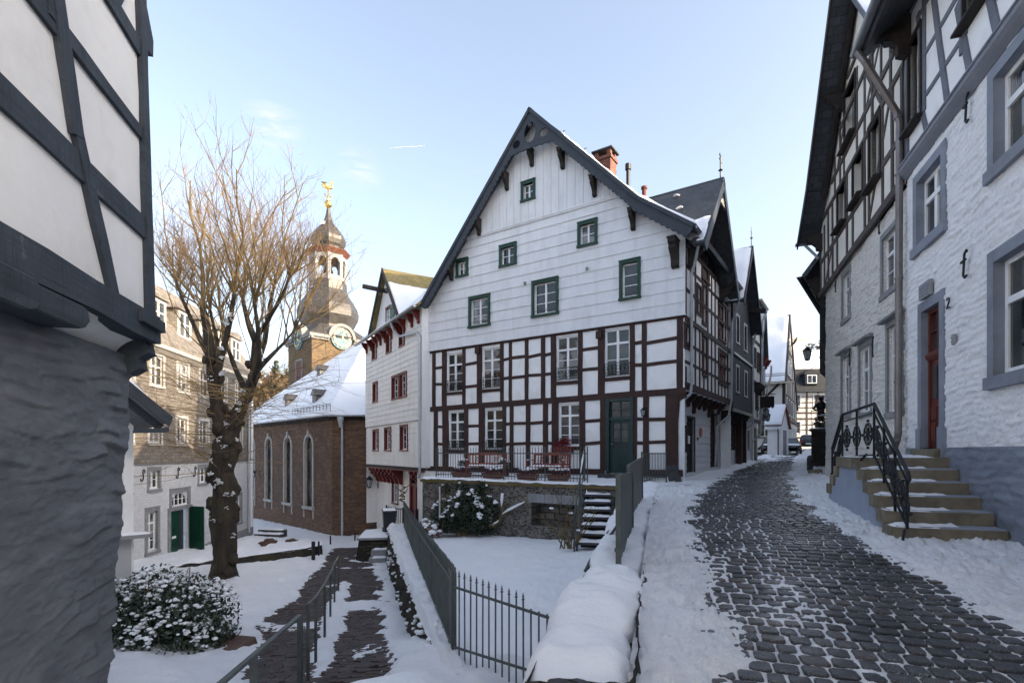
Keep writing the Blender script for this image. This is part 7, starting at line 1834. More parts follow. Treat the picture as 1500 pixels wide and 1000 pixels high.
        for (a, ln) in ((math.radians(70), .62), (math.radians(-40), .42)): k.bar((m, -.215, zc+.02), (m+ln*math.cos(a), -.215, zc+.02+ln*math.sin(a)), .06, .02, (0, 1, 0))
        k.build('clock_face', [surf('clock_blue', (.07, .15, .17), (.13, .21, .22), 3, .6, .2), MATS['cornice_stone'], GOLD] if 'clock_blue' not in MATS else [MATS['clock_blue'], MATS['cornice_stone'], GOLD], tw, fixn=True)
    q = MB(TL); q.box(m-.75, m-.58, -.08, .05, 4.8, 8.0); q.box(m+.58, m+.75, -.08, .05, 4.8, 8.0); q.box(m-.75, m+.75, -.08, .05, 8.0, 8.2); q.box(m-.8, m+.8, -.1, .05, 4.65, 4.8); q.mat(1)
    for k in range(12): q.hexa([(m-.58, -.05, 4.85+k*.26), (m+.58, -.05, 4.85+k*.26), (m+.58, .05, 4.95+k*.26), (m-.58, .05, 4.95+k*.26)], [(m-.58, -.05, 4.9+k*.26), (m+.58, -.05, 4.9+k*.26), (m+.58, .05, 5.15+k*.26), (m-.58, .05, 5.15+k*.26)])
    q.build('louvre_window', [MATS['cornice_stone'], RED], tw)
    # bulbous slate roof: square at the eaves becoming eight-sided
    rot0 = math.atan2(dF.y, dF.x)
    def ring(b, r, z, sqr):
        out = []
        for k in range(32):
            a = 2*math.pi*k/32; ca, sa = math.cos(a), math.sin(a)
            rs = 1/max(abs(ca), abs(sa)); a8 = (a+math.pi/8) % (math.pi/4)-math.pi/8; r8 = 1/math.cos(a8)*1.0
            rr = r*lerp(r8, rs, sqr); ang = rot0+a
            out.append(b.p(cx+rr*math.cos(ang), cy+rr*math.sin(ang), z))
        return out
    def revolve(prof, name, mat, par):
        b = MB(); rg = [ring(b, r, zz(y), s) for (r, y, s) in prof]
        for i in range(len(rg)-1):
            for k in range(32): b.face((rg[i][k], rg[i][(k+1) % 32], rg[i+1][(k+1) % 32], rg[i+1][k]))
        b.face(rg[0][::-1]); b.face(rg[-1]); return b.build(name, mat, par, fixn=True)
    k = .0617
    revolve([(hw+.28, 499, 1), (hw+.20, 497, 1), (2.42, 490, .75), (2.10, 482, .35), (2.05, 478, .1), (2.22, 472, 0), (2.45, 464, 0), (2.50, 456, 0), (2.38, 448, 0), (2.05, 438, 0), (1.72, 430, 0), (1.55, 424, 0), (1.52, 418, 0), (1.48, 410, 0)], 'bulbous_roof', SLATETOWER, tw)
    ln = MB()
    rg = 1.42
    for q_ in range(8):
        a = rot0+math.pi/8+q_*math.pi/4; p = (cx+rg*1.04*math.cos(a), cy+rg*1.04*math.sin(a))
        ln.tube([(p[0], p[1], zz(412)), (p[0], p[1], zz(371))], .20, 6)
        a2 = a+math.pi/4; p2 = (cx+rg*1.04*math.cos(a2), cy+rg*1.04*math.sin(a2)); fr = Fr(p[0], p[1], p2[0]-p[0], p2[1]-p[1]); Lr = math.hypot(p2[0]-p[0], p2[1]-p[1])
        mm = MB(fr); zs, zt = zz(384), zz(371); n = 8; r_ = Lr*.30
        pts = [(.12, zt)]+[(.12, zs)]+[(Lr/2-r_*math.cos(math.pi*i/n), zs+r_*math.sin(math.pi*i/n)) for i in range(n+1)]+[(Lr-.12, zs), (Lr-.12, zt)]
        ln2 = mm.prism(pts, -.12, .12); off = len(ln.v); ln.v += mm.v; ln.f += [tuple(i+off for i in f) for f in mm.f]; ln.m += mm.m
        mm = MB(fr); mm.box(.1, Lr-.1, -.1, .1, zz(412), zz(404)); off = len(ln.v); ln.v += mm.v; ln.f += [tuple(i+off for i in f) for f in mm.f]; ln.m += mm.m
    ln.build('belfry', surf('belfry_grey', (.20, .205, .215), (.28, .285, .29), 3, .7, .3), tw, fixn=True)
    bl = MB(); bl.lathe([(.02, zz(380)), (.25, zz(382)), (.35, zz(390)), (.5, zz(398)), (.02, zz(398))], cx, cy, 12); bl.build('bell', IRON, tw, smooth=True)
    revolve([(1.55, 373, 0), (1.62, 371, 0), (1.80, 367, 0), (1.82, 366, 0)], 'belfry_cornice', surf('red_cornice', (.10, .035, .022), (.15, .05, .032), 4, .7, .2), tw)
    revolve([(1.80, 366, 0), (1.40, 364, 0), (1.18, 362, 0), (1.16, 360, 0), (1.32, 356, 0), (1.42, 350, 0), (1.40, 345, 0), (1.22, 338, 0), (.90, 331, 0), (.56, 325, 0), (.34, 318, 0), (.20, 309, 0), (.11, 299, 0)], 'onion_dome', SLATETOWER, tw)
    g = MB(); g.ball((cx, cy, zz(294)), .36, 16, 10); g.tube([(cx, cy, zz(300)), (cx, cy, zz(272))], .06, 6)
    g.tube([(cx-.34, cy, zz(278)), (cx-.24, cy, zz(282)), (cx, cy, zz(284)), (cx+.24, cy, zz(282)), (cx+.34, cy, zz(278))], .05, 5); g.tube([(cx-.2, cy, zz(287)), (cx, cy, zz(284)), (cx+.2, cy, zz(287))], .04, 5); g.build('gilded_ball', GOLD, tw, smooth=True)
    s = MB(Fr(cx, cy, .93, .36)); z0 = zz(268)
    s.grid(14, 10, lambda a, c: (-.02+(.62*math.cos(math.pi*c)), .20*math.sin(math.pi*c)*math.sin(2*math.pi*a), z0+.05+.30*math.sin(math.pi*c)*math.cos(2*math.pi*a)+.12*math.cos(math.pi*c)*-1*0))
    s.tube([(.38, 0, z0+.05), (.58, 0, z0+.18), (.62, 0, z0+.40), (.46, 0, z0+.58), (.30, 0, z0+.74), (.34, 0, z0+.92), (.52, 0, z0+.98), (.66, 0, z0+.90), (.82, 0, z0+.86)], [.20, .16, .12, .10, .10, .10, .12, .09, .02], 7)
    s.hexa([(-.5, -.12, z0+.1), (.2, -.2, z0+.1), (.2, .2, z0+.1), (-.5, .12, z0+.1)], [(-1.0, -.05, z0+.75), (-.25, -.1, z0+.72), (-.25, .1, z0+.72), (-1.0, .05, z0+.75)]); s.tube([(-.5, 0, z0), (-.85, 0, z0+.22), (-.98, 0, z0+.30)], [.16, .10, .02], 6); s.tube([(0, 0, z0-.4), (0, 0, z0)], .06, 6)
    s.v = [tuple(Vector((cx, cy, z0-.2))+(Vector(v)-Vector((cx, cy, z0-.2)))*.62) for v in s.v]
    s.build('golden_swan', GOLD, tw, smooth=True, fixn=True)
    for (a, y, r_) in ((rot0-math.pi/2-.15, 424, 1.50), (rot0-math.pi*.35, 330, .8)):
        sn = MB(); sn.grid(8, 6, lambda i, j, a=a, y=y, r_=r_: (cx+(r_+.10-.25*j+.05)*math.cos(a-.35+.7*i), cy+(r_+.10-.25*j+.05)*math.sin(a-.35+.7*i), zz(y)+.35*j+.05)); sn.build('snow_patch', SNOW, tw, smooth=True)
church()
p = Cf.pix(380, 694, .4)
wall_lamp('church_lamp', 'small white-hooded lamp on the church wall beside its far left window', Cf, Cf.U(380), Cf.pix(380, 693)[1], -.02, 1.6, .4)
# ------------------------------------------------------------------ terrace in front of the big house
T = Fr(-3.15, 19.8, .831, -.556)
def terrace():
    t = thing('terrace_wall', 'stone-faced garden terrace with mossy coping and dark niche below the half-timbered front', 'terrace', T(3.2, .5, -2.7), T.ang)
    L = 7.9; nh = (4.55, 6.22, -2.40, -1.62)
    b = MB(T); b.wall(rect(-.3, 6.55, -3.4, -1.12), [nh], .55, sub=.09, disp=lambda u, z: .02*fbm(u, z, 1, 3, 3), fade=.05); b.wall(rect(6.55, L, -3.4, -1.12), (), y=.02)
    b.poly([(-.3, 0, -3.4), (-.3, 2.3, -3.4), (-.3, 2.3, -1.0), (-.3, 0, -1.0)]); b.poly([(nh[0], .55, nh[2]), (nh[1], .55, nh[2]), (nh[1], .55, nh[3]), (nh[0], .55, nh[3])]); b.build('stone_face', GARDENSTONE, t)
    li = MB(T)
    n = 6
    for k in range(n): 
        u0, u1 = lerp(nh[0]-.1, nh[1]+.1, k/n), lerp(nh[0]-.1, nh[1]+.1, (k+1)/n); li.box(u0+.008, u1-.008, -.035-.01*RN.random(), .3, nh[3]-.02, nh[3]+.26)
    li.build('niche_lintel', SURROUND, t)
    c = MB(T); n = 9
    for k in range(n): c.box(lerp(-.35, 6.55, k/n)+.004, lerp(-.35, 6.55, (k+1)/n)-.004, -.07-.01*RN.random(), .35, -1.12, -1.015+.004*RN.random())
    c.box(6.55, L, -.05, .35, -1.12, -1.02); c.build('coping', surf('mossy_coping', (.10, .07, .035), (.15, .115, .06), 3, .9, .5, 20, .006, c3=(.09, .10, .02), s3=1.1), t)
    s = MB(T)
    def fs(a, k): 
        u, y = lerp(-.33, L, a), lerp(-.05, 2.05, k); f = fbm(u, y, 2, 1.4, 3)
        return (u, y, -1.0+.055*sm(0, .06, k)+.035*f+.02*fbm(u, y, 7, 6, 3)-.05*sm(.93, 1, k)+.10*sm(.1, .9, k))
    s.grid(110, 40, fs); s.build('snow_cover', SNOW, t, smooth=True)
terrace()
t = thing('terrace_railing', 'slender iron picket railing along the terrace edge in front of the red benches', 'railing', T(3, .15, -.97), T.ang)
picket_run(t, T, .25, 6.5, -.93, .13, .118, IRONGREY, y=.16, r=.007, rails=(.10, .84), post=(.25, 1.65, 3.35, 4.98, 6.5), post_w=.03)
def bench(name, label, u, y, rot):
    p = T(u, y, -.93); ang = T.ang+rot; f = Fr(p[0], p[1], math.cos(ang), math.sin(ang))
    t = thing(name, label, 'bench', p, ang, 'red wooden benches on the terrace'); z0 = -.93; w = .74
    b = MB(f)
    for k in range(6): b.box(-w, w, -.50+.085*k, -.43+.085*k, z0+.40, z0+.43)
    b.build('seat', BENCHRED, t)
    k = MB(f); k.bar((-w, .0, z0+.50), (w, .0, z0+.50), .03, .06); k.bar((-w, .06, z0+.86), (w, .06, z0+.86), .035, .08); k.bar((-w*.5, .065, z0+.91), (w*.5, .065, z0+.91), .03, .04)
    for i in range(13):
        x = lerp(-w+.08, w-.08, i/12)
        if i in (3, 4, 8, 9): continue
        k.bar((x, .01, z0+.5), (x, .055, z0+.84), .035, .014)
    for cx in (-.33, .33):
        for s in (1, -1):
            k.bar((cx-.14, .01+.0, z0+.52), (cx+.14, .05, z0+.84), .03, .014) if s > 0 else k.bar((cx+.14, .012, z0+.52), (cx-.14, .052, z0+.84), .03, .014)
        k.tube([(cx+.08*math.cos(q*math.pi/6), .03, z0+.68+.08*math.sin(q*math.pi/6)) for q in range(13)], .012, 5, False)
    k.build('backrest', BENCHRED, t)
    for sx in (-1, 1):
        a = MB(f); a.bar((sx*(w-.02), -.52, z0+.63), (sx*(w-.02), .06, z0+.66), .06, .03); a.build('armrest', BENCHRED, t)
        for (yy, zt) in ((-.48, .63), (.02, .9)): MB(f).bar((sx*(w-.02), yy, z0-.03), (sx*(w-.02), yy+(.05 if yy > 0 else 0), z0+zt), .055, .05).build('leg', BENCHRED, t)
    s = MB(f); s.snow([(-w+.05, -.48, z0+.435), (w-.05, -.48, z0+.435), (w-.05, -.02, z0+.435), (-w+.05, -.02, z0+.435)], 20, 8, .05, .8, 4, u, .06)
    ss = s.build('seat_snow', SNOW, t, smooth=True)
    for sx in (-1, 1): q = MB(f); q.snow([(sx*(w-.05), -.5, z0+.66), (sx*(w+.01), -.5, z0+.66), (sx*(w+.01), 0, z0+.67), (sx*(w-.05), 0, z0+.67)], 3, 10, .035, .6, 4, u, .03); q.build('armrest_snow', SNOW, t, smooth=True)
bench('garden_bench', 'red wooden bench set at an angle, left of the two on the terrace', T.U(712, -1.15)+.05, 1.15, .55)
bench('garden_bench', 'red wooden bench against the house wall under the red window box', T.U(806, -1.55), 1.60, 0.)
def planter(name, label, u, y, w, kind, snow=.8, z0=-.93):
    t = thing(name, label, 'planter', T(u, y, z0), T.ang, 'planted pots and boxes on the terrace')
    p = T(u, y, z0); b = MB(T)
    if kind == 'box':
        b.hexa([(u-w*.44, y-.10, z0), (u+w*.44, y-.10, z0), (u+w*.44, y+.10, z0), (u-w*.44, y+.10, z0)], [(u-w/2, y-.14, z0+.17), (u+w/2, y-.14, z0+.17), (u+w/2, y+.14, z0+.17), (u-w/2, y+.14, z0+.17)]); b.box(u-w/2-.015, u+w/2+.015, y-.155, y+.155, z0+.155, z0+.19); rad = (w*.52, .17, .13); zc = z0+.28; m = TERRACOTTA
    else:
        b.lathe([(.13, z0), (.18, z0+.30), (.20, z0+.30), (.20, z0+.34)], u, y, 14); rad = (.22, .22, .19); zc = z0+.50; m = BLACKPL
    b.build('pot', m, t)
    l = MB(T); leaf_clump(l, (u, y, zc), rad, 240, .045, .4); l.build('plants', HEATHER if kind == 'box' else LEAF2, t)
    n = 12 if kind == 'box' else 7
    s = MB(T)
    for k in range(n):
        q = lerp(-.9, .9, (k+.5)/n) if kind == 'box' else RN.uniform(-.6, .6)
        snow_blob(s, (u+q*rad[0], y+RN.uniform(-.5, .5)*rad[1]-.02, zc+rad[2]*(RN.uniform(.45, .95))), RN.uniform(.055, .10)*(1 if kind == 'box' else 1.3), .55)
    o = s.build('plant_snow', SNOW, t, smooth=True); o['kind'] = 'stuff'
for (px, w, lab) in ((676, .78, 'terracotta box of snowy heather, leftmost of four along the railing'), (722, .80, 'terracotta box of snowy heather in front of the angled bench'), (773, .74, 'terracotta box of snowy dark heather between the two benches'), (818, .72, 'terracotta box of snowy heather at the stairs end of the railing')):
    planter('flower_box', lab, T.U(px, -.45), .45, w, 'box')
planter('plant_pot', 'round pot with snow-domed shrub beside the left end of the angled bench', T.U(679, -.8), .80, .4, 'pot')
planter('plant_pot', 'dark green pot with snowy shrub right behind the angled bench', T.U(739, -1.3), 1.30, .4, 'pot')
u0, u1 = M.U(815), M.U(843)
t = thing('window_box', 'red window box of crimson flowers under the lower right window', 'planter', M((u0+u1)/2, -.2, .0), M.ang)
MB(M).hexa([(u0+.03, -.28, .0), (u1-.03, -.28, .0), (u1-.03, -.08, .0), (u0+.03, -.08, .0)], [(u0, -.30, .2), (u1, -.30, .2), (u1, -.08, .2), (u0, -.08, .2)]).build('trough', RED, t)
l = MB(M); leaf_clump(l, ((u0+u1)/2, -.19, .34), ((u1-u0)*.5, .14, .18), 420, .045, .3, .2); l.build('flowers', surf('crimson_flowers', (.11, .012, .02), (.2, .02, .035), 6, .8, .2), t)

# stairs from terrace to garden ---------------------------------------------------
def garden_stairs():
    top, bot = Vector((2.62, 16.5, 0)), Vector((2.02, 13.75, 0)); d = (bot-top).normalized(); f = Fr(top.x, top.y, d.y*-1*-1, 0)
    f = Fr(top.x, top.y, -d.y, d.x)       # u across to the right seen from the garden, -y toward us
    t = thing('garden_stairs', 'open stone stairs with snow on each tread between the terrace and the garden', 'stairs', (bot.x, bot.y, -2.6), f.ang)
    L = (bot-top).length; n = 8; w0, w1 = -.30, .52
    for i in range(n):
        y0, y1 = -L*(i+1)/n, -L*i/n; z = -1.06-.182*(i+.15)
        b = MB(f); b.box(w0, w1, y0-.03, y1+.02, z-.07, z); st = b.build('step', ROCK, t, bevel=.008)
        s = MB(f); s.snow([(w0+.02, y0-.02, z+.002), (w1-.01, y0-.02, z+.002), (w1-.01, y1-.03, z+.002), (w0+.02, y1-.03, z+.002)], 16, 8, .075, .35, 4, i*2., .03); s.build('tread_snow', SNOW, st, smooth=True)
        MB(f).box(w0+.05, w1-.05, y1-.06, y1-.02, z-.18, z-.071).build('riser', DKWOOD, t)
    s = MB(f)
    for u in (w0-.03, w1+.03): s.hexa([(u-.025, 0, -1.35), (u+.025, 0, -1.35), (u+.025, -L, -2.62), (u-.025, -L, -2.62)][:4], [(u-.025, 0, -1.12), (u+.025, 0, -1.12), (u+.025, -L, -2.46), (u-.025, -L, -2.46)])
    s.build('stringer', IRONGREY, t)
    return f, L
FST, LST = garden_stairs()
t = thing('stair_handrail', 'tall grey iron handrail with snow on it, left side of the garden stairs', 'handrail', FST(-.36, -1, -2.2), FST.ang)
r = MB(FST); r.tube([(-.36, .35, .16), (-.36, .1, .12), (-.36, -.1, -.05), (-.38, -LST-.05, -1.62), (-.38, -LST-.08, -2.6)], .022, 7); r.tube([(-.36, -.05, -.6), (-.38, -LST-.02, -2.12)], .014, 6); r.build('rail', IRONGREY, t)
for (y, z) in ((.35, .16), (.0, .02), (-LST*.5, -.82)): MB(FST).bar((-.36, y, z-1.15), (-.36, y, z), .035, .035).build('post', IRONGREY, t)
s = MB(FST); s.tube([(-.36, -.02, .04), (-.365, -.5, -.24), (-.37, -1.1, -.60)], [.012, .03, .012], 6); s.build('rail_snow', SNOW, t, smooth=True)
t = thing('low_handrail', 'low bent iron handrail running down into the snow at the foot of the garden stairs', 'handrail', (1.3, 7.6, -1.9), 0)
r = MB(); P = [at(905, 768, 8.0), at(896, 781, 7.85), at(880, 800, 7.6), at(866, 818, 7.4), at(857, 836, 7.2)]; r.tube(P, .022, 7); r.build('rail', IRONGREY, t)
for q in (P[0], P[2]): MB().bar((q[0], q[1], q[2]-.5), q, .03, .03).build('post', IRONGREY, t)

# panelled fence on the street wall ---------------------------------------------
def flat_fence(name, label, A, B, za0, za1, zb0, zb1, step=.115, group=None, top=True):
    f = Fr(A[0], A[1], B[0]-A[0], B[1]-A[1]); L = math.hypot(B[0]-A[0], B[1]-A[1])
    t = thing(name, label, 'fence', (A[0], A[1], za0), f.ang, group)
    b = MB(f); n = int(L/step)
    for k in range(n):
        u0, u1 = L*k/n+.004, L*(k+1)/n-.004; a, c = k/n, (k+1)/n
        b.hexa([(u0, -.008, lerp(za0, zb0, a)-.03*RN.random()), (u1, -.008, lerp(za0, zb0, c)-.03*RN.random()), (u1, .008, lerp(za0, zb0, c)), (u0, .008, lerp(za0, zb0, a))], [(u0, -.008, lerp(za1, zb1, a)), (u1, -.008, lerp(za1, zb1, c)), (u1, .008, lerp(za1, zb1, c)), (u0, .008, lerp(za1, zb1, a))])
    b.build('slats', IRONGREY, t)
    MB(f).bar((0, .02, za1+.0), (L, .02, zb1+.0), .045, .035).build('rail', IRONGREY, t); MB(f).bar((0, .03, za0+.22), (L, .03, zb0+.22), .03, .04).build('rail', IRONGREY, t)
    for (u, z0, z1) in ((0, za0, za1), (L, zb0, zb1)): MB(f).box(u-.03, u+.03, -.03, .03, z0-.1, z1+.02).build('post', IRONGREY, t)
    return t
flat_fence('panel_fence', 'taller grey-green slatted iron fence panel on the street wall, nearest the camera', (1.235, 6.1), (1.95, 8.55), -1.36, -.285, -1.42, -.34, .10, 'slatted panels on the street wall')
flat_fence('panel_fence', 'farther grey-green slatted fence panel on the street wall, near the front door', (1.93, 8.7), (2.90, 11.75), -1.38, -.24, -1.22, -.14, .10, 'slatted panels on the street wall')
p0, p1 = at(940, 662, 15.6), at(976, 662, 15.9)
t = thing('low_railing', 'low rusty picket railing right of the green front door', 'railing', (p0[0], p0[1], -.75), 0)
f = Fr(p0[0], p0[1], p1[0]-p0[0], p1[1]-p0[1]); LL = math.hypot(p1[0]-p0[0], p1[1]-p0[1])
picket_run(t, f, 0, LL, -.85, -.03, .055, IRONGREY, r=.008, rails=(.12, .99), finial=False, post=(0, LL), post_w=.035)
p0, p1 = at(918, 662, 13.2), at(938, 662, 15.4)

# garden fences ------------------------------------------------------------------
fl = Fr(FENCE_B[0], FENCE_B[1], FENCE_A[0]-FENCE_B[0], FENCE_A[1]-FENCE_B[1]); LF_ = math.hypot(FENCE_A[0]-FENCE_B[0], FENCE_A[1]-FENCE_B[1])
def long_fence():
    t = thing('iron_fence', 'long grey-green iron picket fence along the top of the path retaining wall', 'fence', (-2.4, 13, -2.9), fl.ang)
    Y = lambda u: lerp(FENCE_B[1], FENCE_A[1], u/LF_); zb = lambda u: lawn_z(fence_x(Y(u)), Y(u))+.06; hh = lambda u: lerp(1.0, 1.04, u/LF_)
    b = MB(fl); n = 112; 
    for k in range(n+1):
        u = LF_*k/n; z = zb(u); le = RN.uniform(-.012, .012); top = z+hh(u)+RN.uniform(-.01, .01)
        b.hexa([(u-.016, -.006, z-.12), (u+.016, -.006, z-.12), (u+.016, .006, z-.12), (u-.016, .006, z-.12)], [(u-.016+le, -.006, top-.05), (u+.016+le, -.006, top-.05), (u+.016+le, .006, top-.05), (u-.016+le, .006, top-.05)])
        b.lathe([(.014, top-.05), (.02, top-.02), (.002, top+.06)], u+le, 0, 4)
    b.build('pickets', IRONGREY, t)
    m = 24
    for f in (.10, .86):
        r = MB(fl)
        P = [(LF_*k/m, -.022, zb(LF_*k/m)+hh(LF_*k/m)*f) for k in range(m+1)]
        for k in range(m): r.bar(P[k], P[k+1], .014, .034)
        r.build('rail', IRONGREY, t)
    for u in (0, LF_*.2, LF_*.4, LF_*.6, LF_*.8, LF_-.0): MB(fl).bar((u, 0, zb(u)-.2), (u, 0, zb(u)+hh(u)+.02), .05, .05).build('post', IRONGREY, t)
long_fence()
fc = Fr(FENCE_A[0], FENCE_A[1], FENCE_C[0]-FENCE_A[0], FENCE_C[1]-FENCE_A[1]); LC = math.hypot(FENCE_C[0]-FENCE_A[0], FENCE_C[1]-FENCE_A[1])
def front_fence():
    t = thing('iron_fence', 'short spiked iron fence closing the near end of the snowy garden', 'fence', (-.1, 5.7, -2.45), fc.ang)
    b = MB(fc); n = 15
    for k in range(1, n+1):
        u = LC*k/n; short = k > 11; zt = -1.50-.035*u if not short else -1.60; le = RN.uniform(-.006, .006)
        b.bar((u, 0, -2.58+.10*u), (u+le, 0, zt), .013, .013)
        if not short: b.lathe([(.006, zt), (.020, zt+.012), (.008, zt+.03), (.013, zt+.04), (.001, zt+.09)], u+le, 0, 5)
    b.build('pickets', IRONGREY, t)
    r = MB(fc); r.bar((0, -.012, -1.63), (LC+.02, -.012, -1.625), .014, .028); r.bar((LC, 0, -1.52), (LC, 0, -1.66), .016, .016); r.build('rail', IRONGREY, t); MB(fc).bar((0, -.012, -2.36), (LC*.86, -.012, -2.22), .014, .028).build('rail', IRONGREY, t)
    MB(fc).bar((0, 0, -2.7), (0, 0, -1.46), .05, .05).build('post', IRONGREY, t)
front_fence()

# handrail down the brick path ------------------------------------------------------
def path_handrail():
    pts = [(-2.62, 6.75), (-2.95, 7.9), (-3.35, 9.4), (-3.80, 11.0), (-4.22, 12.5), (-4.62, 14.0)]
    t = thing('path_handrail', 'long grey steel handrail stepping down the middle of the brick path', 'handrail', (-3.6, 10, -3.4), 0)
    ht = lambda X, Y: interp(PATHZ, Y)+.98
    r = MB(); P = [(x, y, ht(x, y)) for x, y in pts]
    for a, b in zip(P, P[1:]): r.bar(a, b, .034, .022)
    m = [(x, y, z-.48) for x, y, z in P[1:]]
    r.build('rail', ZINC if False else IRONGREY, t)
    for (x, y, z) in P: MB().bar((x, y, z-1.25), (x, y, z), .034, .034).build('post', IRONGREY, t)
path_handrail()
t = thing('path_handrail', 'near grey handrail with broad flat top at the bottom edge of the picture', 'handrail', (-2.4, 5, -2.8), 0)
a, b_ = (-2.56, 6.35, -1.97), (-2.26, 3.9, -1.80)
MB().bar(a, b_, .05, .03).build('rail', IRONGREY, t)
for k in (0, .62): q = Vector(a).lerp(Vector(b_), k); MB().bar((q.x, q.y, -3.1), tuple(q), .06, .05).build('post', IRONGREY, t)

# bin, gate post and small things by the white house -----------------------------------
def wheelie_bin():
    X, Y, z = *at(571, 662, 21.6)[:2], -3.32; f = Fr(X, Y, .9, .3)
    t = thing('wheelie_bin', 'black wheeled bin with snow on its lid on the stone platform by the boarded house', 'bin', (X, Y, z), f.ang)
    MB(f).hexa([(-.22, 0, z+.05), (.22, 0, z+.05), (.22, .42, z+.05), (-.22, .42, z+.05)], [(-.27, -.06, z+.86), (.27, -.06, z+.86), (.27, .52, z+.86), (-.27, .52, z+.86)]).build('bin_body', BLACKPL, t, bevel=.02)
    MB(f).hexa([(-.29, -.1, z+.86), (.29, -.1, z+.86), (.29, .56, z+.86), (-.29, .56, z+.86)], [(-.27, -.06, z+.92), (.27, -.06, z+.92), (.27, .54, z+.96), (-.27, .54, z+.96)]).build('lid', BLACKPL, t, bevel=.015)
    s = MB(f); s.snow([(-.27, -.06, z+.92), (.27, -.06, z+.92), (.27, .5, z+.955), (-.27, .5, z+.955)], 10, 10, .06, .4, 4, 1, .05); s.build('lid_snow', SNOW, t, smooth=True)
    for sx in (-1, 1): MB(f).prism([(.42+.1*math.cos(k*.52), z+.1+.1*math.sin(k*.52)) for k in range(12)], sx*.2, sx*.26, 'u').build('wheel', BLACKPL, t)
wheelie_bin()
def platform():
    f = Fr(-5.9, 20.4, .92, .15)
    t = thing('stone_platform', 'snow-topped stone platform with small steps at the end of the retaining wall', 'platform', (-5.6, 20.5, -4.3), f.ang)
    b = MB(f); b.hexa([(-.25, 0, -4.8), (1.3, 0, -4.8), (1.5, 2.4, -4.8), (-.1, 2.4, -4.8)], [(-.05, .05, -3.42), (1.3, .05, -3.42), (1.5, 2.4, -3.42), (.0, 2.4, -3.42)]); b.build('stone_body', RUBBLEWALL, t)
    c = MB(f); c.hexa([(-.12, -.04, -3.42), (1.3, -.04, -3.42), (1.5, 2.4, -3.42), (-.06, 2.4, -3.42)], [(-.12, -.04, -3.33), (1.3, -.04, -3.33), (1.5, 2.4, -3.33), (-.06, 2.4, -3.33)]); c.build('cap_slab', SURROUND, t, bevel=.015)
    s = MB(f); s.snow([(-.12, -.03, -3.33), (1.25, -.03, -3.33), (1.5, 2.3, -3.33), (-.06, 2.3, -3.33)], 14, 14, .07, .5, 3, 2, .08); s.build('cap_snow', SNOW, t, smooth=True)
    for i, (y, z) in enumerate(((-.35, -3.75), (-.7, -4.0))): 
        q = MB(f); q.box(.45-.05*i, 1.15, y, y+.4, z-.6, z); st = q.build('step', SURROUND, t, bevel=.015); s = MB(f); s.snow([(.5, y+.02, z), (1.15, y+.02, z), (1.15, y+.34, z), (.5, y+.34, z)], 8, 6, .06, .4, 4, i, .05); s.build('step_snow', SNOW, st, smooth=True)
platform()
pa, pb = at(566, 662, 23.6), at(612, 662, 22.0)
f = Fr(pa[0], pa[1], pb[0]-pa[0], pb[1]-pa[1]); LL = math.hypot(pb[0]-pa[0], pb[1]-pa[1])
t = thing('yard_gate', 'thin black railing with ornate gate in front of the boarded house door', 'gate', (pa[0], pa[1], -3.4), f.ang)
picket_run(t, f, 0, LL, -3.5, -2.42, .14, IRON, r=.010, rails=(.08, .95), finial=False, post=(0, LL*.55, LL))
q = MB(f)
for k in range(3):
    c = (LL*.32, -2.85+.14*k); q.tube([(c[0]+.12*math.cos(a*.7), -.02, c[1]+.12*math.sin(a*.7)) for a in range(9)], .012, 5, False)
q.build('scrolls', IRON, t)
# vine stem in front of the door
t = thing('climbing_vine', 'bare twisted vine stem climbing beside the red door of the boarded house', 'vine', at(590, 745, 22.2), 0)
v = MB(); P = []
for k in range(18): y = lerp(738, 712, k/17); P.append(at(590+4*math.sin(k*1.3)+2*math.sin(k*2.9), y, 22.2))
v.tube(P, .03, 5)
for k in (4, 7, 10, 13, 16): v.tube([P[k], tuple(Vector(P[k])+Vector((.15*(-1)**k, 0, .12))), tuple(Vector(P[k])+Vector((.2*(-1)**k, 0, .24)))], [.02, .015, .008], 4)
v.build('stem', BRANCH, t)

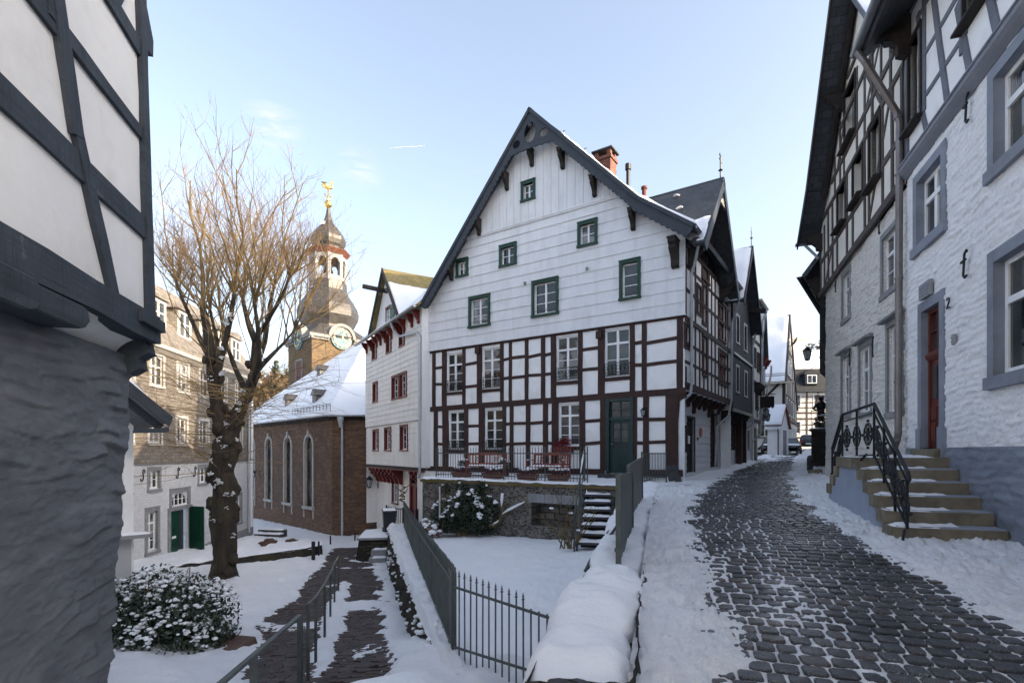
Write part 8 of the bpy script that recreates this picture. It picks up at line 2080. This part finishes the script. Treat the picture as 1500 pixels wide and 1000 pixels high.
# low wall with snowy bank in front of the church --------------------------------------
LW = [(-14.0, 15.8), (-12.3, 17.3), (-10.9, 18.8), (-9.6, 20.3), (-8.45, 21.5), (-8.05, 22.3)]
def bank_wall():
    t = thing('low_stone_wall', 'low dark curved drystone wall holding the snowy bank before the church', 'wall', (-10, 19.5, -4.6), 0)
    S_ = [0]
    for a, b in zip(LW, LW[1:]): S_.append(S_[-1]+math.hypot(b[0]-a[0], b[1]-a[1]))
    def pt(s): return (interp(list(zip(S_, [q[0] for q in LW])), s), interp(list(zip(S_, [q[1] for q in LW])), s))
    b = MB()
    def fn(a, c):
        x, y = pt(lerp(0, S_[-1], a)); z = lerp(-5.2, -3.93, c); k = .06*fbm(x, y, z*2, 2.2, 3)+.04*fbm(x*3, y*3, z*5, 2, 3); return (x+.6*k+.10*(1-c), y-.7*k-.10*(1-c), z)
    b.grid(120, 16, fn); b.build('stone_face', RUBBLEWALL, t, smooth=True)
    s = MB()
    back = [(-15.0, 18), (-15.2, 22), (-15.5, 26), (-15.8, 31.2), (-13.5, 30.5), (-10.6, 29.0)]
    def fs(a, c):
        x, y = pt(lerp(0, S_[-1], a)); i = a*5; k = min(4, int(i)); bx, by = lerp(back[k][0], back[k+1][0], i-k), lerp(back[k][1], back[k+1][1], i-k)
        X, Y = lerp(x, bx, c), lerp(y, by, c); e = sm(0, .04, c)
        pth = sm(.35, .15, abs((X+11.6)+.35*(Y-24)+.5*fbm(Y, 0, 0, .4, 2))-.25)
        return (X, Y, lerp(-3.90, -5.0, c**1.1)+.06*e-.05*(1-e)+.10*fbm(X, Y, 1, .6, 3)+.05*fbm(X, Y, 4, 2.5, 3)-.08*pth)
    s.grid(90, 60, fs); s.build('snow_cover', SNOW, t, smooth=True)
    return pt, S_
bank_wall()
for (px, py, Y, r, sq, lab) in ((393, 795, 24.2, .30, (1.3, .8, .6), 'reddish-brown stone lump lying on the snowy bank, larger of two'), (427, 793, 24.6, .24, (1.3, .8, .55), 'small dark stone lump lying on the snowy bank, smaller of two')):
    rock('rock', lab, at(px, py, Y), r, sq, 'stones on the snowy bank', surf('brown_rock', (.05, .03, .022), (.11, .065, .05), 4, .9, .8, 10, .03) if 'brown_rock' not in MATS else MATS['brown_rock'])
f = Fr(*at(368, 662, 30.4)[:2], .97, -.2)
t = thing('church_steps', 'three low snow-covered steps between the mansion corner and the church', 'steps', f(.8, .5, -5.1), f.ang)
for i in range(3):
    b = MB(f); b.box(-.1, 1.7-.1*i, .35*i, .35*i+.5, -5.4, -4.98+.2*i); st = b.build('step', ROCK, t, bevel=.01); s = MB(f); s.snow([(-.1, .35*i+.02, -4.978+.2*i), (1.68-.1*i, .35*i+.02, -4.978+.2*i), (1.68-.1*i, .35*i+.5, -4.978+.2*i), (-.1, .35*i+.5, -4.978+.2*i)], 16, 6, .12, .3, 2, i, .05); s.build('step_snow', SNOW, st, smooth=True)
for (px, py, Y, h, lab) in ((459, 832, 20.6, 1.05, 'taller dark post at the right end of the low curved wall'), (467, 826, 21.8, .95, 'shorter dark post just right of the low curved wall'), (484, 806, 26.5, .75, 'thin post before the church corner'), (520, 798, 28.5, .70, 'thin post before the church downpipe')):
    p = at(px, py, Y); b = MB(); b.bar((p[0], p[1], p[2]-.3), (p[0], p[1], p[2]+h), .11 if h > 1 else .06, .11 if h > 1 else .06); o = b.build('post', IRON if h < 1 else DKWOOD); tag(o, lab, 'post')
p = at(183, 662, 1)
b = MB(); X, Y, z = -4.75, 8.6, low_z(-4.75, 8.6)
b.hexa([(X-.55, Y-.25, z-.1), (X+.35, Y-.3, z-.1), (X+.45, Y+.35, z-.1), (X-.35, Y+.4, z-.1)], [(X-.5, Y-.22, z+.10), (X+.3, Y-.26, z+.06), (X+.42, Y+.3, z+.09), (X-.3, Y+.36, z+.13)]); o = b.build('stone_slab', surf('brown_slab', (.075, .045, .036), (.12, .075, .06), 3, .8, .5, 20, .006), bevel=.02); tag(o, 'flat reddish-brown slab step by the hedge beside the path', 'stone slab')
# ------------------------------------------------------------------ trees and shrubs
def big_tree():
    X, Y, z0 = -8.45, 15.6, -4.0
    t = thing('bare_tree', 'tall bare pollarded linden with knobbly snow-flecked trunk and fine upright twigs', 'tree', (X, Y, z0))
    rn = random.Random(4)
    P = lambda px, py, dy=0.: at(px, py, Y+dy)
    b = MB()
    def limb(pts, rad, n=12, knob=.0, sub=3):
        """tube through points with lumps"""
        Q, Rr = [], []
        for i in range(len(pts)-1):
            for k in range(sub):
                u = k/sub; Q.append(Vector(pts[i]).lerp(Vector(pts[i+1]), u)); Rr.append(lerp(rad[i], rad[i+1], u))
        Q.append(Vector(pts[-1])); Rr.append(rad[-1])
        st = len(b.v); b.tube([tuple(q) for q in Q], Rr, n)
        if knob:
            for i in range(st, len(b.v)):
                v = Vector(b.v[i]); k_ = min(range(len(Q)), key=lambda j: (Q[j]-v).length_squared); d = v-Q[k_]
                s_ = 1+knob*fbm(v.x, v.y, v.z, 1.6, 4)+knob*.5*abs(nz(v.x, v.y, v.z, 4.5))
                b.v[i] = tuple(Q[k_]+d*s_)
    trunk = [P(327, 905), P(328, 850), P(330, 800), P(327, 750), P(330, 712), P(324, 690), P(332, 660), P(334, 640)]
    limb(trunk, [.46, .35, .31, .33, .30, .34, .34, .29], 18, .24, 6)
    forks = [([P(334, 648), P(318, 600, -.1), P(312, 560, -.2), P(310, 520, -.3), P(303, 480, -.3), P(297, 450, -.4)], [.36, .27, .23, .20, .15, .11]),
             ([P(334, 650), P(347, 610, .1), P(361, 580, .2), P(374, 548, .3), P(374, 500, .3), P(363, 470, .3), P(356, 440, .2)], [.36, .27, .23, .20, .14, .10, .08]),
             ([P(312, 580, -.1), P(323, 530, -.5), P(337, 470, -.8), P(343, 430, -1.0)], [.16, .12, .10, .07]),
             ([P(374, 540, .3), P(388, 500, .6), P(395, 450, .8), P(401, 420, .9)], [.14, .11, .085, .065]),
             ([P(373, 545, .3), P(396, 522, .2), P(418, 500, .3), P(432, 482, .5)], [.12, .08, .055, .035]),
             ([P(310, 530, -.3), P(290, 490, .2), P(268, 440, .4), P(258, 412, .5)], [.13, .09, .065, .05]),
             ([P(361, 575, .2), P(345, 540, .9), P(330, 500, 1.3), P(322, 455, 1.6)], [.14, .10, .08, .06]),
             ([P(372, 500, .3), P(392, 470, -.5), P(415, 430, -.9), P(424, 405, -1.1)], [.11, .08, .06, .045]),
             ([P(312, 600, -.1), P(322, 560, .8), P(318, 500, 1.4), P(308, 455, 1.7)], [.15, .11, .085, .06]),
             ([P(368, 565, .2), P(380, 530, -.9), P(378, 480, -1.5), P(372, 440, -1.7)], [.13, .10, .08, .06])]
    for pts, rad in forks: limb(pts, [r*.72 for r in rad], 9, .20, 4)
    for _ in range(26):
        k = rn.choice(trunk[1:]); a = rn.uniform(0, 6.28); b.ball((k[0]+.29*math.cos(a), k[1]+.29*math.sin(a), k[2]+rn.uniform(-.35, .35)), rn.uniform(.10, .19), 8, 6, (1, 1, 1.2), .35)
    for pts, rad in forks[:2]:
        for i in range(1, 4):
            for _ in range(3): a = rn.uniform(0, 6.28); q = pts[i]; b.ball((q[0]+rad[i]*.9*math.cos(a), q[1]+rad[i]*.9*math.sin(a), q[2]+rn.uniform(-.3, .3)), rn.uniform(.07, .14), 7, 5, (1, 1, 1.2), .35)
    b.build('trunk', BARK, t, smooth=True)
    br = MB(); tw = MB(); tr = MB()
    def shoot(p, d, L, r, lev, up):
        n = 4 if lev < 2 else 3; Q = [Vector(p)]; d = Vector(d).normalized(); rr = [r]
        for k in range(n):
            d = (d+Vector((rn.gauss(0, .15), rn.gauss(0, .15), up*.12+rn.gauss(0, .08)))).normalized(); Q.append(Q[-1]+d*(L/n)); rr.append(r*(1-.72*(k+1)/n))
        tgt = br if lev == 0 else (tw if lev == 1 else tr)
        tgt.tube([tuple(q) for q in Q], rr, 5 if lev == 0 else 3, False)
        if lev >= 3: return
        m = {0: rn.randint(6, 8), 1: rn.randint(4, 6), 2: rn.randint(1, 2)}[lev]
        for _ in range(m):
            f = rn.uniform(.18, .98); k = min(n-1, int(f*n)); q = Q[k].lerp(Q[k+1], f*n-k); dd = (Q[k+1]-Q[k]).normalized()
            s = Vector((rn.gauss(0, 1), rn.gauss(0, 1), rn.gauss(0, .5))).normalized(); e = (dd*.8+s*.80+Vector((0, 0, .15*up))).normalized()
            shoot(q, e, L*rn.uniform(.30, .55), max(.0030, r*.40), lev+1, up)
    # crown: long upright shoots from the pollard heads and along the limbs
    for pts, rad in forks:
        n = len(pts); Lf = 11
        for k in range(Lf):
            f = rn.uniform(.38, 1.) if k > 4 else 1.; i = min(n-2, int(f*(n-1))); q = Vector(pts[i]).lerp(Vector(pts[i+1]), f*(n-1)-i)
            outw = Vector(((q.x-(X+.25))*.26+rn.gauss(0, .50), (q.y-Y)*.2+rn.gauss(0, .45), 1.))
            top = at(0, 262+abs((q.x/q.y*F+CX)-340)*.50+rn.uniform(0, 65), q.y)[2]; L = max(.9, (top-q.z)*rn.uniform(.72, 1.0)); 
            L = min(L, 4.2 if f > .8 else 3.2)
            shoot(q, outw, L, rn.uniform(.014, .026) if f < 1 else .030, 0, 1.)
        # end of the limb grows on
        e = Vector(pts[-1])-Vector(pts[-2]); shoot(pts[-1], e+Vector((0, 0, .6)), min(3.8, max(1.2, at(0, 262, pts[-1][1])[2]-pts[-1][2])), rad[-1]*.6, 0, 1.)
    # lower drooping and level shoots from the trunk
    for _ in range(95):
        k = rn.uniform(0, 1); q = Vector(P(332, 700)).lerp(Vector(P(320, 560)), k) if rn.random() < .55 else Vector(P(340, 640)).lerp(Vector(P(374, 545)), k)
        a = rn.choice((math.pi, 0, math.pi*1.2, -.3, math.pi*.8))+rn.gauss(0, .5); d = Vector((math.cos(a), math.sin(a)*.7, rn.uniform(-.05, .45)))
        shoot(q, d, rn.uniform(1.8, 3.8), rn.uniform(.009, .018), 1, -.02)
    br.build('branches', BRANCH, t); tw.build('twigs', TWIG, t); tr.build('twig_tips', TWIGRED, t)
    # snow caught on the bark
    for _ in range(34):
        s = MB()
        if rn.random() < .55:
            i = rn.randint(1, len(trunk)-2); q = Vector(trunk[i]).lerp(Vector(trunk[i+1]), rn.random()); r = .36
        else:
            pts, rad = rn.choice(forks[:4]); i = rn.randint(0, min(3, len(pts)-2)); q = Vector(pts[i]).lerp(Vector(pts[i+1]), rn.random()); r = rad[i]*.95
        a = rn.uniform(-2.7, -.3); s_ = rn.uniform(.022, .045); r *= .95
        for _k in range(rn.randint(7, 16)): snow_blob(s, (q.x+r*math.cos(a)+rn.gauss(0, .045), q.y+r*math.sin(a), q.z+rn.gauss(0, .04)), s_*rn.uniform(.6, 1.2), .75, 7, 4); s.build('bark_snow', SNOW, t, smooth=True)['kind'] = 'stuff'
big_tree()
def bush(name, label, cat, blobs, n, size, mat, snow_n, snow_r, stems=0, snowmin=.1, grp=None, base=None):
    """leaf clumps and cushions of snow lying on their upper sides; blobs = (centre, radii)"""
    c0 = base or blobs[0][0]
    t = thing(name, label, cat, c0, 0, grp)
    l = MB()
    tot = sum(b[1][0]*b[1][2] for b in blobs)
    for (c, r) in blobs: leaf_clump(l, c, r, int(n*r[0]*r[2]/tot), size, .25, .35)
    l.build('leaves', mat, t)
    s = MB(); 
    for (c, r) in blobs:
        for _ in range(int(snow_n*r[0]*r[2]/tot/5)+1):
            a = RN.uniform(0, 6.283); e = math.acos(RN.uniform(snowmin, 1)); k = RN.uniform(.88, 1.03); w = RN.uniform(.5, 1.6)
            for _ in range(RN.randint(3, 8)):
                a2 = a+RN.gauss(0, .13)*w/max(.35, math.sin(e)); e2 = max(0, e+RN.gauss(0, .13)*w); kk = k*RN.uniform(.96, 1.03)
                p = (c[0]+r[0]*kk*math.sin(e2)*math.cos(a2), c[1]+r[1]*kk*math.sin(e2)*math.sin(a2), c[2]+r[2]*kk*math.cos(e2)+.008)
                snow_blob(s, p, snow_r*RN.uniform(.35, 1.05), .55, 7, 4)
    o = s.build('leaf_snow', SNOW, t, smooth=True); o['kind'] = 'stuff'
    if stems:
        q = MB()
        for (c, r) in blobs[:stems]:
            for _ in range(5): q.tube([(c[0]+RN.gauss(0, .08), c[1]+RN.gauss(0, .08), c0[2]-.3), (c[0]+RN.gauss(0, .2)*r[0], c[1], c[2]), (c[0]+RN.gauss(0, .6)*r[0], c[1]+RN.gauss(0, .5)*r[1], c[2]+r[2]*.9)], [.03, .02, .006], 5)
        q.build('stems', BRANCH, t)
    return t
# hedge below the tree
hz = -3.5
bush('hedge', 'dark evergreen hedge heaped with snow at lower left, beside the grey rubble corner', 'hedge',
     [((-6.5, 9.0, -2.85), (.55, .7, .72)), ((-6.0, 8.9, -2.72), (.6, .7, .80)), ((-5.5, 8.8, -2.80), (.55, .65, .78)), ((-5.05, 8.75, -2.82), (.45, .6, .72)), ((-6.2, 8.5, -3.25), (.7, .7, .75)), ((-5.4, 8.45, -3.2), (.7, .65, .75)), ((-5.0, 8.6, -3.25), (.45, .5, .6)), ((-6.9, 9.0, -3.0), (.5, .6, .8))],
     15000, .044, LEAF, 820, .048, 3, .40, base=(-5.8, 8.8, -3.5))
# camellia against the terrace wall
ct = lambda px, py, dy: T(T.U(px, dy), -dy, T.pix(px, py, dy)[1])
bush('evergreen_shrub', 'big dark glossy evergreen shrub flecked with snow against the terrace wall', 'shrub',
     [(ct(683, 745, .55), (.62, .5, .75)), (ct(672, 760, .6), (.7, .5, .5)), (ct(700, 760, .5), (.5, .45, .5)), (ct(690, 728, .45), (.5, .4, .45)), (ct(650, 752, .6), (.45, .45, .55)), (ct(645, 768, .7), (.4, .4, .35)), (ct(716, 752, .35), (.35, .3, .6))],
     9000, .05, LEAF, 190, .075, 2, .0, base=ct(680, 775, .5))
bush('hydrangea', 'low snow-loaded hydrangea with a few brown leaves by the end of the long fence', 'shrub', [(ct(627, 775, 1.2), (.42, .4, .34)), (ct(634, 783, 1.3), (.3, .3, .25))], 260, .06, surf('brown_leaf', (.10, .045, .025), (.17, .08, .045), 6, .8, .2), 60, .11, 1, .1, base=ct(630, 788, 1.2))
bush('hanging_foliage', 'dark ivy spray hanging over the terrace coping above the shrub', 'ivy', [(ct(706, 712, .12), (.25, .12, .2)), (ct(676, 712, .15), (.35, .12, .16)), (ct(652, 716, .12), (.2, .1, .2))], 500, .045, LEAF, 26, .05, 0, .2, base=ct(680, 716, .1))
t = thing('espalier_branch', 'old bare espalier branch with snow along its top, trained on the terrace wall', 'plant', ct(733, 772, .3), 0)
b = MB(); A = [ct(703, 772, .35), ct(722, 770, .35), ct(731, 764, .33), ct(736, 754, .3), ct(745, 748, .25), ct(757, 742, .2), ct(769, 736, .15)]
b.tube(A, [.07, .06, .055, .05, .04, .03, .015], 7); b.tube([A[3], ct(736, 740, .25), ct(735, 726, .2)], [.04, .03, .03], 6); b.tube([A[4], ct(742, 740, .2), ct(755, 735, .1)], [.03, .02, .01], 5); b.tube([A[5], ct(763, 742, .2), ct(768, 744, .1)], [.02, .015, .008], 5); b.tube([A[0], ct(703, 750, .3), ct(706, 725, .2)], [.05, .035, .02], 6)
for k in range(14): q = Vector(RN.choice(A[2:])); b.tube([tuple(q), tuple(q+Vector((RN.gauss(0, .12), -.03, RN.uniform(.05, .22))))], [.012, .004], 4)
b.build('branch', BRANCH, t, smooth=True)
s = MB(); up = lambda q, d=.04: tuple(Vector(q)+Vector((0, -.01, d)))
s.tube([up(q) for q in A[:3]], [.03, .06, .04], 6); s.build('branch_snow', SNOW, t, smooth=True)
s = MB(); s.tube([up(q) for q in A[3:]], [.03, .05, .05, .02], 6); s.build('branch_snow', SNOW, t, smooth=True)
s = MB(); s.tube([ct(735, 742, .26), ct(735, 732, .24), ct(736, 722, .2)], [.02, .05, .05], 7); s.build('branch_snow', SNOW, t, smooth=True)
t = thing('bare_shrub', 'bare many-stemmed shrub in the snow before the dark terrace niche', 'shrub', at(833, 800, 14.0), 0)
b = MB(); c0 = Vector(at(833, 803, 13.9))
for k in range(15):
    a = (k/14-.5)*1.5+RN.gauss(0, .08); L = RN.uniform(.75, 1.5); d = Vector((math.sin(a), RN.gauss(0, .25), math.cos(a)))
    p1 = c0+Vector((RN.gauss(0, .1), 0, 0)); p2 = p1+d*L*.5+Vector((0, 0, .1)); p3 = p1+d*L+Vector((RN.gauss(0, .1), 0, .05)); b.tube([tuple(p1), tuple(p2), tuple(p3)], [.020, .014, .005], 5)
    for _ in range(3): q = p2.lerp(p3, RN.random()); b.tube([tuple(q), tuple(q+Vector((RN.gauss(0, .16), RN.gauss(0, .1), RN.uniform(.05, .3))))], [.007, .003], 4)
b.build('stems', BRANCH, t)
for px, py in ((808, 744), (836, 751), (847, 776)): s = MB(); snow_blob(s, at(px, py, 13.8), .07, .4); s.build('stem_snow', SNOW, t, smooth=True)
t = thing('young_sapling', 'thin young sapling tied upright in the garden before the evergreen shrub', 'sapling', ct(648, 778, 1.0), 0)
b = MB(); b.tube([ct(648, 779, 1.0), ct(649, 745, 1.0), ct(651, 715, 1.0)], [.02, .016, .01], 5)
for k in range(5): q = Vector(ct(650, 742-6*k, 1.0)); b.tube([tuple(q), tuple(q+Vector((RN.gauss(0, .12), 0, .18)))], [.008, .003], 4)
b.build('stem', BRANCH, t); MB().tube([ct(644, 760, 1.02), ct(644, 712, 1.02)], .028, 6).build('stake', surf('pale_stake', (.4, .4, .42), (.5, .5, .52), 4, .8), t)

# wood on the hill behind, seen in two gaps ------------------------------------------------
def far_wood():
    for i in range(26):
        px = 372+i*2.6+RN.uniform(-3, 3); Y = RN.uniform(88, 120); con = i in (12, 13, 16, 19); p = at(px, 600, Y); h = RN.uniform(9, 13) if con else RN.uniform(6, 10); z = at(0, RN.uniform(575, 590), Y)[2]-h*.45
        t = thing('conifer' if con else 'bare_hill_tree', 'dark conifer among brown trees on the hillside behind the church' if con else 'brown leafless tree in the wood on the hillside behind the church', 'tree', (p[0], p[1], z), 0, 'conifers on the hillside' if con else 'brown trees on the hillside')
        l = MB()
        if con:
            for k in range(9): f = k/9; leaf_clump(l, (p[0], p[1], z+h*(.15+.85*f)), (h*.24*(1-f)+.1, h*.24*(1-f)+.1, h*.07), 26, .5, .1, .3)
        else: leaf_clump(l, (p[0], p[1], z+h*.6), (h*.36, h*.36, h*.42), 170, .45, .3, .2)
        l.build('crown', LEAF2 if con else surf('brown_crown', (.09, .06, .035), (.16, .105, .055), 3, .9, .2) if 'brown_crown' not in MATS or con else MATS['brown_crown'], t)
        b = MB(); b.tube([(p[0], p[1], z-4), (p[0], p[1], z+h*.7)], [.3, .1], 6); b.build('trunk', BARK, t)
    for i in range(9):
        px = 1158+i*6+RN.uniform(-2, 2); Y = RN.uniform(85, 100); p = at(px, 600, Y); h = RN.uniform(8, 11); z = at(0, 506+RN.uniform(-6, 8), Y)[2]-h*.9
        t = thing('bare_hill_tree', 'brown leafless tree above the snowy mansard roof at the street end', 'tree', (p[0], p[1], z), 0, 'trees beyond the street end'); l = MB(); leaf_clump(l, (p[0], p[1], z+h*.6), (h*.34, h*.34, h*.4), 150, .42, .3, .2); l.build('crown', MATS['brown_crown'], t)
        b = MB(); b.tube([(p[0], p[1], z-6), (p[0], p[1], z+h*.7)], [.3, .1], 6); b.build('trunk', BARK, t)
far_wood()
b = MB(Fr(*at(500, 662, 900)[:2], 1, 0)); a0, a1 = at(568, 217, 900), at(622, 214, 900)
b = MB(); b.tube([a0, tuple(Vector(a0).lerp(Vector(a1), .5)), a1], [.1, .5, .35], 8); o = b.build('contrail', surf('vapour', (.9, .9, .92), (.95, .95, .96), 2, 1, 0)); struct(o)
# ------------------------------------------------------------------ world, sun, camera
def sky():
    w = bpy.data.worlds.new('World'); SC.world = w; w.use_nodes = True
    n, l = w.node_tree.nodes, w.node_tree.links
    bg = n['Background']; s = n.new('ShaderNodeTexSky'); s.sky_type = 'NISHITA'; s.sun_disc = False
    s.sun_elevation = SUN_EL; s.sun_rotation = math.atan2(SUN_AZ[0], SUN_AZ[1]); s.altitude = 400; s.air_density = 1.0; s.dust_density = SKY_DUST; s.ozone_density = 1.0
    hs = n.new('ShaderNodeHueSaturation'); hs.inputs['Saturation'].default_value = SKY_SAT; l.new(s.outputs[0], hs.inputs['Color'])
    # faint streaks of high cloud
    tc = n.new('ShaderNodeTexCoord'); last = hs.outputs[0]
    for (px, py, rad, rot, st, amt) in ((400, 185, .055, 1.0, (6, 1.2, 60), .85), (525, 248, .05, .25, (6, 1.2, 60), .7), (700, 330, .20, .2, (5, 1., 40), .06)):
        d = Vector(((px-CX)/F, 1, (H-py)/F)).normalized()
        dt = n.new('ShaderNodeVectorMath'); dt.operation = 'DISTANCE'; l.new(tc.outputs['Generated'], dt.inputs[0]); dt.inputs[1].default_value = d
        mr = n.new('ShaderNodeMapRange'); mr.interpolation_type = 'SMOOTHSTEP'; l.new(dt.outputs['Value'], mr.inputs[0]); mr.inputs[1].default_value = rad; mr.inputs[2].default_value = 0.; mr.inputs[3].default_value = 0; mr.inputs[4].default_value = 1
        mp = n.new('ShaderNodeMapping'); mp.inputs['Rotation'].default_value = (0, rot, 0); mp.inputs['Scale'].default_value = (14, 14, 60); l.new(tc.outputs['Generated'], mp.inputs[0])
        nt = n.new('ShaderNodeTexNoise'); nt.inputs['Scale'].default_value = 1.0; nt.inputs['Detail'].default_value = 7; nt.inputs['Roughness'].default_value = .62; nt.inputs['Distortion'].default_value = .8; l.new(mp.outputs[0], nt.inputs[0])
        rp = n.new('ShaderNodeMapRange'); l.new(nt.outputs['Fac'], rp.inputs[0]); rp.inputs[1].default_value = .44; rp.inputs[2].default_value = .70; rp.inputs[4].default_value = amt
        mu = n.new('ShaderNodeMath'); mu.operation = 'MULTIPLY'; l.new(mr.outputs[0], mu.inputs[0]); l.new(rp.outputs[0], mu.inputs[1])
        mx = n.new('ShaderNodeMix'); mx.data_type = 'RGBA'; l.new(mu.outputs[0], mx.inputs[0]); l.new(last, mx.inputs[6]); mx.inputs[7].default_value = (2.2, 2.2, 2.25, 1); last = mx.outputs[2]
    l.new(last, bg.inputs[0]); bg.inputs[1].default_value = SKY_STR
    L = bpy.data.lights.new('sun', 'SUN'); L.energy = SUN_STR; L.angle = math.radians(.5); L.color = (1., .80, .56)
    o = bpy.data.objects.new('sun', L); COL.objects.link(o)
    d = Vector((SUN_AZ[0]*math.cos(SUN_EL), SUN_AZ[1]*math.cos(SUN_EL), math.sin(SUN_EL)))
    o.rotation_euler = d.to_track_quat('Z', 'Y').to_euler(); o.location = (20, -10, 40)
    c = bpy.data.cameras.new('camera'); c.sensor_fit = 'HORIZONTAL'; c.sensor_width = 36; c.lens = F/1500*36; c.shift_y = (H-500)/1500; c.clip_start = .1; c.clip_end = 20000
    co = bpy.data.objects.new('camera', c); COL.objects.link(co); co.location = (0, 0, 0); co.rotation_euler = (math.pi/2, 0, 0); SC.camera = co
    v = SC.view_settings; v.view_transform = 'Standard'; v.look = 'None'; v.exposure = EXPOSURE; v.gamma = 1
    SC.cycles.max_bounces = 6; SC.cycles.diffuse_bounces = 4; SC.cycles.glossy_bounces = 3; SC.cycles.transparent_max_bounces = 8
    SC.cycles.use_denoising = True
SKY_STR, SKY_DUST, SUN_STR, EXPOSURE, SKY_SAT = .15, 6.0, 2.3, 1.74, .76
sky()
